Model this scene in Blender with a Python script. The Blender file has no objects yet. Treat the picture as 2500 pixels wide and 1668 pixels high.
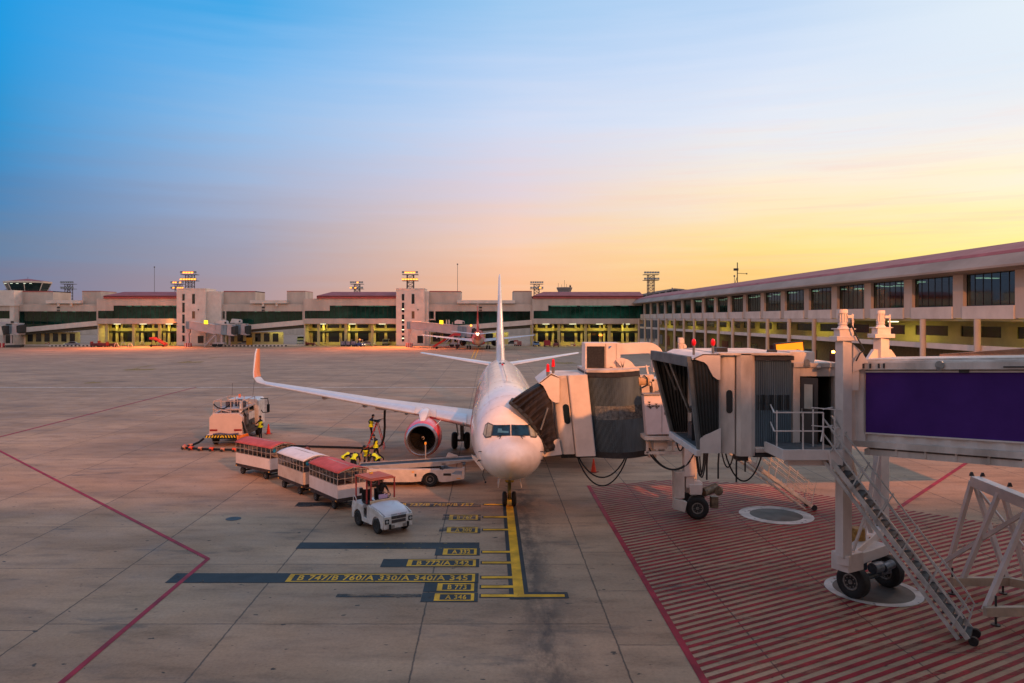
import bpy, bmesh, math, random
from mathutils import Vector, Matrix, Euler
R = math.radians
random.seed(7)
scene = bpy.context.scene
# ---------------- camera (level, shifted lens; 2500x1668 reference pixels) ----------------
F, CX, HY, H = 1850.0, 1195.0, 777.0, 8.8
cam_d = bpy.data.cameras.new("camera"); cam = bpy.data.objects.new("camera", cam_d)
scene.collection.objects.link(cam); scene.camera = cam
cam.location = (0, 0, H); cam.rotation_euler = (R(90), 0, 0)
cam_d.sensor_fit = 'HORIZONTAL'; cam_d.sensor_width = 36.0; cam_d.lens = 36.0*F/2500
cam_d.shift_x = (1250-CX)/2500; cam_d.shift_y = (HY-834)/2500
cam_d.clip_start = 0.1; cam_d.clip_end = 6000
# ---------------- world ----------------
SUN_AZ, SUN_EL = R(52), R(17)
world = bpy.data.worlds.new("World"); scene.world = world; world.use_nodes = True
def build_world():
    nt = world.node_tree; nt.nodes.clear(); N = nt.nodes.new; L = nt.links.new
    def lin(c): return tuple([(v/255/12.92 if v/255 <= .04045 else ((v/255+.055)/1.055)**2.4) for v in c])+(1,)
    tc = N('ShaderNodeTexCoord'); sep = N('ShaderNodeSeparateXYZ'); L(tc.outputs['Generated'], sep.inputs[0])
    def M(op, a, b=None, c=None):
        n = N('ShaderNodeMath'); n.operation = op
        for i, v in enumerate((a, b, c)):
            if v is None: continue
            if isinstance(v, (int, float)): n.inputs[i].default_value = v
            else: L(v, n.inputs[i])
        return n.outputs[0]
    az = M('ARCTAN2', sep.outputs[0], sep.outputs[1])
    el = M('DIVIDE', M('ARCSINE', sep.outputs[2]), math.pi/2)
    # faint stretched cirrus that bends the gradient a little
    mp = N('ShaderNodeMapping'); mp.inputs['Scale'].default_value = (1.3, 1.3, 20); mp.inputs['Rotation'].default_value=(0,R(9),0)
    L(tc.outputs['Generated'], mp.inputs[0])
    nz = N('ShaderNodeTexNoise'); nz.inputs['Scale'].default_value = 3.2; nz.inputs['Detail'].default_value = 7
    L(mp.outputs[0], nz.inputs[0])
    el2 = M('MULTIPLY_ADD', M('SUBTRACT', nz.outputs[0], .5), .045, el)
    rows = [0.0, .027, .061, .111, .161, .208, .253, .5, 1.0]
    cols = {
     'L': [(118,118,146),(112,122,152),(96,128,164),(60,130,186),(18,143,208),(0,148,218),(0,152,226),(110,150,195),(150,165,190)],
     'A': [(176,150,156),(168,150,160),(160,158,178),(162,178,210),(146,188,232),(116,182,237),(66,168,232),(130,170,212),(150,165,190)],
     'B': [(250,182,140),(250,190,150),(248,205,178),(224,210,220),(206,218,243),(184,210,244),(156,200,240),(140,180,218),(150,165,190)],
     'C': [(250,188,112),(252,205,128),(255,225,148),(252,235,212),(228,234,246),(210,225,248),(188,214,245),(160,190,220),(150,165,190)],
     'D': [(255,190,90),(255,226,112),(255,241,146),(255,243,210),(240,238,238),(222,235,248),(226,238,248),(180,205,228),(150,165,190)],
     'E': [(250,205,170),(250,210,178),(246,212,188),(236,212,200),(226,208,206),(214,204,210),(205,200,212),(170,190,214),(150,165,190)],
    }
    ramps = {}
    for k, cl in cols.items():
        r = N('ShaderNodeValToRGB'); cr = r.color_ramp; cr.interpolation = 'EASE' if False else 'LINEAR'
        while len(cr.elements) < len(rows): cr.elements.new(.5)
        sc_ = {'L':.845,'A':.955,'B':1.0,'C':.945,'D':.82,'E':.82}[k]
        rw = [p*sc_ if p < .3 else p for p in rows]
        for e, p, c in zip(cr.elements, rw, cl): e.position = p
        for e, p, c in zip(cr.elements, rows, cl): e.color = lin(c)
        L(el2, r.inputs[0]); ramps[k] = r.outputs[0]
    def mix(f, a, b):
        m = N('ShaderNodeMix'); m.data_type = 'RGBA'; L(f, m.inputs[0]); L(a, m.inputs[6]); L(b, m.inputs[7]); return m.outputs[2]
    def step(a0, a1):
        mr = N('ShaderNodeMapRange'); mr.interpolation_type = 'LINEAR'
        mr.inputs[1].default_value = R(a0); mr.inputs[2].default_value = R(a1); L(az, mr.inputs[0]); return mr.outputs[0]
    c = mix(step(-110, -34), ramps['E'], ramps['L'])
    c = mix(step(-34, -17.8), c, ramps['A']); c = mix(step(-17.8, 1.7), c, ramps['B'])
    c = mix(step(1.7, 19.5), c, ramps['C']); c = mix(step(19.5, 36), c, ramps['D']); c = mix(step(50, 120), c, ramps['E'])
    mp2 = N('ShaderNodeMapping'); mp2.inputs['Scale'].default_value = (1.1, 1.1, 26); mp2.inputs['Rotation'].default_value = (R(2), R(4), 0); L(tc.outputs['Generated'], mp2.inputs[0])
    n2 = N('ShaderNodeTexNoise'); n2.inputs['Scale'].default_value = 4.5; n2.inputs['Detail'].default_value = 8; n2.inputs['Roughness'].default_value = .62; n2.inputs['Distortion'].default_value = .4; L(mp2.outputs[0], n2.inputs[0])
    band = M('MULTIPLY', M('SUBTRACT', 1.0, M('MINIMUM', 1.0, M('MULTIPLY', M('ABSOLUTE', M('SUBTRACT', el, .085)), 9.0))), .22)
    wf = M('MULTIPLY', band, M('MAXIMUM', 0.0, M('MULTIPLY', M('SUBTRACT', n2.outputs[0], .5), 7.0)))
    wf = M('MULTIPLY', wf, step(-14, 22)); wm = N('ShaderNodeMix'); wm.data_type = 'RGBA'; wm.clamp_factor = True; L(wf, wm.inputs[0]); L(c, wm.inputs[6]); wm.inputs[7].default_value = lin((250,196,190)); c = wm.outputs[2]
    bg = N('ShaderNodeBackground'); bg.inputs[1].default_value = 1.0; L(c, bg.inputs[0])
    sk = N('ShaderNodeTexSky'); sk.sky_type = 'NISHITA'; sk.sun_disc = False
    sk.sun_elevation = R(3); sk.sun_rotation = SUN_AZ; sk.air_density = 1.5; sk.dust_density = 2
    bg2 = N('ShaderNodeBackground'); bg2.inputs[1].default_value = .008; L(sk.outputs[0], bg2.inputs[0])
    ad = N('ShaderNodeAddShader'); L(bg.outputs[0], ad.inputs[0]); L(bg2.outputs[0], ad.inputs[1])
    out = N('ShaderNodeOutputWorld'); L(ad.outputs[0], out.inputs[0])
build_world()
sun_d = bpy.data.lights.new("sun", 'SUN'); sun_d.energy = 1.0; sun_d.angle = R(10); sun_d.color = (1.0, .46, .22)
sun = bpy.data.objects.new("sun", sun_d); scene.collection.objects.link(sun)
_d = Vector((math.sin(SUN_AZ)*math.cos(SUN_EL), math.cos(SUN_AZ)*math.cos(SUN_EL), math.sin(SUN_EL)))
sun.rotation_euler = _d.to_track_quat('Z', 'Y').to_euler()
vs = scene.view_settings; vs.view_transform = 'Standard'; vs.look = 'None'; vs.exposure = 0.0; vs.gamma = 1.0
scene.cycles.max_bounces = 6; scene.cycles.use_denoising = True

# ---------------- helpers ----------------
def P(px, py, Y): return Vector(((px-CX)*Y/F, Y, H-(py-HY)*Y/F))
def G(px, py, z=0.0): return P(px, py, F*(H-z)/(py-HY))
col = scene.collection
def tag(o, label=None, cat=None, group=None, kind=None):
    if label: o['label'] = label
    if cat: o['category'] = cat
    if group: o['group'] = group
    if kind: o['kind'] = kind
    return o
def empty(name, loc=(0,0,0), rz=0.0, label=None, cat=None, group=None):
    o = bpy.data.objects.new(name, None); col.objects.link(o); o.empty_display_size = .3
    o.location = loc; o.rotation_euler = (0, 0, rz)
    o['_w'] = 0
    del o['_w']
    MAT[o.name] = Matrix.Translation(Vector(loc)) @ Matrix.Rotation(rz, 4, 'Z')
    return tag(o, label, cat, group)
MAT = {}
class MB:
    def __init__(s): s.v = []; s.f = []; s.m = []; s.mi = 0; s.T = None
    def add(s, vs, fs):
        o = len(s.v)
        if s.T is not None: vs = [s.T @ Vector(v) for v in vs]
        s.v += [tuple(v) for v in vs]; s.f += [tuple(i+o for i in f) for f in fs]; s.m += [s.mi]*len(fs); return s
    def box(s, x0, x1, y0, y1, z0, z1):
        vs = [(x, y, z) for z in (z0, z1) for y in (y0, y1) for x in (x0, x1)]
        return s.add(vs, [(0,2,3,1),(4,5,7,6),(0,1,5,4),(2,6,7,3),(0,4,6,2),(1,3,7,5)])
    def cbox(s, c, sz, rz=0.0, rx=0.0, ry=0.0):
        m = Matrix.Translation(Vector(c)) @ Euler((rx, ry, rz)).to_matrix().to_4x4()
        vs = [m @ Vector((x*sz[0]/2, y*sz[1]/2, z*sz[2]/2)) for z in (-1,1) for y in (-1,1) for x in (-1,1)]
        return s.add(vs, [(0,2,3,1),(4,5,7,6),(0,1,5,4),(2,6,7,3),(0,4,6,2),(1,3,7,5)])
    def bar(s, p, q, w, h=None, up=(0,0,1)):
        h = h or w; p = Vector(p); q = Vector(q); d = (q-p).normalized(); u = Vector(up)
        if abs(d.dot(u)) > .98: u = Vector((0,1,0))
        a = d.cross(u).normalized(); b = a.cross(d).normalized()
        vs = [e + a*(w/2*i) + b*(h/2*j) for e in (p, q) for j in (-1,1) for i in (-1,1)]
        return s.add(vs, [(0,1,3,2),(4,6,7,5),(0,4,5,1),(2,3,7,6),(0,2,6,4),(1,5,7,3)])
    def cyl(s, p, q, r, r2=None, n=16, caps=True):
        r2 = r if r2 is None else r2; p = Vector(p); q = Vector(q); d = (q-p).normalized()
        u = Vector((0,0,1)) if abs(d.z) < .95 else Vector((1,0,0))
        a = d.cross(u).normalized(); b = a.cross(d).normalized()
        vs = [c + (a*math.cos(2*math.pi*i/n)+b*math.sin(2*math.pi*i/n))*rr for c, rr in ((p,r),(q,r2)) for i in range(n)]
        fs = [(i, (i+1)%n, n+(i+1)%n, n+i) for i in range(n)]
        if caps: fs += [tuple(range(n))[::-1], tuple(range(n, 2*n))]
        return s.add(vs, fs)
    def tube(s, pts, r, n=8, caps=True):
        pts = [Vector(p) for p in pts]; k = len(pts); vs = []; a = None
        for i, p in enumerate(pts):
            d = (pts[min(i+1,k-1)]-pts[max(i-1,0)]).normalized()
            if a is None:
                u = Vector((0,0,1)) if abs(d.z) < .9 else Vector((1,0,0)); a = d.cross(u).normalized()
            else: a = (a - d*a.dot(d)).normalized()
            b = a.cross(d); rr = r[i] if isinstance(r, (list, tuple)) else r
            vs += [p+(a*math.cos(2*math.pi*j/n)+b*math.sin(2*math.pi*j/n))*rr for j in range(n)]
        fs = [(i*n+j, i*n+(j+1)%n, (i+1)*n+(j+1)%n, (i+1)*n+j) for i in range(k-1) for j in range(n)]
        if caps: fs += [tuple(range(n))[::-1], tuple(range((k-1)*n, k*n))]
        return s.add(vs, fs)
    def lathe(s, prof, c, axis='y', n=40, caps=False):
        c = Vector(c); vs = []
        for t, r in prof:
            for i in range(n):
                a = 2*math.pi*i/n; x, z = r*math.cos(a), r*math.sin(a)
                vs.append(c + (Vector((x, t, z)) if axis == 'y' else Vector((t, x, z)) if axis == 'x' else Vector((x, z, t))))
        k = len(prof); fs = [(i*n+j, i*n+(j+1)%n, (i+1)*n+(j+1)%n, (i+1)*n+j) for i in range(k-1) for j in range(n)]
        if caps: fs += [tuple(range(n))[::-1], tuple(range((k-1)*n, k*n))]
        return s.add(vs, fs)
    def loft(s, rings, caps=True, closed=True):
        n = len(rings[0]); vs = [p for r in rings for p in r]; k = len(rings); fs = []
        for i in range(k-1):
            for j in range(n if closed else n-1): fs.append((i*n+j, i*n+(j+1)%n, (i+1)*n+(j+1)%n, (i+1)*n+j))
        if caps: fs += [tuple(range(n))[::-1], tuple(range((k-1)*n, k*n))]
        return s.add(vs, fs)
    def prism(s, poly, d):
        n = len(poly); d = Vector(d); vs = [Vector(p) for p in poly]; vs += [v+d for v in vs]
        return s.add(vs, [tuple(range(n))[::-1], tuple(range(n, 2*n))]+[(i, (i+1)%n, n+(i+1)%n, n+i) for i in range(n)])
    def poly(s, pts): return s.add(pts, [tuple(range(len(pts)))])
    def sphere(s, c, r, n=12, sx=1, sy=1, sz=1):
        c = Vector(c); vs = []; m = n//2
        for i in range(m+1):
            a = math.pi*i/m
            for j in range(n):
                b = 2*math.pi*j/n; vs.append(c+Vector((math.sin(a)*math.cos(b)*r*sx, math.sin(a)*math.sin(b)*r*sy, math.cos(a)*r*sz)))
        return s.add(vs, [(i*n+j, (i+1)*n+j, (i+1)*n+(j+1)%n, i*n+(j+1)%n) for i in range(m) for j in range(n)])
    def build(s, name, mats, parent=None, local=False, smooth=False, bevel=0, label=None, cat=None, group=None, kind=None, solid=0):
        me = bpy.data.meshes.new(name); vs = s.v; org = None
        root = parent
        while root is not None and root.parent is not None: root = root.parent
        if root is not None and not local:
            inv = MAT[root.name].inverted(); vs = [tuple(inv @ Vector(v)) for v in vs]
        if parent is None and vs and not local:
            xs, ys, zs = zip(*vs); org = ((min(xs)+max(xs))/2, (min(ys)+max(ys))/2, min(zs))
            vs = [(x-org[0], y-org[1], z-org[2]) for x, y, z in vs]
        me.from_pydata(vs, [], s.f)
        mats = mats if isinstance(mats, (list, tuple)) else [mats]
        for m in mats: me.materials.append(m)
        me.polygons.foreach_set('material_index', s.m)
        bm = bmesh.new(); bm.from_mesh(me)
        if not solid: bmesh.ops.remove_doubles(bm, verts=bm.verts, dist=1e-5)
        bmesh.ops.recalc_face_normals(bm, faces=bm.faces)
        bm.to_mesh(me); bm.free()
        if smooth:
            me.polygons.foreach_set('use_smooth', [True]*len(me.polygons))
            try: me.set_sharp_from_angle(angle=R(38))
            except Exception: pass
        o = bpy.data.objects.new(name, me); col.objects.link(o)
        if org: o.location = org
        if parent is not None: o.parent = parent
        if bevel:
            b = o.modifiers.new('bevel', 'BEVEL'); b.width = bevel; b.segments = 2; b.limit_method = 'ANGLE'; b.angle_limit = R(40)
        if solid:
            b = o.modifiers.new('solid', 'SOLIDIFY'); b.thickness = solid
        return tag(o, label, cat, group, kind)
def copy_tree(o, parent=None):
    c = o.copy(); col.objects.link(c); c.parent = parent
    if o.name in MAT: MAT[c.name] = MAT[o.name]
    for ch in [x for x in o.children]: copy_tree(ch, c)
    return c
def place(o, loc, rz=0.0, label=None, s=None):
    o.location = loc; o.rotation_euler = (0, 0, rz)
    if s: o.scale = (s, s, s)
    MAT[o.name] = Matrix.Translation(Vector(loc)) @ Matrix.Rotation(rz, 4, 'Z')
    if label: o['label'] = label
    return o
# ---------------- materials ----------------
_mc = {}
def mat(name, c, rough=.55, metal=0.0, var=.12, scale=2.0, bump=.0, emit=None, es=0, dirt=None, coat=0, stretch=None, spec=None):
    if name in _mc: return _mc[name]
    m = bpy.data.materials.new(name); m.use_nodes = True; nt = m.node_tree; b = nt.nodes['Principled BSDF']; N = nt.nodes.new; L = nt.links.new
    c = tuple(c)+(1,) if len(c) == 3 else c
    b.inputs['Roughness'].default_value = rough; b.inputs['Metallic'].default_value = metal
    if spec is not None: b.inputs['Specular IOR Level'].default_value = spec
    if coat: b.inputs['Coat Weight'].default_value = coat; b.inputs['Coat Roughness'].default_value = .08
    if emit: b.inputs['Emission Color'].default_value = tuple(emit)+(1,); b.inputs['Emission Strength'].default_value = es
    if var:
        g = N('ShaderNodeNewGeometry'); mp = N('ShaderNodeMapping'); L(g.outputs['Position'], mp.inputs[0])
        if stretch: mp.inputs['Scale'].default_value = stretch
        n = N('ShaderNodeTexNoise'); n.inputs['Scale'].default_value = scale; n.inputs['Detail'].default_value = 6; n.inputs['Roughness'].default_value = .62
        L(mp.outputs[0], n.inputs[0])
        r = N('ShaderNodeValToRGB'); r.color_ramp.elements[0].position = .33; r.color_ramp.elements[1].position = .68
        d = dirt or tuple(v*(1-var*2.2) for v in c[:3])
        r.color_ramp.elements[0].color = tuple(d)+(1,); r.color_ramp.elements[1].color = tuple(min(1, v*(1+var*.35)) for v in c[:3])+(1,)
        L(n.outputs[0], r.inputs[0]); L(r.outputs[0], b.inputs['Base Color'])
        mr = N('ShaderNodeMapRange'); mr.inputs[3].default_value = min(1, rough*1.25); mr.inputs[4].default_value = rough*.85
        L(n.outputs[0], mr.inputs[0]); L(mr.outputs[0], b.inputs['Roughness'])
        if bump:
            bp = N('ShaderNodeBump'); bp.inputs['Strength'].default_value = bump; bp.inputs['Distance'].default_value = .02
            L(n.outputs[0], bp.inputs['Height']); L(bp.outputs[0], b.inputs['Normal'])
    else: b.inputs['Base Color'].default_value = c
    _mc[name] = m; return m
# shared
WALL = mat('wall_paint', (.56,.475,.415), .8, var=.10, scale=.35, stretch=(1,1,.3))
WALL_L = mat('wall_paint_light', (.70,.62,.56), .8, var=.08, scale=.5)
WALL_Y = mat('wall_cream', (.52,.46,.22), .8, var=.08, scale=.5)
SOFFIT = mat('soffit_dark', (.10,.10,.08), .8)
ROOF = mat('roof_red', (.40,.085,.08), .6, var=.12, scale=.4)
def pane(name, tint, refl=.16, rough=.04, kk=.45):
    m = bpy.data.materials.new(name); m.use_nodes = True; nt = m.node_tree; nt.nodes.clear(); N = nt.nodes.new; L = nt.links.new
    t = N('ShaderNodeBsdfTransparent'); t.inputs[0].default_value = tuple(tint)+(1,)
    g = N('ShaderNodeBsdfGlossy'); g.inputs['Roughness'].default_value = rough; g.inputs[0].default_value = (.8,.95,.95,1)
    fr = N('ShaderNodeFresnel'); fr.inputs[0].default_value = 1.5
    a = N('ShaderNodeMath'); a.operation = 'ADD'; a.use_clamp = True; a.inputs[1].default_value = refl-.04; L(fr.outputs[0], a.inputs[0])
    mx = N('ShaderNodeMixShader'); a2 = N('ShaderNodeMath'); a2.operation = 'MULTIPLY'; a2.inputs[1].default_value = kk; L(a.outputs[0], a2.inputs[0]); L(a2.outputs[0], mx.inputs[0]); L(t.outputs[0], mx.inputs[1]); L(g.outputs[0], mx.inputs[2])
    o = N('ShaderNodeOutputMaterial'); L(mx.outputs[0], o.inputs[0]); return m
GLASS = pane('glass_green', (.16,.42,.38), .06, kk=.35)
GLASS_W = pane('glass_wing', (.24,.36,.31), .06, kk=.16)
ROOM = mat('room_interior', (.22,.32,.29), .9, var=.35, scale=.25)
GLASSB = mat('glass_dark', (.006,.012,.016), .12, var=0)
BLACK = mat('black_rubber', (.012,.012,.013), .7, var=.2, scale=8)
DARK = mat('dark_metal', (.035,.035,.038), .5, var=.2, scale=5)
STEEL = mat('galvanised_steel', (.30,.31,.31), .42, .55, var=.18, scale=6)
BPNT = mat('bridge_paint', (.66,.60,.56), .5, var=.12, scale=1.1, dirt=(.36,.32,.29), stretch=(1,1,.35), bump=.05)
BPNT2 = mat('bridge_paint_clean', (.66,.60,.575), .45, var=.08, scale=1.4)
WHITEV = mat('vehicle_white', (.74,.72,.72), .35, var=.07, scale=3, coat=.3, dirt=(.5,.46,.42))
ALU = mat('bare_aluminium', (.62,.64,.68), .22, .9, var=.06, scale=4)
ORANGE = mat('orange_plastic', (.85,.09,.02), .5, var=.1, scale=10)
REDV = mat('vehicle_red', (.42,.025,.03), .4, var=.12, scale=4)
LAMP_O = mat('sodium_lamp', (1,.5,.1), .4, var=0, emit=(1,.24,.03), es=3.4)
LAMP_W = mat('tube_lamp', (1,1,.8), .4, var=0, emit=(1,1,.62), es=2.2)
CEIL = mat('ceiling_tube', (.9,1,.8), .4, var=0, emit=(.85,1,.75), es=.9)
# ---------------- ground ----------------
def concrete():
    m = bpy.data.materials.new('apron_concrete'); m.use_nodes = True; nt = m.node_tree; b = nt.nodes['Principled BSDF']; N = nt.nodes.new; L = nt.links.new
    g = N('ShaderNodeNewGeometry'); sep = N('ShaderNodeSeparateXYZ'); L(g.outputs['Position'], sep.inputs[0]); X, Y = sep.outputs[0], sep.outputs[1]
    def M(op, a, b_=None, c=None):
        n = N('ShaderNodeMath'); n.operation = op
        for i, v in enumerate((a, b_, c)):
            if v is None: continue
            if isinstance(v, (int, float)): n.inputs[i].default_value = v
            else: L(v, n.inputs[i])
        return n.outputs[0]
    def noise(sc, det=6, ro=.6, st=(1,1,1), rot=0):
        mp = N('ShaderNodeMapping'); mp.inputs['Scale'].default_value = st; mp.inputs['Rotation'].default_value = (0,0,rot); L(g.outputs['Position'], mp.inputs[0])
        n = N('ShaderNodeTexNoise'); n.inputs['Scale'].default_value = sc; n.inputs['Detail'].default_value = det; n.inputs['Roughness'].default_value = ro; L(mp.outputs[0], n.inputs[0]); return n.outputs[0]
    def ramp(v, stops):
        r = N('ShaderNodeValToRGB'); e = r.color_ramp.elements
        while len(e) < len(stops): e.new(.5)
        for el, (p, c) in zip(e, stops): el.position = p
        for el, (p, c) in zip(e, stops): el.color = (c,c,c,1) if isinstance(c, (int,float)) else tuple(c)+(1,)
        L(v, r.inputs[0]); return r.outputs[0]
    def mixc(f, a, b_, mode='MIX'):
        m_ = N('ShaderNodeMix'); m_.data_type = 'RGBA'; m_.blend_type = mode
        for i, v in ((0, f), (6, a), (7, b_)):
            if isinstance(v, tuple): m_.inputs[i].default_value = v+(1,)
            elif isinstance(v, (int, float)): m_.inputs[i].default_value = v
            else: L(v, m_.inputs[i])
        return m_.outputs[2]
    wob = M('MULTIPLY', M('SUBTRACT', noise(2.5, 3), .5), .07)
    left = M('LESS_THAN', X, 3.45)
    sx = M('MULTIPLY_ADD', left, 5.4-3.76, 3.76)          # slab width by side
    cx = M('DIVIDE', M('SUBTRACT', M('ADD', X, wob), 3.45), sx)
    ci = M('FLOOR', cx); fx = M('FRACT', cx)
    dx = M('MULTIPLY', M('MINIMUM', fx, M('SUBTRACT', 1.0, fx)), sx)
    wn = N('ShaderNodeTexWhiteNoise'); wn.noise_dimensions = '1D'; L(ci, wn.inputs['W'])
    off = M('MULTIPLY', M('ROUND', M('MULTIPLY', wn.outputs[0], 2.0)), .45)
    sy = M('MULTIPLY_ADD', left, 5.3-4.05, 4.05)
    cy = M('DIVIDE', M('ADD', M('ADD', Y, wob), M('SUBTRACT', off, .6)), sy)
    ri = M('FLOOR', cy); fy = M('FRACT', cy)
    dy = M('MULTIPLY', M('MINIMUM', fy, M('SUBTRACT', 1.0, fy)), sy)
    jn = noise(1.4, 4)
    jw = M('MULTIPLY_ADD', jn, .05, .012)
    jx = M('SUBTRACT', 1.0, M('SMOOTH_MIN', 1.0, M('DIVIDE', dx, jw), .2))
    jy = M('MULTIPLY', M('SUBTRACT', 1.0, M('SMOOTH_MIN', 1.0, M('DIVIDE', dy, M('MULTIPLY', jw, .85)), .2)), .95)
    joint = M('MINIMUM', 1.0, M('MAXIMUM', jx, jy))
    n_cl = N('ShaderNodeClamp'); L(joint, n_cl.inputs[0]); joint = n_cl.outputs[0]
    vec = N('ShaderNodeCombineXYZ'); L(ci, vec.inputs[0]); L(ri, vec.inputs[1])
    w2 = N('ShaderNodeTexWhiteNoise'); w2.noise_dimensions = '2D'; L(vec.outputs[0], w2.inputs[0])
    slab = M('MULTIPLY_ADD', w2.outputs[0], .16, .92)
    big = ramp(noise(.11, 4, .55, (1,2.2,1)), [(.3, (.285,.180,.115)), (.5, (.385,.245,.158)), (.72, (.475,.304,.196))])
    med = ramp(noise(.75, 6, .65, (.55,1.6,1), R(8)), [(.28, .66), (.5, 1.0), (.75, 1.13)])
    fine = ramp(noise(9, 7, .78, (1,1,1)), [(.25, .70), (.5, 1.0), (.78, 1.22)])
    c = mixc(1.0, big, med, 'MULTIPLY'); c = mixc(1.0, c, fine, 'MULTIPLY')
    sl = N('ShaderNodeCombineColor'); L(slab, sl.inputs[0]); L(slab, sl.inputs[1]); L(slab, sl.inputs[2])
    c = mixc(1.0, c, sl.outputs[0], 'MULTIPLY')
    # dark puddle-like stains and oil drips
    st = ramp(noise(.42, 5, .6, (.5,1.5,1), R(6)), [(.60, 0.0), (.72, .7)])
    c = mixc(st, c, (.075,.07,.066))
    sp = ramp(noise(3.3, 3, .5, (.8,1.3,1)), [(.685, 0.0), (.72, .9)])
    c = mixc(sp, c, (.035,.034,.034))
    # tyre rubber and oil along the nose wheel track
    bx = M('SUBTRACT', 1.0, M('MINIMUM', 1.0, M('MULTIPLY', M('ABSOLUTE', M('SUBTRACT', X, M('MULTIPLY_ADD', noise(.35,3), 1.2, .9))), .75)))
    by = M('MULTIPLY', M('LESS_THAN', Y, 39.0), M('GREATER_THAN', Y, 16.0))
    oil = M('MULTIPLY', M('MULTIPLY', bx, by), ramp(noise(1.1, 6, .7, (1.3,.5,1)), [(.36, 0.0), (.58, 1.0)]))
    c = mixc(M('MULTIPLY', oil, .75), c, (.030,.030,.032))
    bx2 = M('SUBTRACT', 1.0, M('MINIMUM', 1.0, M('MULTIPLY', M('ABSOLUTE', M('SUBTRACT', X, 11.0)), .115)))
    by2 = M('SUBTRACT', 1.0, M('MINIMUM', 1.0, M('MULTIPLY', M('ABSOLUTE', M('SUBTRACT', Y, 34.0)), .22)))
    oil2 = M('MULTIPLY', M('MULTIPLY', bx2, by2), ramp(noise(.9, 6, .7, (.35,1.6,1), R(-12)), [(.38, 0.0), (.6, 1.0)]))
    c = mixc(M('MULTIPLY', oil2, .8), c, (.04,.04,.042))
    c = mixc(M('MULTIPLY', joint, .9), c, (.022,.024,.026))
    L(c, b.inputs['Base Color'])
    L(ramp(noise(.6, 5), [(.3, .62), (.7, .86)]), b.inputs['Roughness'])
    b.inputs['Specular IOR Level'].default_value = .35
    bp = N('ShaderNodeBump'); bp.inputs['Strength'].default_value = .25; bp.inputs['Distance'].default_value = .01
    L(M('SUBTRACT', noise(20, 4), M('MULTIPLY', joint, 1.5)), bp.inputs['Height']); L(bp.outputs[0], b.inputs['Normal'])
    return m
g = MB(); g.box(-900, 900, -60, 1600, -.5, 0); g.build('ground', concrete(), kind='structure')
def worn(name, c, under=(.2,.17,.15), lo=.30, hi=.42, sc=3.0, st=(1,1,1), wornalpha=1.0):
    """paint worn through by traffic: transparent where the noise is low"""
    m = bpy.data.materials.new(name); m.use_nodes = True; nt = m.node_tree; b = nt.nodes['Principled BSDF']; N = nt.nodes.new; L = nt.links.new
    g = N('ShaderNodeNewGeometry'); mp = N('ShaderNodeMapping'); mp.inputs['Scale'].default_value = st; L(g.outputs['Position'], mp.inputs[0])
    n = N('ShaderNodeTexNoise'); n.inputs['Scale'].default_value = sc; n.inputs['Detail'].default_value = 8; n.inputs['Roughness'].default_value = .7; L(mp.outputs[0], n.inputs[0])
    r = N('ShaderNodeValToRGB'); r.color_ramp.elements[0].position = lo; r.color_ramp.elements[1].position = hi
    r.color_ramp.elements[0].color = (1-wornalpha,)*3+(1,); L(n.outputs[0], r.inputs[0]); L(r.outputs[0], b.inputs['Alpha'])
    n2 = N('ShaderNodeTexNoise'); n2.inputs['Scale'].default_value = 1.3; n2.inputs['Detail'].default_value = 6; L(g.outputs['Position'], n2.inputs[0])
    r2 = N('ShaderNodeValToRGB'); r2.color_ramp.elements[0].color = tuple(v*.62 for v in c)+(1,); r2.color_ramp.elements[1].color = tuple(min(1,v*1.15) for v in c)+(1,)
    r2.color_ramp.elements[0].position = .35; r2.color_ramp.elements[1].position = .65
    L(n2.outputs[0], r2.inputs[0]); L(r2.outputs[0], b.inputs['Base Color']); b.inputs['Roughness'].default_value = .7; return m
RED_L = worn('red_line_paint', (.34,.008,.03), lo=.22, hi=.34)
RED_H = worn('red_hatch_paint', (.28,.004,.015), lo=.36, hi=.52, sc=1.0, st=(.5,1.5,1), wornalpha=.7)
YEL = worn('yellow_paint', (.80,.40,.006), lo=.30, hi=.38, sc=5, wornalpha=.85)
YELF = worn('yellow_paint_faded', (.42,.26,.05), lo=.38, hi=.56, sc=6)
YELM = worn('yellow_paint_mid', (.70,.37,.03), lo=.30, hi=.42, sc=6)
YELF2 = worn('yellow_paint_traces', (.40,.25,.05), lo=.5, hi=.6, sc=5)
BLK = worn('black_paint', (.022,.027,.032), lo=.26, hi=.40, sc=2.0, wornalpha=.9)
BLKF = worn('black_paint_faded', (.03,.034,.038), lo=.44, hi=.60, sc=1.6, st=(.5,1.5,1))
WHT = worn('white_paint', (.62,.58,.55), lo=.32, hi=.42, sc=3)
def strip(mb, p, q, w, z):
    p = Vector((p[0],p[1],z)); q = Vector((q[0],q[1],z)); d = (q-p).normalized(); a = Vector((-d.y, d.x, 0))*w/2
    mb.poly([p-a, q-a, q+a, p+a]); return mb
def sheet(mb, x0, x1, y0, y1, z): mb.poly([(x0,y0,z),(x1,y0,z),(x1,y1,z),(x0,y1,z)]); return mb
def paint(mb, name, m): 
    o = mb.build(name, m, kind='structure'); o.visible_shadow = True; return o
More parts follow.
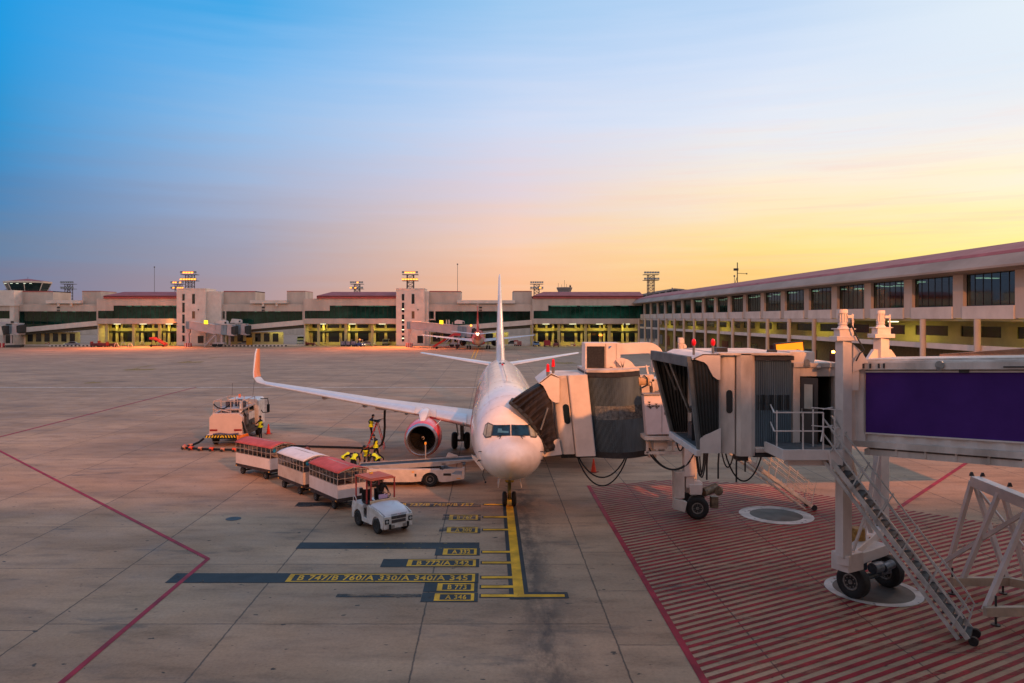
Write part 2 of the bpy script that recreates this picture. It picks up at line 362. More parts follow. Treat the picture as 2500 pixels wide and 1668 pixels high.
# red safety lines
m = MB(); c0 = G(508,1365)
for a, b_ in ((G(-250,972), c0), (c0, G(150,1668)), ):
    strip(m, a, b_, .17, .012)
strip(m, G(150,1668), (G(150,1668)+ (G(150,1668)-c0)*1.5), .17, .012)
paint(m, 'red_safety_line', RED_L)
m = MB(); strip(m, G(-300,1143), G(478,946), .22, .012); paint(m, 'red_boundary_line', RED_L)
m = MB(); strip(m, (12.0+6.2,34.0), (23.5,40.6), .2, .012)
m2 = MB(); strip(m2, G(2195,1240), G(2480,1050), .22, .012); paint(m2, 'red_stand_line', RED_L)
m = MB(); sheet(m, -65, -1.6, G(0,946).y-.22, G(0,946).y+.22, .008); paint(m, 'white_taxi_line', worn('thin_white',(.75,.68,.62),lo=.25,hi=.4))
# hatched zone
poly = [(5.2,8.0),(40,8.0),(40,20),(27,27),(22.4,31.7),(19.1,34.8),(16.6,37.6),(13.9,40.4),(9.5,41.2),(5.2,39.7)]
def clip(poly, p, d):
    ts = []
    n = len(poly)
    for i in range(n):
        a, b_ = Vector(poly[i]), Vector(poly[(i+1)%n]); e = b_-a; den = d.x*e.y-d.y*e.x
        if abs(den) < 1e-9: continue
        w = a-p; t = (w.x*e.y-w.y*e.x)/den; u = (w.x*d.y-w.y*d.x)/den
        if 0 <= u <= 1: ts.append(t)
    return (min(ts), max(ts)) if len(ts) > 1 else None
m = MB(); d = Vector((math.cos(R(28.9)), math.sin(R(28.9))))
y0 = -14.0
while y0 < 41:
    r0 = clip(poly, Vector((5.2, y0)), d)
    if r0 and r0[1]-r0[0] > .3:
        p = Vector((5.2, y0))+d*r0[0]; q = Vector((5.2, y0))+d*r0[1]; strip(m, p, q, .15, .008)
    y0 += .36
paint(m, 'red_hatching', RED_H)
m = MB(); strip(m, (5.2,8), (5.2,39.8), .2, .012); paint(m, 'red_hatching_border', RED_L)
def ring(cx, cy, ro, ri, z=.016, n=64):
    mb = MB()
    for i in range(n):
        a, b_ = 2*math.pi*i/n, 2*math.pi*(i+1)/n
        mb.poly([(cx+ro*math.cos(a),cy+ro*math.sin(a),z),(cx+ro*math.cos(b_),cy+ro*math.sin(b_),z),(cx+ri*math.cos(b_),cy+ri*math.sin(b_),z),(cx+ri*math.cos(a),cy+ri*math.sin(a),z)])
    return mb
def disc(cx, cy, r, z=.016, n=64):
    mb = MB(); mb.poly([(cx+r*math.cos(2*math.pi*i/n), cy+r*math.sin(2*math.pi*i/n), z) for i in range(n)]); return mb
GREYP = worn('grey_ring_paint', (.11,.105,.095), lo=.2, hi=.3)
for cx_, cy_, ro, ri in ((12.8,33.85,1.58,1.12),(12.4,24.5,1.45,1.2)):
    paint(disc(cx_, cy_, ri+.02, .014), 'grey_parking_circle', GREYP); paint(ring(cx_, cy_, ro, ri, .018), 'white_parking_ring', WHT)
# stand centre line and stop bars
XC = .94
m = MB(); sheet(m, XC-.31, XC+.31, 23.7, 37.0, .010)
YB = [35.75,33.5,31.5,28.5,27.25,25.7,24.8,24.0]
for y in YB: sheet(m, -.32, XC-.31, y-.17, y+.17, .010)
sheet(m, XC+.31, 2.5, 23.78, 24.32, .010)
paint(m, 'black_marking_border', BLK)
m = MB(); sheet(m, XC-.165, XC+.165, 23.87, 37.0, .014)
for y in YB[:]: sheet(m, -.27, XC-.165, y-.11, y+.11, .014)
sheet(m, XC+.165, 2.38, 23.89, 24.11, .014)
paint(m, 'yellow_lead_in_line', YEL)
m = MB(); sheet(m, -42, -37, 188, 189, .01)
def XG(cpx, cpy): q = G(400+cpx/2.35, 1180+cpy/2.35); return q.x, q.y
def textmesh(s, w, h, x, y, z, mname, mt, ext=0, orient='flat', sp=1.12, rz=0, parent=None):
    cu = bpy.data.curves.new('t', 'FONT'); cu.body = s; cu.size = 1; cu.space_character = sp; cu.offset = .026; cu.extrude = ext; cu.resolution_u = 3
    ob = bpy.data.objects.new('t', cu); col.objects.link(ob); bpy.context.view_layer.update()
    dg = bpy.context.evaluated_depsgraph_get(); me = bpy.data.meshes.new_from_object(ob.evaluated_get(dg)); bpy.data.objects.remove(ob)
    xs = [v.co.x for v in me.vertices]; ys = [v.co.y for v in me.vertices]; x0, x1, y0, y1 = min(xs), max(xs), min(ys), max(ys)
    mb = MB(); Rz = Matrix.Rotation(rz, 3, 'Z')
    vs = []
    for v in me.vertices:
        u = (v.co.x-x0)/(x1-x0)*w; t = (v.co.y-y0)/(y1-y0)*h
        p = Vector((u, t, v.co.z)) if orient == 'flat' else Vector((u, -v.co.z, t))
        vs.append(Vector((x, y, z))+Rz @ p)
    mb.add(vs, [tuple(p.vertices) for p in me.polygons]); return mb
LETP = worn('letter_paint', (.50,.38,.20), lo=.24, hi=.36, sc=6)
rows = [ # text, left, right(crop px), top, bottom, dark-left, faded
 ('A 346', 1552, 1780, 634, 677, 1478, 0), ('B 773', 1568, 1780, 576, 620, 1492, 0),
 ('B 747/B 760/A 330/A 340/A 345', 712, 1785, 522, 568, 40, 0), ('B 772/A 342', 1397, 1790, 440, 478, 1250, 0),
 ('A 332', 1602, 1795, 377, 412, 1558, 0), ('A 300', 1624, 1800, 253, 285, 1580, 1),
 ('B 767', 1637, 1802, 183, 212, 1600, 1), ('B 737/B 74SP/B 757', 1330, 1805, 113, 135, 762, 2)]
for s, xl, xr, yt, yb, dl, fade in rows:
    ym = (yt+yb)/2; X0 = XG(xl, ym)[0]; X1 = XG(xr, ym)[0]; Y1 = XG(0, yt)[1]; Y0 = XG(0, yb)[1]; D0 = XG(dl, ym)[0]
    yp = (YEL, YELM, YELF)[fade]; bp = BLK if fade == 0 else BLKF
    m = MB(); sheet(m, D0, X1+.12, Y0-.08, Y1+.08, .011); paint(m, 'black_label_panel', bp if fade < 2 else BLKF)
    t = .085 if fade < 2 else .06
    m = MB(); sheet(m, X0, X1, Y0, Y0+t, .015); sheet(m, X0, X1, Y1-t, Y1, .015); sheet(m, X0, X0+t*2, Y0+t, Y1-t, .015); sheet(m, X1-t*1.2, X1, Y0+t, Y1-t, .015)
    if fade < 2: paint(m, 'yellow_label_frame', yp)
    hgt = (Y1-Y0)-2*t-.14*(Y1-Y0)
    tm = textmesh(s, (X1-X0)-.42-t*2, hgt, X0+.26+t, Y0+t+.07*(Y1-Y0), .015, 'label_lettering', None)
    paint(tm, 'label_lettering', (YEL, YELM, YELM)[fade])
# worn black strips without readable text
for xl, xr, yt, yb, mt in ((770,1810,341,377,BLK),(990,1478,636,655,BLKF),(762,960,110,131,BLK)):
    m = MB(); sheet(m, XG(xl,(yt+yb)/2)[0], XG(xr,(yt+yb)/2)[0], XG(0,yb)[1], XG(0,yt)[1], .0095); paint(m, 'black_overpainted_strip', mt)
m = MB(); X0, X1 = XG(1262,355)[0], XG(1805,355)[0]; Y0, Y1 = XG(0,375)[1], XG(0,345)[1]
sheet(m, X0, X1, Y0, Y0+.05, .0135); sheet(m, X0, X1, Y1-.05, Y1, .0135); sheet(m, X0, X0+.08, Y0, Y1, .0135)
paint(m, 'yellow_paint_remains', YELF2)
# faded yellow chevrons on the far apron
for px, py, w in ((1815/1,0,0),):
    pass
def chev(px, py, wpx, hpx):
    m = MB(); a = G(px-wpx/2, py); b_ = G(px+wpx/2, py); t = (G(px, py-hpx/2).y-G(px,py+hpx/2).y)
    m.poly([(a.x,a.y-t*.25,.01),(a.x+.3*(b_.x-a.x),a.y-t*.5,.01),(b_.x,a.y-t*.3,.01),(b_.x-.15*(b_.x-a.x),a.y+t*.3,.01),(a.x+.45*(b_.x-a.x),a.y+t*.1,.01),(a.x+.1*(b_.x-a.x),a.y+t*.5,.01)])
    paint(m, 'yellow_apron_mark', YELF)
for a in ((1381,886,52,6),(1445,905,60,6),(1500,903,60,8),(345,902,75,6),(470,884,60,5),(360,894,12,8),(526,873,10,5),(232,934,40,5)): chev(*a)
m = MB()
for dx in (-.45,.35): sheet(m, -3.5+dx-.12, -3.5+dx+.12, 165, 214, .012)
paint(m, 'yellow_taxi_centre_line', YEL)
m = MB(); q = G(570,1267); m.poly([(q.x+.33*math.cos(i*math.pi/12), q.y+.33*math.sin(i*math.pi/12), .012) for i in range(24)])
m.build('manhole_cover', DARK, kind='structure')
# ---------------- terminal: fronto-parallel facade about 240 m away ----------------
YT = 240.0
def TX(px, Y=YT): return (px-CX)*Y/F
def TZ(py, Y=YT): return H-(py-HY)*Y/F
def pbox(mb, x0, x1, y0, y1, d0, d1, Y=YT):
    """box covering reference pixels x0..x1, y0..y1 on the plane Y, reaching from depth d0 to d1 behind it"""
    mb.box(TX(x0,Y), TX(x1,Y), Y+d0, Y+d1, TZ(y1,Y), TZ(y0,Y)); return mb
def area(loc, sx, sy, power, c, rot=(0,0,0), parent=None):
    d = bpy.data.lights.new('lamp_light', 'AREA'); d.shape = 'RECTANGLE'; d.size = sx; d.size_y = sy; d.energy = power; d.color = c
    o = bpy.data.objects.new('lamp_light', d); col.objects.link(o); o.location = loc; o.rotation_euler = rot; return o
def spot(loc, target, power, c, ang=80, blend=.6, r=.3):
    d = bpy.data.lights.new('floodlight_beam', 'SPOT'); d.energy = power; d.color = c; d.spot_size = R(ang); d.spot_blend = blend; d.shadow_soft_size = r
    o = bpy.data.objects.new('floodlight_beam', d); col.objects.link(o); o.location = loc
    o.rotation_euler = (Vector(loc)-Vector(target)).to_track_quat('Z', 'Y').to_euler(); o.visible_glossy = False; return o
def room(mb, X0, X1, Y0, Y1, z0, z1):
    mb.box(X0, X1, Y1, Y1+.1, z0, z1); mb.box(X0, X1, Y0+.15, Y1, z0-.05, z0+.02); mb.box(X0, X1, Y0+.15, Y1, z1-.02, z1+.05)
    mb.box(X0-.05, X0, Y0+.1, Y1, z0, z1); mb.box(X1, X1+.05, Y0+.1, Y1, z0, z1)
def glazing(parent, X0, X1, Y, z0, z1, step, mt=None, cutz=None, mull=True, name='window'):
    """one window: pane + mullion frame; cutz: lower edge height at the right end when it slopes"""
    za, zb = (z0, z0) if cutz is None else cutz
    w = MB(); w.add([(X0,Y,za),(X1,Y,zb),(X1,Y,z1),(X0,Y,z1)], [(0,1,2,3)]); o = w.build(name, mt or GLASS, parent)
    f = MB(); n = max(1, int(round((X1-X0)/step)))
    for i in range(0, n+1):
        x = X0+(X1-X0)*i/n; zz = za+(zb-za)*i/n; f.box(x-.04, x+.04, Y-.07, Y+.06, zz, z1)
    f.box(X0, X1, Y-.06, Y+.05, z1-.1, z1-.001)
    f.build('mullion', DARK, o); return o
def tubes(parent, X0, X1, Y0, Y1, z, n, seed, L=1.6, mt=None, xdir=True):
    rnd = random.Random(seed)
    for i in range(n):
        x = rnd.uniform(X0, X1-L); y = rnd.uniform(Y0, Y1); m = MB()
        m.box(x, x+(L if xdir else .25), y, y+(.25 if xdir else L), z-.12, z-.04); m.build('ceiling_lamp', mt or CEIL, parent)
def block(name, xl, xr, xroof, xwin, label, seed, cols_, rear, lamps=3):
    t = empty(name, (TX((xl+xr)/2), YT+6, 0), 0, label, 'building')
    Xl, Xr = TX(xl), TX(xr); zt, zw0, zw1, zb, zc = TZ(729), TZ(746), TZ(778), TZ(791), TZ(759)
    w = MB()
    w.box(Xl, Xr, YT+1, YT+1.5, zw0, zt); w.box(Xl, TX(xwin), YT+1, YT+1.5, zc, zw0)
    w.box(Xl, Xr, YT+1, YT+1.5, zb, zw1)
    w.box(Xl, Xl+.4, YT+1, YT+1.5, zw1, zc)
    w.box(Xl, Xl+.3, YT+1.5, YT+16, 0, zt); w.box(Xr-.3, Xr, YT+1.5, YT+16, zb, zt)
    w.box(Xl+.3, Xr-.3, YT+16, YT+16.3, 0, zt); w.box(Xl, Xr, YT+1.5, YT+16, zt-.3, zt+.01)
    w.build('wall', WALL, t, bevel=.03)
    s = MB(); s.box(Xl+.3, Xr-.3, YT+1.6, YT+16, zb+.05, zb+.35); s.build('soffit', WALL_Y, t)
    # red mansard roof with a flatter upper slope
    r = MB(); xr0 = TX(xroof); z1, z2, z3 = zt+.01, TZ(722), TZ(711)
    a = TX(xroof+28) if xroof > xl else xr0
    r.loft([[Vector((xr0,YT+.6,z1)),Vector((Xr,YT+.6,z1)),Vector((Xr,YT+15,z1)),Vector((xr0,YT+15,z1))],
            [Vector((xr0,YT+.6,z2)),Vector((Xr,YT+.6,z2)),Vector((Xr,YT+15,z2)),Vector((xr0,YT+15,z2))],
            [Vector((a,YT+6.5,z3)),Vector((Xr,YT+6.5,z3)),Vector((Xr,YT+14,z3)),Vector((a,YT+14,z3))]])
    r.build('roof', ROOF, t)
    r = MB(); r.box(xr0, Xr, YT+.5, YT+.62, z2-.35, z2-.1); r.build('gutter', mat('roof_trim',(.13,.03,.03),.6), t)
    rm = MB(); room(rm, Xl+.45, Xr-.35, YT+1.5, YT+10, zw1-.1, zw0+.02); rm.build('interior', ROOM, t)
    area(((Xl+Xr)/2, YT+5, zw0-.4), abs(Xr-Xl)*.8, 4, 190 if lamps == 3 else 330, (.75,1,.85))
    glazing(t, TX(xwin), Xr-.02, YT+1.25, zw1, zw0, 1.45)
    glazing(t, Xl+.4, TX(xwin), YT+1.25, zw1, zc, 2.2)
    tubes(t, TX(xwin)+1, Xr-2, YT+3, YT+8, zw0, 26 if lamps > 3 else 9, seed)
    # columns and the lit wall behind them
    for i, cx_ in enumerate(cols_):
        c = MB(); x = TX(cx_); c.box(x-.42, x+.42, YT+2, YT+2.8, 0, zb+.04); c.build('column', WALL_Y, t, bevel=.04)
    for cx_ in rear:
        c = MB(); x = TX(cx_,YT+7); c.box(x-.35, x+.35, YT+7, YT+7.6, 0, zb+.04); c.build('column', WALL_Y, t)
    b = MB(); Yb = YT+8.5; X0, X1 = Xl+.3, Xr-.3
    rowsz = [(6.7,7.3),(5.55,6.7,),(4.6,5.5)]
    # back wall: solid base, door gaps, clerestory
    b.box(X0, X1, Yb, Yb+.3, 4.55, 5.6); b.box(X0, X1, Yb, Yb+.3, 0, 1.0); b.box(X0, X1, Yb, Yb+.3, 6.75, zb+.05)
    k = 0; x = X0; rnd = random.Random(seed)
    while x < X1-3:
        b.box(x, x+.9, Yb, Yb+.3, 1.0, 4.55); b.box(x, x+.7, Yb+.01, Yb+.29, 5.6, 6.75); x += rnd.choice((3.6,4.4,5.2))
    b.box(X1-.9, X1, Yb, Yb+.3, 1.0, 4.55); b.box(X1-.9, X1, Yb+.01, Yb+.29, 5.6, 6.75)
    b.build('rear_wall', WALL_Y, t)
    for zz in ((1.0,4.55),(5.6,6.75)):
        gl = MB(); gl.box(X0+.1, X1-.1, Yb+.12, Yb+.16, zz[0], zz[1]); gl.build('window', GLASSB, t)
    pp = MB(); pp.cyl((X0,YT+6.8,4.5),(X1,YT+6.8,4.5),.22,n=10); pp.cyl((X0,YT+7.1,4.1),(X1,YT+7.1,4.1),.14,n=8); pp.build('service_pipe', DARK, t)
    for i in range(lamps):
        x = X0+(X1-X0)*(i+.5)/lamps
        m = MB(); m.box(x-1.1, x+1.1, YT+5, YT+5.25, zb-.15, zb-.02); m.build('lamp', LAMP_W, t)
        area((x, YT+5.1, zb-.25), 2.4, .5, 330, (1,.85,.16))
    return t
b1 = block('terminal_building', 232, 431, 250, 273, 'cream terminal block with a red roof, left of the leftmost stair tower', 3, (252,318,382), (285,347,412))
b2 = block('terminal_building', 739, 967, 772, 803, 'cream terminal block with a red roof between the two stair towers', 5, (774,841,906), (790,852,915))
b3 = block('terminal_building', 1300, 1572, 1302, 1339, 'cream terminal block with brightly lit green windows joined to the pier wing corner', 9, (1299,1366,1432,1490), (1310,1350,1420,1475,1520), lamps=4)
fv = textmesh('5', .9, 1.1, TX(1523), YT+.9, TZ(799), 'x', None, orient='up'); fv.build('bay_number', DARK, b3)
# stair towers
def tower(x0, x1, x2, label):
    t = empty('stair_tower', (TX((x0+x1)/2), YT+3, 0), 0, label, 'stair tower'); zt = TZ(706)
    w = MB(); w.box(TX(x0), TX(x1), YT, YT+9, 0, zt); w.box(TX(x1), TX(x2), YT+1.2, YT+9, 0, TZ(711))
    w.box(TX(x0)-.1, TX(x1)+.1, YT-.1, YT+9.1, zt, zt+.25); w.build('wall', WALL_L, t, bevel=.04)
    xs = x0+14
    for a, b_ in ((718,734),(739,763),(768,790),(795,813),(819,834)):
        m = MB(); m.box(TX(xs), TX(xs+6), YT-.03, YT+.05, TZ(b_), TZ(a)); o = m.build('window', GLASSB, t)
        m = MB(); m.box(TX(xs)-.08, TX(xs+6)+.08, YT-.06, YT-.02, TZ(b_)-.1, TZ(b_)-.01); m.build('window_sill', WALL_L, o)
        if x0 > 900 and a > 730:
            m = MB(); m.box(TX(xs)+.05, TX(xs+6)-.05, YT-.05, YT-.035, TZ(b_)+.9, TZ(b_)+1.15); m.build('lamp', LAMP_W, o)
    m = MB(); m.box(TX(xs+24), TX(xs+31), YT-.03, YT+.05, TZ(742), TZ(718)); m.build('window', GLASSB, t)
    m = MB(); m.box(TX(xs+24), TX(xs+31), YT-.03, YT+.05, TZ(778), TZ(760)); m.build('window', mat('shutter_brown',(.16,.10,.05),.7), t)
    m = MB(); m.box(TX(xs+38), TX(xs+52), YT-.03, YT+.05, TZ(838), TZ(820)); m.build('window', GLASSB, t)
    m = MB(); m.box(TX(xs+38), TX(xs+41), YT-.2, YT+.05, TZ(758), TZ(755)); m.build('vent', DARK, t)
    m = MB(); m.box(TX(x0)-.02, TX(x2)+.02, YT-.05, YT-.001, 0, .35); m.build('plinth', WALL, t)
tower(431, 502, 537, 'tall pale stair tower with a column of slit windows, between the two left terminal blocks')
tower(967, 1037, 1046, 'tall pale stair tower with lit slit windows, just left of the far red airliner')
# ramp links
def link(x0, x1, xg, ys, label, seed, lowlabel=None):
    """x0..x1 whole link, xg where the long glass begins, ys = y of the sloped lower glass edge (left, right)"""
    t = empty('connecting_building', (TX((x0+x1)/2), YT+8, 0), 0, label, 'building')
    Xl, Xr = TX(x0), TX(x1); w = MB()
    w.box(Xl, Xr, YT+2, YT+2.5, TZ(760), TZ(743))
    w.box(TX(x1-46), Xr, YT+3.5, YT+14, TZ(743), TZ(711)); w.box(Xl, TX(x0+78), YT+3.5, YT+14, TZ(743), TZ(712))
    w.box(TX(x0+78), TX(x1-46), YT+4.5, YT+5, TZ(743), TZ(733))
    w.box(Xl, TX(xg)-.02, YT+2, YT+2.5, TZ(782), TZ(778.5)); w.box(TX(xg)-.5, TX(xg)-.02, YT+2, YT+2.5, TZ(778.5), TZ(760))
    w.box(Xr-.6, Xr, YT+2, YT+2.5, TZ(783), TZ(760))
    w.build('wall', WALL, t, bevel=.03)
    s = MB(); s.box(TX(x0+70), TX(x1-42), YT+1.2, YT+5, TZ(741), TZ(733)); s.build('roof_slab', WALL_L, t, bevel=.03)
    for k in (.35, .72):
        x = TX(x0+70+(x1-x0-112)*k); m = MB(); m.box(x-.35, x+.35, YT+1.5, YT+2, TZ(748), TZ(741)-.01); m.build('roof_bracket', WALL_L, t)
    r = MB(); r.add([(TX(x0),YT+3.4,TZ(712)),(TX(x0+78),YT+3.4,TZ(712)),(TX(x0+78),YT+3.4,TZ(710)),(TX(x0),YT+3.4,TZ(709.5)),(TX(x0),YT+14,TZ(712)),(TX(x0+78),YT+14,TZ(712)),(TX(x0+78),YT+14,TZ(710)),(TX(x0),YT+14,TZ(709.5))],[(0,1,2,3),(4,7,6,5),(3,2,6,7)]); r.build('roof', ROOF, t)
    r = MB(); r.box(TX(x1-46), Xr, YT+3.4, YT+14, TZ(711)+.01, TZ(709.5)); r.build('roof', ROOF, t)
    rm = MB(); room(rm, Xl+.3, Xr-.5, YT+2.5, YT+9, TZ(797), TZ(760)+.02); rm.build('interior', ROOM, t)
    area((TX((x0+x1)/2), YT+5, TZ(760)-.4), 18, 3, 60, (.7,1,.9))
    ya, yb = ys
    glazing(t, TX(xg), Xr-.6, YT+2.25, 0, TZ(760), 2.2, cutz=(TZ(ya), TZ(yb)))
    if xg-x0 > 10: glazing(t, TX(x0+4), TX(xg)-.6, YT+2.25, TZ(778), TZ(760), 2)
    # sloping parapet band and the dark underside
    b = MB(); b.prism([(TX(xg),YT+1.8,TZ(ya)),(Xr,YT+1.8,TZ(yb)),(Xr,YT+1.8,TZ(yb+12)),(TX(xg),YT+1.8,TZ(ya+12))],(0,.6,0)); b.build('sloping_parapet', WALL_L, t)
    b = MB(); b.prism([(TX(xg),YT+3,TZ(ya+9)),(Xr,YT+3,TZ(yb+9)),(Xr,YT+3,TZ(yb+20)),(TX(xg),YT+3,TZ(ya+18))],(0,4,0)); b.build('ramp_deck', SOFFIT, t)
    tubes(t, TX(xg)+2, Xr-3, YT+4, YT+8, TZ(760), 5, seed, L=.8)
    g = MB(); g.box(Xl+.3, TX(x1-58), YT+5, YT+5.3, 0, TZ(812)); g.build('ground_floor_wall', WALL_Y, t)
    n = max(3, int((x1-x0)/32))
    for i in range(n):
        xa = x0+8+i*(x1-x0-70)/n
        m = MB(); m.box(TX(xa), TX(xa+(x1-x0-70)/n-8), YT+4.93, YT+5.02, 1.2, TZ(815)); m.build('window', GLASSB, t)
    m = MB(); m.box(TX(x0), TX(x1), YT+3.2, YT+3.6, 0, .35); m.build('kerb', WALL_L, t)
    s = MB(); 
    nm = {8:'D8'}
    m = MB(); q = (x0+x1)/2
    m.box(TX(q)-.45, TX(q)+.5, YT+1.9, YT+1.99, TZ(753), TZ(749)); m.box(TX(q)-.45, TX(q)+.5, YT+1.9, YT+1.99, TZ(759), TZ(756)); m.build('wall_sign', DARK, t)
    area((TX((x0+x1)/2), YT+4, TZ(808)), 20, .6, 260, (1,.9,.25))
    return t
link(36, 232, 37, (801,783), 'long low connecting corridor with a tapering dark window band, leftmost of the three', 11)
link(537, 739, 547, (798,781), 'connecting corridor with a tapering window band behind the twin parked jet bridges', 12)
link(1046, 1300, 1062, (799,781), 'connecting corridor with a tapering window band behind the far red airliner', 13)
# block cut off at the left edge
t = empty('terminal_building', (TX(-40), YT+4, 0), 0, 'pale terminal end block cut off by the left edge of the view', 'building')
m = MB(); m.box(TX(-300), TX(39), YT-1, YT+12, TZ(747), TZ(709)); m.box(TX(-300), TX(36), YT-.5, YT+12, 0, TZ(778)); m.box(TX(26), TX(36), YT-.5, YT+12, TZ(778), TZ(747)); m.box(TX(-300), TX(-100), YT-.5, YT+12, TZ(778), TZ(747)); m.box(TX(-300),TX(26),YT+11,YT+12,TZ(778),TZ(747))
m.build('wall', WALL_L, t, bevel=.04)
glazing(t, TX(-100), TX(26), YT-.3, TZ(778), TZ(759), 2); m = MB(); m.box(TX(-100),TX(26),YT-.4,YT+.2,TZ(759),TZ(747)); m.build('fascia', WALL, t)
m = MB(); m.box(TX(16), TX(34), YT-.55, YT-.4, TZ(838), TZ(818)); m.build('window', GLASSB, t)
# control tower at the left
t = empty('control_tower', (TX(68,262), 262, 0), 0, 'squat control tower with outward leaning dark glass and a red roof, above the left corridor', 'control tower')
Yc = 262; cxx = TX(68, Yc)
def octo(r, z, ry=None, n=8, rot=R(22.5)): return [Vector((cxx+r*math.cos(rot+2*math.pi*i/n), Yc+(ry or r)*math.sin(rot+2*math.pi*i/n), z)) for i in range(n)]
m = MB(); m.loft([octo(5.6, TZ(714,Yc)), octo(7.1, TZ(692,Yc))]); gl = m.build('cab_glass', mat('cab_glass',(.008,.03,.035),.08,var=.2,scale=.4), t)
for i in range(8):
    a = octo(5.63, TZ(714,Yc))[i]; b_ = octo(7.15, TZ(692,Yc))[i]; m = MB(); m.bar(a, b_, .22); m.build('mullion', WALL_L, gl)
m = MB(); m.loft([octo(7.3, TZ(692,Yc)), octo(7.5, TZ(688,Yc))]); m.build('eaves', WALL_L, t)
m = MB(); m.loft([octo(7.45, TZ(688,Yc)), octo(.4, TZ(681,Yc))]); m.build('roof', ROOF, t)
m = MB(); m.loft([octo(6.9, TZ(717,Yc)), octo(6.9, TZ(714.5,Yc))]); m.build('balcony', WALL, t)
m = MB()
for i in range(8):
    a, b_ = octo(6.8, TZ(714.5,Yc))[i], octo(6.8, TZ(714.5,Yc))[(i+1)%8]
    for z in (.5, 1.0): m.bar(a+Vector((0,0,z)), b_+Vector((0,0,z)), .06)
    for k in range(4): c = a.lerp(b_, k/4); m.bar(c, c+Vector((0,0,1)), .05)
m.build('railing', DARK, t)
m = MB(); m.box(TX(38,Yc), TX(122,Yc), Yc-5, Yc+6, 0, TZ(718,Yc)); m.build('wall', mat('tower_cream',(.55,.46,.33),.8), t)
for a, b_ in ((40,57),(62,76),(84,92),(100,106),(111,116)):
    m = MB(); m.box(TX(a,Yc), TX(b_,Yc), Yc-5.05, Yc-4.9, TZ(727,Yc), TZ(719,Yc)); m.build('window', GLASSB, t)
for k in range(5):
    m = MB(); x = cxx-3.9+k*2+(k>2)*.5; m.box(x, x+.8, Yc-6.75, Yc-6.66, TZ(694.8,Yc), TZ(693.9,Yc)); m.build('lamp', CEIL, t)
m = MB(); m.cyl((cxx,Yc,TZ(681,Yc)),(cxx,Yc,TZ(676,Yc)),.05); m.build('antenna', DARK, t)
# second, distant tower head
t = empty('distant_tower', (TX(1378,420), 420, 0), 0, 'grey tower head with antennas far behind the terminal roof', 'control tower'); Yc = 420; cxx = TX(1378,420)
m = MB(); m.loft([octo(4.0, 0, n=10), octo(3.6, TZ(712,Yc), n=10), octo(4.4, TZ(704,Yc), n=10), octo(4.4, TZ(702,Yc), n=10)]); m.build('tower_body', mat('tower_grey',(.24,.22,.23),.7), t)
m = MB()
for dx, h in ((-3.4,2.4),(-1.5,1.6),(0,4),(1.2,1.8),(3.1,1.6),(3.6,1)): m.cyl((cxx+dx,Yc,TZ(702,Yc)),(cxx+dx,Yc,TZ(702,Yc)+h),.09,n=6)
m.sphere((cxx+3.2,Yc,TZ(699,Yc)),.6,8); m.build('antenna', DARK, t)
# floodlight masts
def mast(px, ytop, Y, label, lit, w=38, base=0):
    X = TX(px, Y); zt = TZ(ytop, Y); t = empty('floodlight_mast', (X, Y, 0), 0, label, 'floodlight mast', 'floodlight masts behind the terminal')
    m = MB(); r = 1.1
    for sx in (-1, 1):
        for sy in (-1, 1): m.cyl((X+sx*r, Y+sy*r, 0), (X+sx*r, Y+sy*r, zt), .16, n=6)
    z = 12.0; k = 0
    while z < zt-1.2:
        for s_ in (-1, 1): m.bar((X-r, Y+s_*r, z), (X+r, Y+s_*r, z+1.3), .1); m.bar((X+r, Y+s_*r, z), (X-r, Y+s_*r, z+1.3), .1); m.bar((X-r,Y+s_*r,z),(X+r,Y+s_*r,z),.1)
        z += 1.3
    m.build('lattice_column', mat('mast_steel',(.12,.105,.11),.6), t)
    hw = w/2*Y/F
    for i, (dz, ww) in enumerate(((0, hw), (-2.1, hw))):
        m = MB(); 
        for yy in (-1.4, 1.4): m.bar((X-ww, Y+yy, zt+dz), (X+ww, Y+yy, zt+dz), .16)
        for k in range(5): xx = X-ww+2*ww*k/4; m.bar((xx, Y-1.4, zt+dz), (xx, Y+1.4, zt+dz), .15)
        m.build('lamp_gantry', DARK, t)
        for k in range(6):
            xx = X-ww+.35+(2*ww-.7)*k/5
            on = lit > 0 and random.random() < lit and not (i == 0 and k in (0, 5))
            m = MB(); m.cbox((xx, Y-1.6, zt+dz+(.75 if i == 0 else .55)), (.8,.4,.6), rx=R(-25)); h = m.build('lamp_head', DARK, t)
            m = MB(); m.cbox((xx, Y-1.88, zt+dz+(.66 if i == 0 else .46)), (.76,.06,.56), rx=R(-25)); m.build('lens', LAMP_O if on else mat('lens_off',(.3,.3,.3),.3), h)
    return t
mast(464, 671, 262, 'floodlight mast with orange lit lamps, rising right behind the left stair tower', 1.0)
mast(1002, 671, 262, 'brightly lit orange floodlight mast above the middle stair tower', 1.0)
mast(436, 694, 330, 'shorter floodlight mast partly lit, immediately left of the bright mast by the left tower', .5, 31)
mast(168, 694, 330, 'dim floodlight mast standing right of the control tower', .15, 31)
mast(872, 694, 330, 'unlit floodlight mast above the second terminal block roof', .25, 31)
mast(1310, 694, 330, 'floodlight mast left of the distant grey tower head', .2, 31)
mast(1589, 671, 285, 'tall dark floodlight mast against the yellow sky near the wing corner', 0, 36)
def pole(px, y0, y1, Y, label, head=True, w=.07):
    X = TX(px, Y); m = MB(); m.cyl((X,Y,0),(X,Y,TZ(y0,Y)),w*1.4,w,n=8)
    if head: m.sphere((X,Y,TZ(y0,Y)+.1),.28,8)
    m.build('lightning_rod', mat('rod_grey',(.16,.15,.16),.6), label=label, cat='lightning rod')
pole(377, 653, 711, 262, 'thin lightning rod above the leftmost red roof')
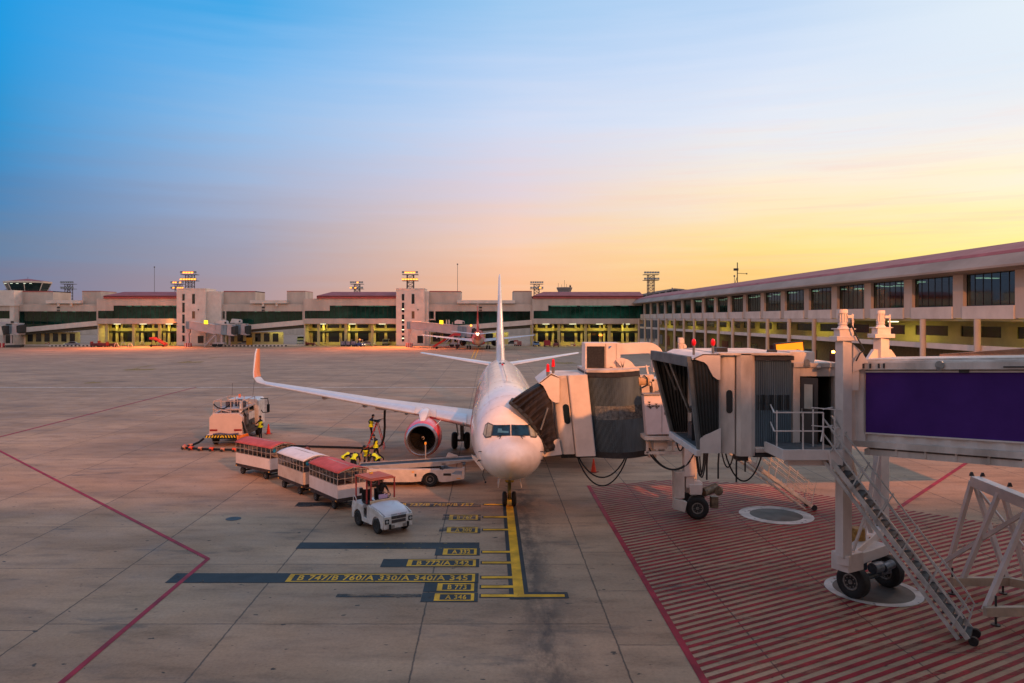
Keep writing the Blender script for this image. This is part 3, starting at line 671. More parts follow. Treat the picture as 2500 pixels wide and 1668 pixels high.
pole(1117, 646, 730, 262, 'thin lightning rod left of the airliner tail fin')
pole(1793, 675, 700, 215, 'thin short rod above the wing roof')
# ---------------- right wing ----------------
XW = 48.0
wing = empty('pier_wing_building', (XW, 150, 0), 0, 'long cream pier wing with deep fascia and tall dark windows along the right side', 'building')
YA, YZ_ = 30.0, 241.0
m = MB(); m.prism([(XW-2.6,YA,13.55),(XW-2.6,YA,13.35),(XW-.0,YA,13.2),(XW+14,YA,13.2),(XW+14,YA,14.6),(XW-1.6,YA,14.6)],(0,YZ_-YA,0)); m.build('fascia', mat('fascia_mauve',(.40,.315,.265),.8,var=.12,scale=.3,stretch=(1,.4,1)), wing)
m = MB(); m.prism([(XW-1.55,YA,14.62),(XW-1.2,YA,14.95),(XW+4,YA,16.3),(XW+14,YA,16.3),(XW+14,YA,14.62)],(0,YZ_-YA,0)); m.build('roof', ROOF, wing)
m = MB(); m.box(XW+.2, XW+14, YA, YZ_, 8.5, 8.78); m.build('floor_slab', WALL_Y, wing)
rm = MB(); rm.box(XW+9, XW+9.2, YA, YZ_, 8.8, 13.2); rm.box(XW+.6, XW+9, YA, YZ_, 8.8, 9.0); rm.box(XW+.6,XW+9,YA,YZ_,13.12,13.19); rm.build('interior', ROOM, wing)
ys = []; y = 68.3-9.27*4
while y < YZ_-3: ys.append(y); y += 9.27
for i, y in enumerate(ys):
    m = MB(); m.box(XW-.05, XW+.55, y-.85, y+.85, 8.8, 13.25); m.build('column', WALL, wing)
    y1 = y+9.27
    if y1 > YZ_: y1 = YZ_
    m = MB(); m.box(XW-.18, XW+.3, y+.86, y1-.86, 8.72, 10.0); m.build('spandrel_panel', WALL_L, wing, bevel=.02)
    w = MB(); w.add([(XW+.34,y+.85,10.0),(XW+.34,y1-.85,10.0),(XW+.34,y1-.85,13.2),(XW+.34,y+.85,13.2)],[(0,1,2,3)]); o = w.build('window', GLASS_W, wing)
    f = MB(); n = 6
    for k in range(n+1): yy = y+.9+(y1-y-1.8)*k/n; f.box(XW+.30, XW+.38, yy-.03, yy+.03, 10.0, 13.19)
    f.box(XW+.31, XW+.37, y+.86, y1-.86, 10.0, 10.08); f.build('mullion', DARK, o)
    if 50 < y < 190:
        rnd = random.Random(int(y)); 
        for k in range(3):
            yy = y+2+rnd.random()*4; xx = XW+1.5+rnd.random()*4; m = MB(); m.box(xx, xx+1.4, yy, yy+.22, 13.0, 13.08); m.build('ceiling_lamp', CEIL, wing)
ys2 = [y+5.4 for y in ys if y+5.4 < YZ_]
for i, y in enumerate(ys2):
    m = MB(); m.cyl((XW-.55,y,0),(XW-.55,y,8.7),.3,n=16); m.build('round_column', WALL, wing, smooth=True)
m = MB(); m.box(XW-.3, XW+.15, YA, YZ_, 5.55, 6.12); m.build('gallery_edge_beam', WALL_L, wing)
m = MB(); m.box(XW+.16, XW+9, YA, YZ_, 5.5, 5.75); m.build('gallery_floor', WALL_Y, wing)
m = MB(); m.box(XW-.3, XW+.2, 100, YZ_, 8.2, 8.7); m.build('gallery_top_beam', WALL, wing)
b = MB(); b.box(XW+6, XW+6.3, YA, YZ_, 5.76, 6.7); b.box(XW+6, XW+6.3, YA, YZ_, 7.9, 8.5)
for i, y in enumerate(ys): b.box(XW+6, XW+6.3, y, y+2.4, 6.7, 7.9)
b.build('gallery_rear_wall', WALL_Y, wing)
m = MB(); m.box(XW+6.12, XW+6.18, YA, YZ_, 6.7, 7.9); m.build('gallery_windows', GLASSB, wing)
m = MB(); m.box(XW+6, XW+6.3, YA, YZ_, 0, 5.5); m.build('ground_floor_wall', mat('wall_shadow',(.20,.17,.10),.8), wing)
for i, y in enumerate(ys):
    m = MB(); m.box(XW+5.9, XW+5.97, y+1, y+5.5, .6, 3.6); m.build('loading_door', GLASSB if i % 3 else mat('shutter_maroon',(.12,.02,.025),.6), wing)
for y in (70, 96, 122, 148, 174, 200, 226):
    m = MB(); m.box(XW+3, XW+3.3, y-1, y+1, 8.3, 8.42); m.build('lamp', LAMP_W, wing)
    area((XW+3.2, y, 8.25), .4, 8, 150, (1,.85,.15)); 
for y in (80, 130, 180, 225): area((XW+3.2, y, 5.4), .4, 10, 110, (1,.85,.15))
# rods and the hall behind the wing
t = empty('rooftop_antenna', (XW+5, 162, 16.3), 0, 'rooftop antenna post with a small horn and side arm on the pier wing roof', 'antenna')
x, y, z = XW+5, 162, 16.2; m = MB(); m.cyl((x,y,z),(x,y,z+4.5),.1,n=6); m.cyl((x-.5,y,z),(x,y,z+1.6),.06,n=6); m.cyl((x,y,z+2.2),(x+2,y,z+2.1),.06,n=6); m.sphere((x+2,y,z+2.1),.18,6); m.cbox((x-.3,y,z+3),(.9,.5,.5)); m.build('post', DARK, t)
t = empty('distant_hall', (82, 330, 0), 0, 'dark steel truss hall rising behind the corner of the pier wing', 'building')
Yh = 330; m = MB(); m.prism([(TX(1540,Yh),Yh,0),(TX(1730,Yh),Yh,0),(TX(1730,Yh),Yh,TZ(708,Yh)),(TX(1670,Yh),Yh,TZ(707,Yh)),(TX(1640,Yh),Yh,TZ(705,Yh)),(TX(1575,Yh),Yh,TZ(718,Yh)),(TX(1540,Yh),Yh,TZ(722,Yh))],(0,30,0)); m.build('hall_wall', mat('hall_grey',(.075,.085,.09),.7), t)
m = MB()
for k in range(7): x = 1575+k*15; m.bar((TX(x,Yh),Yh-1,TZ(727,Yh)),(TX(x+5,Yh),Yh-1,TZ(716-k*1.5,Yh)),.5)
m.bar((TX(1570,Yh),Yh-1,TZ(720,Yh)),(TX(1645,Yh),Yh-1,TZ(706,Yh)),.6); m.bar((TX(1645,Yh),Yh-1,TZ(706,Yh)),(TX(1668,Yh),Yh-1,TZ(708,Yh)),.6); m.bar((TX(1640,Yh),Yh-1,TZ(703,Yh)),(TX(1640,Yh),Yh-1,TZ(712,Yh)),.5)
m.build('roof_truss', mat('truss_grey',(.25,.24,.26),.6), t)
# far strip behind the openings so the horizon is closed
m = MB(); m.box(-400, 400, 420, 424, 0, 6.5); m.build('far_boundary_wall', WALL, label='long pale wall far beyond the openings under the terminal', cat='wall')
# sodium floodlights that wash the apron in front of the terminal (lit masts of the photo)
for px in (464, 1002):
    spot((TX(px,262)-0, 234, 16.5), (TX(px,262)-2, 214, 0), 110000, (1,.25,.05), 150, 1.0, 1.0)

# building the view is taken from: its roof edge keeps the roof floodlights off the near apron
t = empty('terminal_building', (0, -12, 0), 0, 'terminal building behind the viewpoint with floodlights on its roof', 'building')
m = MB(); m.box(-90, 70, -24, -6, 0, 22.0); m.box(-90, 70, -25, -2.2, 22.0, 22.6); m.build('wall', WALL, t)
for x, e, tx in ((22, 1.35, 14), (-34, .42, -24)):
    m = MB(); m.cbox((x, -15, 29.8), (2.4,.8,1.2), rx=R(-40)); h = m.build('floodlight', DARK, t)
    m = MB(); m.cbox((x, -14.55, 29.5), (2.2,.05,1.0), rx=R(-40)); m.build('lens', LAMP_O, h)
    m = MB(); m.cyl((x,-15.4,22.6),(x,-15.4,29.6),.12); m.build('floodlight_post', DARK, t)
    spot((x, -14.3, 29.6), (tx, 55, 0), e*(165000 if x > 0 else 170000), (1,.33,.10), 95, .9, .6)
# ---------------- airliners ----------------
SEC = [(0.0,.02,2.86,2.84),(.10,.26,3.10,2.60),(.3,.47,3.27,2.40),(.65,.80,3.45,2.14),(1.1,1.08,3.60,1.92),(1.45,1.26,3.72,1.80),(1.75,1.37,4.02,1.71),(2.1,1.47,4.38,1.63),(2.6,1.59,4.74,1.54),
  (3.2,1.69,4.99,1.47),(4.2,1.80,5.24,1.40),(5.6,1.86,5.40,1.36),(7.0,1.88,5.45,1.35),(14,1.88,5.45,1.35),(24.0,1.88,5.45,1.35),(26.5,1.84,5.45,1.52),(29.0,1.66,5.43,1.98),(31.5,1.36,5.38,2.62),(34,.98,5.27,3.32),(36.3,.60,5.10,3.92),(38.0,.28,4.88,4.36),(38.3,.12,4.76,4.50)]
def sec_at(y):
    for i in range(len(SEC)-1):
        a, b_ = SEC[i], SEC[i+1]
        if a[0] <= y <= b_[0]:
            t = (y-a[0])/(b_[0]-a[0]); return [a[k]+(b_[k]-a[k])*t for k in (1,2,3)]
    return SEC[-1][1:]
def fus(y, th, off=0.0):
    w, zt, zb = sec_at(y); w += off; zt += off; zb -= off
    zc = zb+(zt-zb)*.50; z = zc+math.sin(th)*((zt-zc) if math.sin(th) > 0 else (zc-zb)); return Vector((math.cos(th)*w, y, z))
def nose_hit(x, z, off=.012):
    lo, hi = 0.0, 7.0
    for _ in range(40):
        m = (lo+hi)/2; w, zt, zb = sec_at(m); zc = (zt+zb)/2
        rr = (x/w)**2+((z-zc)/((zt-zb)/2))**2
        if rr > 1: lo = m
        else: hi = m
    return Vector((x, hi-off*1.6, z+off*.6)) if abs(z-3) > .3 else Vector((x, hi-off, z))
def airliner(loc, rz, label, red=False, winglets=True, name='airliner', extra=True, lod=1):
    t = empty(name, loc, rz, label, 'airliner'); W = MAT[t.name]
    WH = mat('aircraft_white', (.80,.79,.80), .24, var=.04, scale=.6, coat=.5, dirt=(.60,.56,.54))
    WH.node_tree.nodes['Principled BSDF'].inputs['Coat Roughness'].default_value = .10
    RED = mat('aircraft_red', (.80,.045,.05), .28, var=.10, scale=1.5, coat=.6)
    WING = mat('wing_grey', (.62,.63,.65), .35, var=.06, scale=1.2, stretch=(1,.3,1))
    body = RED if red else WH
    def B(mb, n, m, parent=t, **k): return mb.build(n, m, parent, local=True, **k)
    n = 48; m = MB(); rings = []
    ysl = sorted(set([s[0] for s in SEC]+[.05,.2,.45,.85,1.28,1.6,1.92,2.35,2.9,3.7,4.9,25.2,27.7,30.2,32.8,35.2,37.2]))
    for y in ysl: rings.append([fus(y, 2*math.pi*i/n) for i in range(n)])
    m.loft(rings); fo = B(m, 'fuselage', body, smooth=True)
    if not red:
        seam = mat('skin_joint',(.38,.36,.36),.5)
        for y in (2.95,4.0,6.4,9.6,13.0,17.2,21.5,25.4,29.4):
            m = MB(); m.tube([fus(y, 2*math.pi*i/36, .001) for i in range(37)], .005, n=4, caps=False); B(m, 'skin_seam', seam)
        for th in (R(58),R(122),R(-20),R(200)):
            m = MB(); m.tube([fus(y, th, .001) for y in (3,4,5,6,8,12,20,24,26,28)], .008, n=4, caps=False); B(m, 'skin_seam', seam)
    if red:
        m = MB(); 
        m.loft([[fus(y, a, .012) for a in [math.pi*(1.12+.76*i/16) for i in range(17)]] for y in ysl if 2 < y < 33], caps=False, closed=False); B(m, 'belly_paint', WH, smooth=True)
    # cockpit windows
    gl = mat('windscreen', (.006,.035,.085), .12, var=.4, scale=2.5, spec=.45); fr = mat('windscreen_frame', (.07,.07,.075), .5)
    def patch(quad, nm, mt, parent, off, n_=5):
        q = [Vector(v) for v in quad]; mb = MB(); vs = []
        for i in range(n_+1):
            for j in range(n_+1):
                u, v = i/n_, j/n_; p = (q[0]*(1-u)+q[1]*u)*(1-v)+(q[3]*(1-u)+q[2]*u)*v; vs.append(nose_hit(p.x, p.y, off))
        mb.add(vs, [(i*(n_+1)+j, (i+1)*(n_+1)+j, (i+1)*(n_+1)+j+1, i*(n_+1)+j+1) for i in range(n_) for j in range(n_)])
        return B(mb, nm, mt, parent, smooth=True)
    for s in (1, -1):
        for q in (((.045,3.72),(.82,3.68),(.75,4.08),(.045,4.11)), ((.87,3.66),(1.08,3.60),(1.00,4.12),(.80,4.06)), ((1.11,3.60),(1.20,3.72),(1.12,4.02),(1.03,4.10))):
            c = Vector((sum(v[0] for v in q)/4, sum(v[1] for v in q)/4)); e = [tuple(c+(Vector(v)-c)*(1+(.03 if q[0][0] < .1 else .055)/max(.2,(Vector(v)-c).length))) for v in q]
            f = patch([(v[0]*s, v[1]) for v in e], 'window_frame', fr, t, .010)
            lit = mat('side_glass_lit', (.30,.33,.29), .1, var=.2, scale=2)  # paler than the windscreen: the lit look of the side panes is in the colour
            patch([(v[0]*s, v[1]) for v in q], 'windscreen', gl if (q[0][0] < .1 or red) else lit, f, .022)
        if extra:
            m = MB(); a = nose_hit(.42*s, 3.68, .04); b_ = nose_hit(.62*s, 3.63, .04); m.bar(a, b_, .02); m.bar(nose_hit(.5*s,3.58,.05), a, .02); B(m, 'wiper', BLACK)
            for x, z in ((1.28,3.0),(1.3,2.62),(1.33,2.55)):
                m = MB(); p = nose_hit(x*s, z, 0); m.bar(p, p+Vector((.12*s,-.02,0)), .03); m.bar(p+Vector((.12*s,-.02,0)), p+Vector((.12*s,-.16,0)), .025); B(m, 'pitot_probe', DARK)
    if extra:   # papers on the glare shield
        m = MB(); m.add([nose_hit(-.58,3.80,.03),nose_hit(-.1,3.80,.03),nose_hit(-.1,3.87,.03),nose_hit(-.38,3.88,.03),nose_hit(-.40,3.96,.03),nose_hit(-.56,3.96,.03)],[(0,1,2,3,4,5)]); B(m, 'glare_shield_sheet', mat('paper_blue',(.06,.20,.34),.6))
    # cabin windows
    for s in (0, math.pi):
        for k in range(44):
            y = 6.2+k*.56
            if y > 30: break
            m = MB(); th = R(15); vs = [fus(y+dy, (th+dt if s == 0 else math.pi-th-dt), .008) for dy, dt in ((-.12,-.07),(-.08,-.1),(.08,-.1),(.12,-.07),(.12,.07),(.08,.1),(-.08,.1),(-.12,.07))]
            m.add(vs, [tuple(range(8))]); B(m, 'cabin_window', GLASSB)
    def sidepatch(y0, y1, t0, t1, nm, mt, s, ny=6, off=.014, slant=0):
        m = MB(); vs = []
        for i in range(ny+1):
            for j in range(5):
                th = t0+(t1-t0)*j/4; y = y0+(y1-y0)*i/ny+slant*j/4; vs.append(fus(y, th if s > 0 else math.pi-th, off))
        m.add(vs, [(i*5+j,(i+1)*5+j,(i+1)*5+j+1,i*5+j+1) for i in range(ny) for j in range(4)]); B(m, nm, mt, smooth=True)
    if not red:
        for s in (1, -1):
            # slanted red lettering blocks along the side and a round badge
            for k, (w_, hh) in enumerate(((.9,.30),(.7,.30),(.8,.34),(1.3,.30),(.8,.3),(.9,.32))): sidepatch(7.6+k*1.6, 7.6+k*1.6+w_*.8, R(2), R(2)+hh*1.9, 'livery_letter', RED, s, 3, slant=.55)
            m = MB(); vs = [fus(5.6+.42*math.cos(a), (R(9)+.20*math.sin(a)) if s > 0 else math.pi-R(9)-.20*math.sin(a), .014) for a in [2*math.pi*i/20 for i in range(20)]]
            m.add(vs, [tuple(range(20))]); B(m, 'round_badge', mat('badge_orange',(.85,.10,.03),.3))
            m = MB(); pts = [fus(y, th if s > 0 else math.pi-th, .012) for y, th in ((4.35,R(-32)),(4.35,R(28)),(5.2,R(28)),(5.2,R(-32)),(4.35,R(-32)))]
            m.tube(pts, .018, n=5, caps=False); B(m, 'door_outline', mat('seam_grey',(.25,.25,.26),.5))
            sidepatch(17.2, 17.7, R(24), R(40), 'yellow_marking', mat('yellow_sticker',(.85,.60,.02),.4), s, 2)
    # wings
    def airf(x, yl, yt, z, th, n_=9, rot=0.0, twist=0):
        c = yt-yl; up = []; lo = []
        for i in range(n_+1):
            u = (1-math.cos(math.pi*i/n_))/2; yt_ = 5*th*c*(.2969*math.sqrt(u)-.126*u-.3516*u*u+.2843*u**3-.1015*u**4)
            cam_ = .018*c*math.sin(math.pi*u)
            up.append((u*c, cam_+yt_)); lo.append((u*c, cam_-yt_*.8))
        prof = up+lo[-2:0:-1]; return [Vector((x-h*math.sin(rot), yl+u, z+h*math.cos(rot)-twist*u)) for u, h in prof]
    st = [(1.0,12.6,20.9,2.42,.13,0),(1.9,13.2,20.8,2.50,.13,0),(4.8,14.9,20.9,2.86,.12,0),(8.5,16.75,21.2,3.28,.11,0),(12.5,18.8,22.1,3.76,.105,0),(16.6,20.85,22.75,4.26,.10,0)]
    wl = [(17.05,21.1,22.85,4.36,.09,R(15)),(17.35,21.45,23.05,4.62,.085,R(45)),(17.5,21.85,23.3,5.0,.08,R(72)),(17.6,22.4,23.65,5.7,.075,R(80)),(17.70,22.95,23.95,6.3,.07,R(82)),(17.73,23.3,24.05,6.58,.06,R(82))]
    for s in (1, -1):
        mir = Matrix.Diagonal((s,1,1,1))
        m = MB(); m.T = mir; sts = st+(wl[:2] if winglets else [])
        m.loft([airf(*a[:5], rot=a[5], twist=.03) for a in sts]); wg = B(m, 'wing', WING, smooth=True)
        if winglets:
            m = MB(); m.T = mir; m.loft([airf(*a[:5], rot=a[5]) for a in wl[1:]]); wo = B(m, 'winglet', mat('winglet_orange',(.85,.22,.06),.35,var=.06), smooth=True)
            m = MB(); m.T = mir; m.tube([Vector((a[0]+.02,a[1]+.03,a[3])) for a in wl[1:]], .05, n=6); B(m, 'winglet_leading_edge', WH, wo, smooth=True)
        # polished slats: front tenth of the aerofoil, a little proud
        m = MB(); m.T = mir
        for a0_, a1_ in ((2.3,4.15),(5.55,16.4)):
            rr = []
            for i in range(9):
                x = a0_+(a1_-a0_)*i/8
                for k in range(len(st)-1):
                    if st[k][0] <= x <= st[k+1][0]: break
                A, B2 = st[k], st[k+1]; u = (x-A[0])/(B2[0]-A[0]); v = [A[q]+(B2[q]-A[q])*u for q in range(5)]; c = v[2]-v[1]
                ring_ = []
                for q in range(-5, 6):
                    uu = (abs(q)/5)**2*.13; yt_ = 5*v[4]*c*(.2969*math.sqrt(uu)-.126*uu-.3516*uu*uu+.2843*uu**3)
                    h = .018*c*math.sin(math.pi*uu)+(yt_ if q >= 0 else -yt_*.8)
                    ring_.append(Vector((x, v[1]+uu*c-.025, v[3]+h+(.012 if q >= 0 else -.012))))
                rr.append(ring_)
            m.loft(rr, caps=False, closed=False)
        B(m, 'leading_edge_slat', mat('slat_metal', (.72,.74,.78), .33, .45, var=.05, scale=3), wg, smooth=True)
        for x, yb, z in ((6.4,19.4,2.62),(9.3,20.3,3.0),(12.2,21.3,3.42)):
            m = MB(); m.T = mir; m.sphere((x, yb, z), 1, 12, .14, 1.7, .24); B(m, 'flap_track_fairing', WING, wg, smooth=True)
        m = MB(); m.T = mir; m.cbox((7.9,17.6,2.98),(.7,.8,.16)); m.sphere((6.9,17.1,2.95),1,8,.22,.5,.16); B(m, 'refuel_panel', WING, wg)
        m = MB(); m.T = mir; m.sphere((2.35,13.62,2.55),.2,10,1.2,.8,.7); B(m, 'landing_light', mat('light_glass',(.25,.35,.40),.05,var=0), smooth=True)
        # engine
        ex, ez, ey = 4.83, 1.80, 12.0; m = MB(); m.T = mir
        m.lathe([(0.20,.955),(.35,1.01),(.7,1.06),(1.3,1.09),(2.2,1.05),(3.2,.90),(3.7,.80),(3.72,.74)], (ex,ey,ez), n=48); en = B(m, 'engine', RED if not red else DARK, smooth=True)
        m = MB(); m.T = mir; m.lathe([(1.0,.765),(.5,.745),(.15,.765),(.04,.80),(0,.84),(.03,.885),(.10,.92),(.205,.957)], (ex,ey,ez), n=48); B(m, 'inlet_lip', mat('inlet_lip',(.46,.46,.50),.25,.85,var=.05), en, smooth=True)
        m = MB(); m.T = mir; m.lathe([(.98,.77),(1.6,.74),(1.62,.05)], (ex,ey,ez), n=40); B(m, 'inlet_duct', mat('duct_dark',(.03,.03,.035),.5,.3), en, smooth=True)
        m = MB(); m.T = mir
        for k in range(24):
            a = 2*math.pi*k/24; b2 = a+.2; c_, s_ = math.cos, math.sin
            m.add([(ex+.18*c_(a),ey+1.2,ez+.18*s_(a)),(ex+.74*c_(a),ey+1.25,ez+.74*s_(a)),(ex+.74*c_(b2),ey+1.42,ez+.74*s_(b2)),(ex+.18*c_(b2),ey+1.4,ez+.18*s_(b2))],[(0,1,2,3)])
        B(m, 'fan_blades', mat('fan_metal',(.06,.06,.065),.45,.6,var=0), en)
        m = MB(); m.T = mir; m.lathe([(.92,.01),(1.0,.08),(1.15,.15),(1.3,.20)], (ex,ey,ez), n=20, caps=True); sp = B(m, 'spinner', BLACK, en, smooth=True)
        m = MB(); m.T = mir; m.tube([Vector((ex+(.03+.10*k/14)*math.cos(k*.42), ey+.915+.12*k/14-.012, ez+(.03+.10*k/14)*math.sin(k*.42))) for k in range(12)], .013, n=5); B(m, 'spiral_mark', WH, sp)
        m = MB(); m.T = mir; m.lathe([(3.6,.6),(4.4,.48),(4.9,.30),(5.3,.08)], (ex,ey,ez), n=28); B(m, 'exhaust_cone', DARK, en, smooth=True)
        m = MB(); m.T = mir
        m.loft([[Vector((ex+dx*w_, y, z)) for dx, z in ((-1,z0),(-1,z1-.08),(-.5,z1),(.5,z1),(1,z1-.08),(1,z0))] for y, w_, z0, z1 in ((ey+.55,.12,2.75,2.86),(ey+1.2,.24,2.7,3.20),(ey+2.2,.26,2.7,3.36),(ey+3.6,.22,2.5,3.25),(ey+5,.15,2.4,3.0))])
        B(m, 'pylon', WH, en, smooth=True)
        m = MB(); m.T = mir; th = R(135); m.add([(ex+math.cos(th)*1.03,ey+.75,ez+math.sin(th)*1.03),(ex+math.cos(th)*1.05,ey+1.6,ez+math.sin(th)*1.05),(ex+math.cos(th)*1.42,ey+1.75,ez+math.sin(th)*1.36),(ex+math.cos(th)*1.36,ey+1.3,ez+math.sin(th)*1.32)],[(0,1,2,3)])
        B(m, 'nacelle_strake', WH, en, solid=.03)
        # tailplane
        m = MB(); m.T = mir; m.loft([airf(.5,33.0,36.9,4.72,.10), airf(1.2,33.4,37.0,4.80,.10), airf(7.1,37.1,38.6,5.62,.09), airf(7.2,37.35,38.6,5.63,.05)]); B(m, 'tailplane', WH if not red else WING, smooth=True)
        # main gear
        gx, gy = 2.86, 19.7; g = empty('landing_gear_leg', (0,0,0)) if False else None
        m = MB(); m.T = mir; m.cyl((gx-.1,gy,.56),(gx-.05,gy,2.6),.13); m.cyl((gx-.6,gy,.56),(gx+.55,gy,.56),.08); m.bar((gx-.1,gy+.1,1.9),(gx-1.5,gy+.1,2.3),.1); m.bar((gx-.1,gy-.2,1.2),(gx-.1,gy-.55,.7),.08)
        m.cbox((gx+.28,gy,1.65),(.05,.9,1.5),ry=R(8)); lg = B(m, 'main_gear_leg', STEEL)
        for wx in (-.42, .42):
            m = MB(); m.T = mir; m.lathe([(-.19,.20),(-.20,.42),(-.14,.53),(-.06,.565),(.06,.565),(.14,.53),(.20,.42),(.19,.20)], (gx+wx,gy,.565), axis='x', n=28, caps=True); w = B(m, 'wheel', BLACK, lg, smooth=True)
        m = MB(); m.T = mir; m.add([(1.7,gy-1.9,1.55),(1.2,gy-1.9,1.35),(1.0,gy-1.7,1.25),(1.15,gy+.6,1.3),(1.75,gy+.6,1.5)],[(0,1,2,3,4)]); B(m, 'gear_door', WH, solid=.04)
    # wing to body fairing
    m = MB(); m.loft([[Vector((w_*math.cos(a), y, 2.0+h*math.sin(a))) for a in [2*math.pi*i/24 for i in range(24)]] for y, w_, h in ((11.2,.6,.3),(12.2,1.75,.75),(13.5,2.0,.88),(20,2.0,.88),(22,1.6,.7),(23.5,.6,.3))]); B(m, 'wing_root_fairing', WING if not red else RED, smooth=True)
    # fin
    def fin(z, yl, yt, th):
        c = yt-yl; pr = []
        for i in range(9): u = (1-math.cos(math.pi*i/8))/2; pr.append((u*c, 5*th*c*(.2969*math.sqrt(u)-.126*u-.3516*u*u+.2843*u**3-.1015*u**4)))
        return [Vector((h, yl+u, z)) for u, h in pr]+[Vector((-h, yl+u, z)) for u, h in pr[-2:0:-1]]
    m = MB(); m.loft([fin(5.0,30.6,37.6,.13), fin(5.5,31.3,37.7,.13), fin(9.0,34.3,38.2,.13), fin(12.5,37.1,38.9,.12), fin(12.8,37.6,38.95,.07)]); fo2 = B(m, 'tail_fin', body, smooth=True)
    m = MB(); m.loft([fin(5.2,26.5,33.0,.02), fin(5.75,29.2,33,.02), fin(6.6,31.6,33.2,.05)]); B(m, 'dorsal_fin', body, fo2, smooth=True)
    m = MB(); m.loft([fin(5.7,36.1,37.72,.10),fin(12.2,38.0,38.93,.10)]); B(m, 'rudder', body, fo2, smooth=True)
    # nose gear
    m = MB(); m.cyl((0,4.1,.34),(0,4.0,1.9),.085); m.cyl((-.32,4.1,.34),(.32,4.1,.34),.05); m.bar((0,3.85,1.5),(0,3.3,1.75),.07); m.cbox((0,3.8,1.25),(.34,.12,.16)); m.bar((.02,3.98,1.1),(.02,3.7,.75),.07); m.bar((.02,3.7,.75),(.02,4.0,.42),.07)
    ng = B(m, 'nose_gear_leg', mat('gear_olive',(.28,.25,.10),.45,.3,var=.2,scale=9))
    for s in (1, -1):
        m = MB(); m.lathe([(-.10,.12),(-.11,.25),(-.07,.33),(0,.345),(.07,.33),(.11,.25),(.10,.12)], (.22*s,4.1,.345), axis='x', n=28, caps=True); B(m, 'wheel', BLACK, ng, smooth=True)
        m = MB(); m.add([(.42*s,2.9,1.62),(.42*s,4.6,1.5),(.52*s,4.5,1.02),(.52*s,3.1,1.08)],[(0,1,2,3)]); B(m, 'nose_gear_door', WH, solid=.035)
        m = MB(); m.cbox((.13*s,3.74,1.28),(.14,.06,.14)); B(m, 'taxi_light', mat('amber_glass',(.75,.45,.05),.2,var=0), ng)
    if extra:
        # crown antennas, lamps
        m = MB(); m.prism([(-.02,9.0,5.44),(-.02,9.45,5.44),(-.02,9.5,5.72),(-.02,9.3,5.72)],(.04,0,0)); B(m, 'blade_antenna', WH)
        for y, x in ((24.6,-.12),(24.6,.12),(25.1,-.12),(25.1,.12)):
            m = MB(); m.sphere((x,y,5.452),1,10,.10,.20,.04); B(m, 'crown_vent', DARK)
        m = MB(); m.sphere((0,22.9,5.47),.09,8); B(m, 'beacon', mat('beacon_red',(.5,.01,.01),.2,var=0))
        m = MB(); m.sphere((0,8.4,5.43),1,10,.22,.10,.03); B(m, 'crown_plate', DARK)
        m = MB(); m.box(-.015,.015,9.6,22.5,5.448,5.456); B(m, 'crown_seam', mat('seam_grey',(.25,.25,.26),.5))
        m = MB(); p = fus(2.9, math.pi*1.25); m.prism([p, p+Vector((-.1,0,-.1)), p+Vector((-.55,.1,.45)), p+Vector((-.6,.1,.62)), p+Vector((-.35,0,.5))], (0,.05,0)); B(m, 'access_panel', WH)
        m = MB(); m.tube([p, p+Vector((-.08,0,-.3)), p+Vector((.05,0,-.62))], .015); m.sphere(p+Vector((.05,0,-.62)), .05, 8); B(m, 'ground_cable', DARK)
    if red:
        for dx, z in ((-.25,5.0),(.25,5.0),(0,4.6)):
            m = MB(); m.sphere((dx,38.35,z),.17,8); B(m, 'tail_light', mat('tail_lamp',(1,.8,.6),.4,var=0,emit=(1,.45,.25),es=14))
    return t
plane = airliner((.93, 31.4, 0), 0, 'white airliner with red engines facing the camera at the stop line')
far = airliner((-3.1, 234.0, 0), math.pi, 'dark red airliner seen from behind in front of the far terminal', red=True, winglets=False, extra=False)
far.scale = (.96,.96,.96)
# ---------------- jet bridges ----------------
CURT = mat('corrugated_curtain', (.22,.315,.39), .42, .25, var=.2, scale=2, stretch=(1,1,.2))
CURT_SHADE = mat('curtain_groove_shade', (.03,.045,.055), .6, .1, var=.2, scale=3)  # recess shade of the corrugation, put into a darker groove colour
CANV = mat('canopy_canvas', (.030,.038,.042), .6, var=.3, scale=1.5, dirt=(.03,.028,.025))
CANV_G = mat('canopy_canvas_grey', (.13,.145,.15), .6, var=.2, scale=2)
CANV_B = mat('canopy_canvas_brown', (.030,.025,.023), .7, var=.35, scale=2.5, stretch=(1,1,.3))
PURP = mat('purple_panel', (.060,.019,.165), .75, var=.10, scale=.8, spec=.15)
HATCHM = mat('platform_deck', (.10,.11,.12), .6, var=.2, scale=4)
REDL = mat('red_marker', (.75,.01,.02), .3, var=0)
def catenary(p, q, sag, n=18):
    p, q = Vector(p), Vector(q); return [p.lerp(q, i/n)-Vector((0,0,sag*(1-(2*i/n-1)**2)**.85 if 0 < i < n else 0)) for i in range(n+1)]
def curtain(mb, p, q, z0, z1, n, depth=.05, top=None):
    """vertical corrugated sheet from p to q (xy)"""
    p, q = Vector((p[0],p[1],0)), Vector((q[0],q[1],0)); d = (q-p).normalized(); nrm = Vector((d.y,-d.x,0))
    k = n*4+1; vs = []
    for i in range(k):
        o = (0,1,1,0)[i % 4]*depth; b_ = p.lerp(q, i/(k-1))+nrm*o
        vs += [b_+Vector((0,0,z0)), b_+Vector((0,0,z1))]
    o_ = len(mb.m); mb.add(vs, [(2*i, 2*i+2, 2*i+3, 2*i+1) for i in range(k-1)])
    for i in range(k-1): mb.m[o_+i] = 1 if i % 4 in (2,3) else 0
    return mb
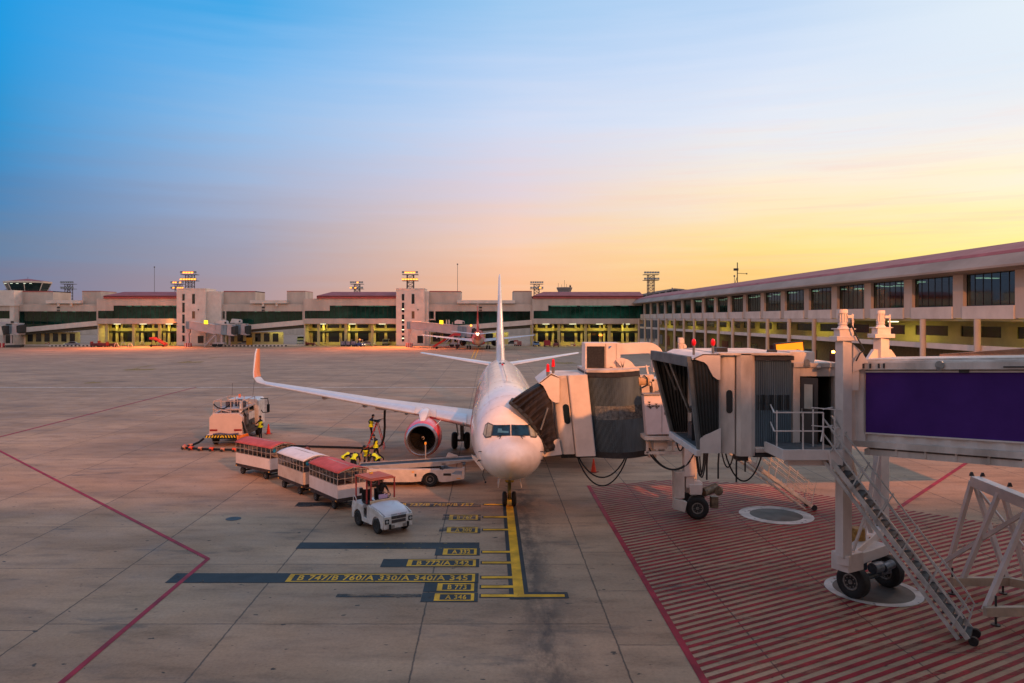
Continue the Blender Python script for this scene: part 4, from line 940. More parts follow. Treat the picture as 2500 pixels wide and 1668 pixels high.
def motor(mb, x, y, z, s=1.0, h=None):
    o_ = len(mb.v); motor_(mb, x, y, z, s)
    if h: mb.v[o_:] = [(a, b_, z+(c-z)*h) for a, b_, c in mb.v[o_:]]
    return mb
def motor_(mb, x, y, z, s=1.0):
    mb.cyl((x,y,z),(x,y,z+.22*s),.17*s,.10*s,n=16); mb.cyl((x,y,z+.22*s),(x,y,z+.30*s),.14*s,n=16)
    mb.cyl((x,y,z+.30*s),(x,y,z+.85*s),.115*s,.115*s,n=16)
    for k in range(12):
        a = 2*math.pi*k/12; mb.cbox((x+.12*s*math.cos(a), y+.12*s*math.sin(a), z+.58*s), (.04*s,.015*s,.45*s), rz=a)
    mb.cyl((x,y,z+.85*s),(x,y,z+1.06*s),.145*s,.135*s,n=16); mb.cbox((x+.16*s,y-.06*s,z+.66*s),(.14*s,.14*s,.14*s)); return mb
# ===== near bridge (undocked) =====
br = empty('jet_bridge', (12.4, 24.5, 0), 0, 'large near jet bridge with a purple side panel and an open empty cab', 'jet bridge', 'jet bridges on the apron')
u = Vector((.629,-.777,0)); nn = Vector((.777,.629,0)); A0 = Vector((11.25,23.35,0)); SL = .055
def tp(a, w, z): return A0+u*a+nn*w+Vector((0,0,z+SL*a))
def tbox(mb, a0, a1, w0, w1, z0, z1):
    return mb.add([tp(a0,w0,z0),tp(a1,w0,z0),tp(a1,w1,z0),tp(a0,w1,z0),tp(a0,w0,z1),tp(a1,w0,z1),tp(a1,w1,z1),tp(a0,w1,z1)],[(0,3,2,1),(4,5,6,7),(0,1,5,4),(1,2,6,5),(2,3,7,6),(3,0,4,7)])
LT = 13.0
m = MB(); tbox(m, 0, LT, .10, 3.0, 4.95, 7.30); m.build('tunnel', BPNT, br)
m = MB(); tbox(m, 0, LT, .02, 3.1, 7.30, 7.46); tbox(m, 0, LT, -.10, .02, 7.22, 7.42); tbox(m, -.05, LT, .3, 2.8, 7.46, 7.52); m.build('tunnel_roof', BPNT, br)
# corrugated wall strips above and below the panel
for z0, z1 in ((7.18,7.30),(5.04,5.25)):
    m = MB(); vs = []; k = 19*4+1
    for i in range(k):
        a = .35+(LT-.4)*i/(k-1); w_ = (.095,.045,.045,.095)[i % 4]; vs += [tp(a,w_,z0), tp(a,w_,z1)]
    m.add(vs, [(2*i,2*i+2,2*i+3,2*i+1) for i in range(k-1)]); m.build('tunnel_corrugation', BPNT2, br)
m = MB(); tbox(m, .32, LT, .045, .10, 5.30, 7.13); m.build('advert_panel', PURP, br)
m = MB()
for z0, z1 in ((7.13,7.17),(5.26,5.30)): tbox(m, .28, LT, .0, .10, z0, z1)
tbox(m, .27, .32, .0, .10, 5.26, 7.17); m.build('panel_frame', BPNT2, br)
m = MB()
tbox(m, 0, LT, -.08, .10, 4.86, 5.04); tbox(m, .3, LT, .0, .35, 4.62, 4.80); tbox(m, 0, LT, 2.8, 3.1, 4.62, 5.0); tbox(m, -.1, LT, .1, 3.0, 4.86, 4.94)
for k in range(16): tbox(m, .4+k*.8, .46+k*.8, -.02, .32, 4.66, 4.90)
m.build('tunnel_underframe', BPNT, br)
m = MB(); tbox(m, 0, .32, .0, .12, 5.04, 7.22); tbox(m, -.12, .05, -.05, .2, 4.86, 7.42); m.build('tunnel_end_frame', BPNT2, br)
m = MB(); tbox(m, 4.0, 4.55, -.12, -.10, 7.26, 7.30); tbox(m, 2.9, 3.15, -.02, .01, 7.12, 7.22)
for a in (.3,.5,.75,.9): tbox(m, a, a+.05, -.13, -.10, 7.26, 7.4)
m.build('rail_bracket', DARK, br)
for a in (2.45, 7.2): 
    m = MB(); c = tp(a, -.14, 7.34); m.cyl(c, c+nn*.06, .12, n=18); m.cbox(tp(a,-.12,7.24), (.16,.06,.1)); m.build('guide_roller', STEEL, br)
# sloping roof walkway cover seen at the far side
m = MB(); m.add([tp(1.6,2.2,7.55),tp(LT,1.4,7.62),tp(LT,1.4,7.95),tp(5,1.8,7.80),tp(1.6,2.2,7.6)],[(0,1,2,3,4)]); m.build('roof_walkway', mat('walkway_panels',(.42,.24,.15),.7,var=.3,scale=1.6,dirt=(.2,.1,.06)), br, solid=.04)
# lift columns
def lift(cx_, cy_, z0, z1, w, name='lift_column'):
    m = MB(); m.cbox((cx_,cy_,(z0+z1)/2),(w,w*.9,z1-z0),rz=R(20)); m.cbox((cx_,cy_,z1+.03),(w*1.9,w*1.3,.14),rz=R(4)); m.cbox((cx_,cy_,z1+.20),(w*1.25,w,.22),rz=R(4)); m.cbox((cx_,cy_,z1+.32),(w*1.7,w*1.1,.03),rz=R(4))
    m.cyl((cx_+w*.72,cy_-.05,z1+.1),(cx_+w*.72,cy_-.05,z1+.78),.03,n=8)
    o = m.build(name, BPNT2, br, bevel=.012); m = MB(); motor(m, cx_-.02, cy_, z1+.33, 1.0, .56); m.build('lift_motor', BPNT2, o); return o
lc = lift(10.84, 23.2, 1.5, 8.15, .35)
m = MB(); m.prism([(11.08,23.1,7.15),(11.55,23.0,7.35),(11.35,23.05,7.75),(11.1,23.1,8.0)],(0,.06,0)); m.prism([(11.05,23.15,6.6),(11.25,23.1,6.6),(11.28,23.1,7.5),(11.05,23.15,7.6)],(0,.05,0)); m.build('gusset', BPNT2, lc)
m = MB(); m.tube([(10.95,22.95,8.75),(10.94,22.9,8.6),(11.12,22.9,8.2),(11.32,22.9,7.85),(11.2,22.92,7.72),(11.1,22.95,7.5)], .022); m.build('cable', DARK, lc)
lf = lift(13.75, 26.6, 1.5, 8.15, .38)
m = MB(); m.prism([(12.9,26.5,7.05),(14.6,26.5,7.05),(14.3,26.5,7.35),(14.05,26.5,7.7),(13.45,26.5,7.7),(13.2,26.5,7.3)],(0,.2,0)); m.build('gusset', BPNT2, lf)
m = MB(); m.bar((10.75,23.05,1.42),(13.85,26.75,1.42),.36,.30); m.cbox((11.1,23.5,1.3),(.75,.6,.55),rz=R(30)); m.bar((11.6,24.1,1.2),(13.0,25.1,1.2),.5,.35); m.build('cross_beam', BPNT2, br, bevel=.02)
m = MB(); m.bar((11.1,23.5,4.7),(12.7,25.2,1.7),.13); m.bar((13.6,26.4,4.6),(12.5,25.3,1.6),.13); m.bar((11.25,23.45,1.6),(12.0,23.9,3.0),.07); m.build('brace', BPNT2, br)
def bigwheel(c, ax, r, w, parent, hub=True):
    c = Vector(c); ax = Vector(ax).normalized(); m = MB(); T = Matrix.Translation(c) @ ax.to_track_quat('Y','Z').to_matrix().to_4x4()
    m.T = T; m.lathe([(-w*.42,r*.50),(-w*.5,r*.62),(-w*.5,r*.84),(-w*.36,r*.97),(-.1*w,r),(.1*w,r),(w*.36,r*.97),(w*.5,r*.84),(w*.5,r*.62),(w*.42,r*.50)],(0,0,0),n=36,caps=True); o = m.build('tyre', BLACK, parent, smooth=True)
    for s in (-1,1):
        m = MB(); m.T = T; m.lathe([(s*w*.43,.01),(s*w*.47,r*.12),(s*w*.40,r*.16),(s*w*.38,r*.34),(s*w*.46,r*.44),(s*w*.44,r*.50)],(0,0,0),n=24); 
        for k in range(8): a = 2*math.pi*k/8; m.cyl((r*.30*math.cos(a),s*w*.37,r*.30*math.sin(a)),(r*.30*math.cos(a),s*w*.45,r*.30*math.sin(a)),r*.045,n=6)
        m.build('rim', mat('rim_grey',(.26,.24,.22),.5,.3,var=.3,scale=12), o, smooth=True)
    return o
axd = (1.75,1.0,0)
bigwheel((11.45,23.85,.52), axd, .52, .36, br); bigwheel((13.05,24.85,.52), axd, .52, .36, br)
m = MB(); m.cyl((11.5,23.9,.52),(13.0,24.8,.52),.10); m.cyl((11.9,24.4,.75),(11.9,24.4,1.35),.24,n=20); m.cyl((12.0,23.75,.95),(12.35,23.95,.95),.17,n=16); m.cyl((12.45,23.95,.9),(12.85,24.2,.95),.14,n=16); m.cbox((12.55,24.25,.8),(.5,.35,.3),rz=R(30)); m.build('drive_motor', mat('motor_blue_grey',(.11,.14,.18),.4,.4,var=.3,scale=7), br, smooth=True)
m = MB(); m.cyl((12.05,24.75,1.45),(12.05,24.75,1.95),.22,.20,n=20); m.tube(catenary((11.8,24.5,1.9),(12.5,24.9,1.6),.3,8),.02); m.build('slip_ring', mat('ochre_housing',(.45,.25,.06),.6,var=.25,scale=6), br, smooth=True)
# cab: axis-parallel box whose opening faces left
Yn, Yf, zf, zt = 24.05, 27.9, 4.55, 7.62
def rcol(mb, x0, x1, y, z0, z1, left_round=.22, d=.5):
    """folded sheet column: rounded left corner, flat front"""
    pts = [(x0, y+d)]+[(x0+left_round*(1-math.cos(a)), y+left_round*(1-math.sin(a))) for a in [math.pi/2*i/6 for i in range(7)]]+[(x1-.04, y),(x1, y+.05),(x1, y+d)]
    mb.prism([(px_, py_, z0) for px_, py_ in pts], (0,0,z1-z0)); return mb
m = MB(); rcol(m, 7.30, 7.82, Yn+.02, zf-.05, zt); m.build('cab_front_column', BPNT, br, smooth=True)
m = MB(); rcol(m, 7.30, 7.82, Yf-.5, zf, zt, d=.5); m.build('cab_front_column', BPNT, br, smooth=True)
m = MB(); 
pts = [(7.84,Yn+.5),(7.84,Yn-.02),(7.95,Yn-.10),(8.28,Yn-.10),(8.43,Yn+.02),(8.43,Yn+.5)]; m.prism([(a,b_,zf-.12) for a,b_ in pts],(0,0,zt+.05-zf+.12)); m.build('cab_side_column', BPNT, br)
m = MB(); m.add([(7.62+.10*math.cos(a), Yn+.005, 6.15+(.27 if math.sin(a) > 0 else -.27)+.10*math.sin(a)) for a in [2*math.pi*i/24 for i in range(24)]], [tuple(range(24))]); m.build('oval_window', GLASSB, br, solid=.02)
m = MB(); m.box(7.3, 11.0, Yn+.4, Yf, zf, zf+.15); m.box(7.25, 9.6, Yn-.1, Yf, zt, zt+.08); m.box(7.3,9.6,Yf-.1,Yf,zf,zt); m.box(8.45,11.0,Yn-.02,Yn+.3,zf-.02,zf+.12); m.build('cab_body', BPNT, br, bevel=.015)
m = MB(); curtain(m, (8.45, Yn+.1), (9.62, Yn+.1), zf+.16, zt-.17, 20, .06); m.build('curtain_wall', [CURT, CURT_SHADE], br)
m = MB()
for k in range(22): x = 8.50+k*1.05/22; m.box(x, x+.022, Yn+.03, Yn+.045, 5.88, 6.36)
m.build('vision_slot', GLASSB, br)
m = MB(); m.box(8.43, 9.66, Yn-.03, Yn+.25, zt-.16, zt-.02); m.build('curtain_header', DARK, br)
# door bay
m = MB(); m.box(9.64, 9.86, Yn, Yn+.25, zf, zt-.3); m.box(9.86, 11.0, Yn+.004, Yn+.25, 6.95, zt-.3); m.box(10.95, 11.15, Yn+.003, Yn+.3, zf, zt-.3); m.box(9.64, 11.1, Yn-.05, Yn+.35, zt-.38, zt-.24); m.box(9.66, 10.45, Yn+.3, Yn+1.6, zt-.24, zt+.10); m.box(9.66,11.1,Yn+.3,Yn+3,zt-.28,zt-.23); m.build('door_bay', BPNT, br, bevel=.01)
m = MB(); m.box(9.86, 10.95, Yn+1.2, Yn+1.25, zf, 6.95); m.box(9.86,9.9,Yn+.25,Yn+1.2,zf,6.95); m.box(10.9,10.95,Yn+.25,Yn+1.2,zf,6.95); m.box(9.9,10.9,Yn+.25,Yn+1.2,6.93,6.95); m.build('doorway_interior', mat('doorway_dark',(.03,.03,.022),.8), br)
m = MB(); a = Vector((9.88,Yn+.02,0)); b_ = Vector((10.22,Yn-.42,0)); dd = (b_-a).normalized(); m.add([a+Vector((0,0,4.85)), b_+Vector((0,0,4.85)), b_+Vector((0,0,6.92)), a+Vector((0,0,6.92))],[(0,1,2,3)]); dr = m.build('service_door', mat('door_dark',(.045,.04,.042),.4,var=.15), br, solid=.05)
m = MB(); o_ = Vector((-.03,-.04,0)); c0_ = a.lerp(b_,.25)+o_; c1_ = a.lerp(b_,.75)+o_; m.add([c0_+Vector((0,0,5.95)), c1_+Vector((0,0,5.95)), c1_+Vector((0,0,6.72)), c0_+Vector((0,0,6.72))],[(0,1,2,3)]); m.build('door_window', mat('door_glass',(.42,.42,.38),.2,var=.1), dr)
m = MB(); c = a.lerp(b_,.12)+o_*1.5; m.bar(c+Vector((0,0,5.7)), c+Vector((0,0,5.95)), .03); m.build('door_handle', STEEL, dr)
m = MB(); m.cyl((10.42,Yn-.14,7.24),(10.42,Yn,7.26),.07,.09,n=14); m.cyl((10.30,Yn-.16,7.23),(10.44,Yn-.12,7.25),.05,n=10); m.build('bulkhead_lamp', STEEL, br, smooth=True)
m = MB(); m.cyl((10.05,Yn-.07,7.40),(10.05,Yn-.05,7.40),.10,n=14); m.cbox((10.05,Yn-.07,7.30),(.2,.03,.06)); m.build('guide_roller', STEEL, br)
# canopy: inclined frame, pleated sides and roof, inside visible
fr_ = {'nb':Vector((6.66,Yn,zf+.05)),'nt':Vector((6.34,Yn-.02,7.42)),'ft':Vector((5.98,Yf-.1,7.45)),'fb':Vector((6.72,Yf,zf+.05))}
cb_ = {'nb':Vector((7.3,Yn+.06,zf+.05)),'nt':Vector((7.3,Yn+.06,zt-.05)),'ft':Vector((7.3,Yf-.05,zt-.05)),'fb':Vector((7.3,Yf-.05,zf+.05))}
def pleats(mb, p0, p1, q0, q1, n, depth, nrm, k=7, slack=0):
    """sheet spanning edge p0-p1 (frame) to q0-q1 (cab) folded into n pleats parallel to those edges"""
    vs = []; cnt = n*2+1; nrm = Vector(nrm)
    for i in range(cnt):
        t = i/(cnt-1)
        for j in range(k+1):
            s_ = j/k; p = p0.lerp(p1, s_); q = q0.lerp(q1, s_); x = p.lerp(q, t)+nrm*((depth if i % 2 else 0)+math.sin(s_*math.pi)*slack*math.sin(t*math.pi)); vs.append(x)
    mb.add(vs, [(i*(k+1)+j,(i+1)*(k+1)+j,(i+1)*(k+1)+j+1,i*(k+1)+j+1) for i in range(cnt-1) for j in range(k)]); return mb
m = MB(); pleats(m, fr_['nb'], fr_['nt'], cb_['nb'], cb_['nt'], 8, .07, (0,-1,0), slack=.05); pleats(m, fr_['nt'], fr_['ft'], cb_['nt'], cb_['ft'], 7, .07, (0,0,1)); pleats(m, fr_['fb'], fr_['ft'], cb_['fb'], cb_['ft'], 8, .07, (0,1,0)); m.build('canopy', CANV, br)
m = MB(); m.bar(fr_['nb'], fr_['nt'], .16, .12); m.bar(fr_['fb'], fr_['ft'], .16, .12); m.bar(fr_['nt']+Vector((0,0,.0)), fr_['ft'], .16, .34, up=(0,0,1)); m.build('canopy_frame', CANV_G, br, bevel=.02)
m = MB(); m.bar((6.45,Yf-.9,7.2),(7.25,Yf-.5,5.4),.09); m.bar((6.3,Yf-.5,7.25),(6.75,Yf-.45,6.2),.05); m.build('canopy_strut', STEEL, br)
m = MB(); m.box(7.32, 7.4, Yn+.5, Yf-.5, zf+.1, zt-.1); m.build('cab_inner_door', mat('cab_inside',(.04,.05,.045),.8), br)
m = MB(); m.box(6.75, 7.32, Yn+.06, Yf-.1, zf-.02, zf+.06); m.build('cab_floor', HATCHM, br)
m = MB(); m.bar((6.62,Yn-.08,zf-.02),(6.68,Yf,zf-.02),.16,.22); m.build('bumper', BPNT2, br, bevel=.03)
m = MB(); m.cyl((7.0,26.2,zf+.06),(7.0,26.2,zf+1.1),.02,n=6); m.sphere((7.0,26.2,zf+1.15),.09,10); m.cbox((7.05,26.2,zf+.35),(.25,.5,.6)); m.build('control_console', DARK, br)
pr = [(6.75,zt+.04),(7.30,zt+.04),(7.30,6.85),(7.2,6.86),(7.08,6.95),(6.98,7.12),(6.9,7.3),(6.80,7.4),(6.42,7.52)]
m = MB(); m.prism([(x, Yn-.10, z) for x, z in pr[::-1]], (0,.03,0)); m.prism([(6.42,Yn-.1,7.52),(6.75,Yn-.1,zt+.05),(7.3,Yn-.1,zt+.05),(7.3,Yn-.1,zt+.01),(6.75,Yn-.1,zt+.01),(6.42,Yn-.1,7.48)],(0,3.9,0)); m.build('canopy_hood', BPNT2, br)
m = MB(); m.prism([(x, Yn-.08, z) for x, z in ((6.66,zf-.02),(6.66,4.98),(6.82,5.10),(7.0,5.17),(7.32,5.32),(7.32,zf+.02),(7.3,zf-.02))], (0,.04,0)); m.build('lower_gusset', BPNT2, br)
for x, y in ((6.55,24.3),(7.15,24.25)):
    m = MB(); m.cyl((x,y,zt),(x,y,zt+.32),.04,n=8); o = m.build('marker_post', STEEL, br); m = MB(); m.sphere((x,y,zt+.40),.08,10,sz=1.6); m.build('marker_lamp', REDL, o, smooth=True)
m = MB(); m.box(7.4, 7.75, Yn+.6, Yn+1.2, zt+.08, zt+.22); m.cyl((9.0,Yn+.5,zt+.1),(9.3,Yn+.5,zt+.1),.06); m.build('roof_box', DARK, br)
m = MB(); m.box(10.7,10.78,Yn+1.2,Yn+1.28,7.36,7.46); o = m.build('beacon_base', DARK, br); m = MB(); m.sphere((10.74,Yn+1.24,7.53),.07,10); m.build('amber_beacon', mat('amber_lit',(1,.4,.05),.3,var=0,emit=(1,.33,.05),es=22), o)
m = MB(); m.cbox((11.75,25.9,7.58),(.1,.1,.06)); m.build('beacon_base', DARK, br); m = MB(); m.sphere((11.75,25.9,7.64),.06,8); m.build('amber_beacon', _mc['amber_lit'], br)
# under-cab parts, cables
m = MB()
for p, q, s_ in (((7.55,24.3,4.55),(8.75,24.3,4.5),.95),((8.3,24.6,4.5),(8.4,24.9,4.5),.7)): m.tube(catenary(p,q,s_),.025)
m.build('hanging_cable', BLACK, br, smooth=True)
m = MB(); m.box(7.9,8.25,Yn+.1,Yn+.5,zf-.3,zf-.12); m.box(8.45,9.6,Yn,Yn+.15,zf-.16,zf-.05); m.box(8.45,9.0,Yn+.2,Yn+.5,zf-.2,zf-.05); m.build('cab_underframe', DARK, br)
# service stair
st_ = empty('stair', (12.9, 20.6, 0)) if False else None
run = Vector((.797,-.604,0)); per = Vector((.604,.797,0)); L0 = Vector((9.95,22.55,4.86)); L1 = Vector((12.85,20.35,.12)); W_ = .86
GALV = mat('stair_paint', (.50,.49,.475), .5, .1, var=.2, scale=2.5)
m = MB(); m.box(8.72, 10.5, 22.5, 24.0, 4.70, 4.86); m.build('platform_deck', HATCHM, br)
m = MB(); m.box(8.68, 10.45, 22.42, 22.5, 4.60, 4.90); m.box(8.68, 8.75, 22.5, 23.95, 4.60, 4.90); m.box(8.9,10.2,22.6,22.9,4.40,4.60); m.prism([(10.0,22.40,4.86),(10.45,22.40,4.86),(10.45,22.40,4.45),(10.1,22.40,4.3)],(0,.05,0)); m.build('platform_edge', BPNT2, br)
m = MB()
for s_ in (0, W_):
    a, b_ = L0+per*s_, L1+per*s_; m.bar(a+Vector((0,0,-.02)), b_+Vector((0,0,.06)), .05, .13); m.bar(a-Vector((0,0,.30)), b_-run*.22+Vector((0,0,.0)), .05, .10)
m.build('stair_stringer', GALV, br)
m = MB(); NT = 18
for k in range(NT):
    c = L0.lerp(L1, (k+.6)/NT)+per*W_/2; m.cbox(c, (.26, W_-.06, .035), rz=math.atan2(run.y, run.x)); m.cbox(c+run*.12+Vector((0,0,-.04)), (.02, W_-.06, .08), rz=math.atan2(run.y, run.x))
m.build('stair_tread', mat('tread_dark',(.085,.095,.10),.6,.2,var=.25,scale=5), br)
m = MB()
for s_ in (-.03, W_+.03):
    a, b_ = L0+per*s_, L1+per*s_-run*.1
    for h in (.95, .5): m.bar(a+Vector((0,0,h)), b_+Vector((0,0,h+.1)), .04)
    for k in range(6):
        c = a.lerp(b_, (k+.15)/5.6); m.bar(c-Vector((0,0,.1)), c+run*.35+Vector((0,0,.62)), .035)
    m.bar(b_+Vector((0,0,1.05)), b_+run*.18+Vector((0,0,.75)), .035); m.bar(b_+run*.18+Vector((0,0,.75)), b_+Vector((0,0,.2)), .035)
m.build('stair_handrail', GALV, br)
m = MB()
pp = [(8.45,22.45),(10.0,22.45),(10.6,22.9)]
for h in (.55, 1.10):
    m.bar((8.45,22.5,4.9+h),(9.9,22.48,4.9+h),.035); m.bar((8.45,22.5,4.9+h),(8.9,24.0,4.9+h+.06),.035); m.bar((9.9,22.48,4.9+h+.1),(10.4,22.95,4.9+h+.1),.03); m.bar((9.9,23.3,4.95+h),(10.7,23.1,4.9+h),.03)
for x, y in ((8.72,23.0),(9.3,22.48),(9.9,22.48),(10.45,22.95),(9.95,23.3)): m.bar((x,y,4.75),(x,y,6.0),.035)
m.bar((9.9,22.48,5.5),(9.8,22.4,5.15),.03)
m.build('platform_railing', BPNT2, br)
for s_ in (.1, W_-.1): 
    c = L1+per*s_+run*.12; m = MB(); m.cyl(c-per*.06+Vector((0,0,0)), c+per*.06, .12, n=18); m.build('stair_wheel', BLACK, br, smooth=True)
# ===== steel trestle at the right =====
tr = empty('steel_trestle', (15.9, 24, 0), 0, 'pale steel A frame trestle standing right of the near bridge stair', 'trestle')
m = MB(); T0, T1 = Vector((16.05,25.2,3.38)), Vector((15.9,22.3,3.30)); Tm = T0.lerp(T1,.5)
m.bar(T0, T1, .14, .34); m.bar(T0+Vector((.12,0,.15)), T1+Vector((.12,0,.15)), .3, .03); top = m.build('top_beam', BPNT2, tr, bevel=.01)
for c in (T0, T0+Vector((.3,-.1,0)), Tm+Vector((.35,0,0))): m = MB(); m.prism([c+Vector((-.08,0,.17)),c+Vector((.08,0,.17)),c+Vector((.03,0,.30)),c+Vector((-.03,0,.30))],(0,.05,0)); m.build('lifting_lug', DARK, top)
for p, q in ((T0,(15.72,26.0,.2)),(Tm,(15.05,24.2,.3)),(T1,(14.25,21.8,.4)),(T0+Vector((.1,0,-.1)),(16.55,24.15,.3)),(Tm+Vector((.15,0,-.1)),(17.1,24.0,.25)),(T1+Vector((.1,0,0)),(17.4,22.0,.3))):
    m = MB(); m.bar(p, q, .13, .15, up=(0,1,0)); m.build('leg', BPNT2, tr, bevel=.008)
m = MB(); m.bar(T1+Vector((-.1,-.06,-.15)), (15.35,25.6,.55), .09, .12); m.bar(T0+Vector((.1,.1,-.1)),(16.9,22.8,.9),.05,.08); m.build('brace', BPNT2, tr)
m = MB(); m.bar((14.15,21.65,.42),(21,21.9,.42),.16,.26); m.bar((14.7,24.1,.42),(16.6,24.15,.42),.16,.26); m.bar((16.55,24.1,.42),(18.4,22.4,.42),.16,.26); m.build('base_beam', mat('beam_buff',(.50,.42,.33),.6,var=.15), tr)
for x, y in ((14.5,21.7),(14.75,24.15),(16.4,24.2),(17.4,23.5)):
    m = MB(); m.cyl((x,y,.02),(x,y,.85),.03,n=8); m.cyl((x,y,0),(x,y,.04),.12,n=12); m.build('screw_jack', DARK, tr)
# ===== docked bridge =====
ba = empty('jet_bridge', (9.0, 33.8, 0), 0, 'jet bridge docked to the white airliner with a brown fan shaped canopy', 'jet bridge', 'jet bridges on the apron')
Ya, Yb = 33.9, 37.4; za, zb_ = 2.75, 6.15; LEAN = .105     # the cab leans: x shift per metre of height
def lx(x, z): return x-(z-za)*LEAN
def lean(mb): 
    mb.v = [(lx(x, z)+.12, y, z-(x-4.5)*-.035) for x, y, z in mb.v]; return mb
def LB(mb, n, m_, **k): return lean(mb).build(n, m_, k.pop('parent', ba), **k)
m = MB(); rcol(m, 3.02, 3.72, Ya, za, zb_, .36, .6); LB(m, 'cab_front_column', BPNT, smooth=True)
m = MB(); rcol(m, 3.74, 4.62, Ya-.12, za-.1, zb_+.12, .10, .6); LB(m, 'cab_side_column', BPNT2, smooth=True)
m = MB(); m.add([(3.52+.14*math.cos(a), Ya-.015, 4.55+(.30 if math.sin(a) > 0 else -.30)+.14*math.sin(a)) for a in [2*math.pi*i/24 for i in range(24)]], [tuple(range(24))]); LB(m, 'oval_window', GLASSB, solid=.02)
def arcpts(x0, x1, bow, n): return [(x0+(x1-x0)*i/n, Ya+.25-bow*math.sin(math.pi*i/n)) for i in range(n+1)]
ap = arcpts(4.62, 7.0, .55, 24); m = MB()
for i in range(24): curtain(m, ap[i], ap[i+1], za+.05, zb_-.02, 2, .05)
LB(m, 'curtain_wall', [CURT, CURT_SHADE])
m = MB()
for i in range(2, 23):
    for k in (.25,.75):
        x = ap[i][0]+(ap[i+1][0]-ap[i][0])*k; y = ap[i][1]+(ap[i+1][1]-ap[i][1])*k-.05; m.box(x-.018, x+.018, y, y+.012, 4.25, 4.85)
LB(m, 'vision_slot', mat('slot_grey',(.20,.21,.20),.5,var=.5,scale=8))  # mid grey slots with patchy tone
m = MB(); m.prism([(x, y-.08, zb_-.02) for x, y in ap]+[(7.0,Yb,zb_-.02),(4.6,Yb,zb_-.02)], (0,0,.22)); LB(m, 'curtain_header', DARK)
m = MB(); m.prism([(x, y-.12, zb_+.21) for x, y in ap]+[(7.0,Yb,zb_+.21),(4.6,Yb,zb_+.21)], (0,0,.10)); m.box(3.0,4.6,Ya+.1,Yb,zb_+.0,zb_+.1); LB(m, 'cab_roof', BPNT)
m = MB(); m.prism([(x, y-.05, za-.22) for x, y in ap]+[(7.0,Yb,za-.22),(3.1,Yb,za-.22),(3.1,Ya+.3,za-.22)], (0,0,.26)); LB(m, 'cab_floor', DARK)
m = MB(); m.box(3.1,7.2,Yb-.1,Yb,za,zb_); LB(m, 'cab_rear_wall', BPNT)
m = MB(); m.box(7.0,7.35,Ya+.1,Ya+.4,za-.3,zb_-.1); m.box(7.0,7.6,Ya+.1,Ya+.6,zb_-.3,zb_); m.box(7.5,7.75,Ya+.1,Ya+.3,za-.2,zb_-.2); LB(m, 'rear_frame', BPNT)
# tunnel running right behind the near bridge
m = MB(); m.prism([(7.3,Ya+.3,3.2),(24,Ya+.3,4.0),(24,Ya+.3,6.3),(7.3,Ya+.3,5.75)],(0,3.0,0)); m.build('tunnel', BPNT, ba)
m = MB(); m.prism([(7.2,Ya+.2,3.0),(24,Ya+.2,3.75),(24,Ya+.2,4.0),(7.2,Ya+.2,3.25)],(0,3.2,0)); m.prism([(7.2,Ya+.2,5.75),(24,Ya+.2,6.32),(24,Ya+.2,6.45),(7.2,Ya+.2,5.9)],(0,3.2,0)); m.build('tunnel_frame', BPNT2, ba)
# fan canopy wrapping the nose
arch = [Vector((1.10,34.6,5.05)),Vector((.98,33.9,4.98)),Vector((1.35,33.55,4.72)),Vector((1.78,33.45,4.30)),Vector((2.12,33.5,3.75)),Vector((2.38,33.6,3.2)),Vector((2.62,33.7,2.85))]
edge = [Vector((2.95,36.8,6.0)),Vector((2.65,34.2,6.02)),Vector((2.72,33.95,5.75)),Vector((2.78,33.88,5.1)),Vector((2.86,33.88,4.3)),Vector((2.98,33.88,3.5)),Vector((3.05,33.9,2.9))]
m = MB(); vs = []; K = 13
def cr(pts, t):
    k = min(int(t*(len(pts)-1)), len(pts)-2); f = t*(len(pts)-1)-k; f = f*f*(3-2*f)*.3+f*.7; return pts[k].lerp(pts[k+1], f)
NA = 44
for i in range(NA+1):
    t = i/NA; p, q = cr(arch, t), cr(edge, t); fold = .20 if i % 4 in (1, 2) else 0
    for j in range(K+1):
        s_ = j/K; x = p.lerp(q, s_); bulge = math.sin(s_*math.pi)*.10; x = x+Vector((-.35,-.8,.25)).normalized()*(bulge+fold*(.55+.45*math.cos(s_*2.6))); vs.append(x)
m.add(vs, [(i*(K+1)+j,(i+1)*(K+1)+j,(i+1)*(K+1)+j+1,i*(K+1)+j+1) for i in range(NA) for j in range(K)]); m.build('canopy', CANV_B, ba, solid=.02)
m = MB(); m.tube([a+Vector((-.04,-.08,.04)) for a in arch], .09, n=8); m.build('canopy_frame', CANV, ba, smooth=True)
m = MB(); p = arch[4].lerp(edge[4], .25)+Vector((-.05,-.28,.0)); q = arch[3].lerp(edge[3], .85)+Vector((-.05,-.28,-.15)); m.bar(p, q, .05); m.build('canopy_strut', STEEL, ba)
hp = [(2.75,6.32),(3.12,6.15),(3.12,5.05),(2.98,5.02),(2.82,5.08),(2.66,5.25),(2.52,5.55),(2.40,5.78),(2.22,5.90)]
m = MB(); m.prism([(x, Ya-.12, z) for x, z in hp[::-1]], (0,.05,0)); m.prism([(2.22,Ya-.12,5.92),(2.75,Ya-.12,6.34),(3.12,Ya-.12,6.18),(3.12,Ya-.12,6.12),(2.75,Ya-.12,6.26),(2.22,Ya-.12,5.86)],(0,3.2,0)); m.build('canopy_hood', BPNT2, ba)
m = MB(); m.prism([(x, Ya-.12, z) for x, z in ((2.42,2.62),(2.40,2.95),(2.52,3.12),(2.95,3.38),(3.10,3.42),(3.22,2.80),(3.22,2.72))], (0,.06,0)); m.build('lower_gusset', BPNT2, ba)
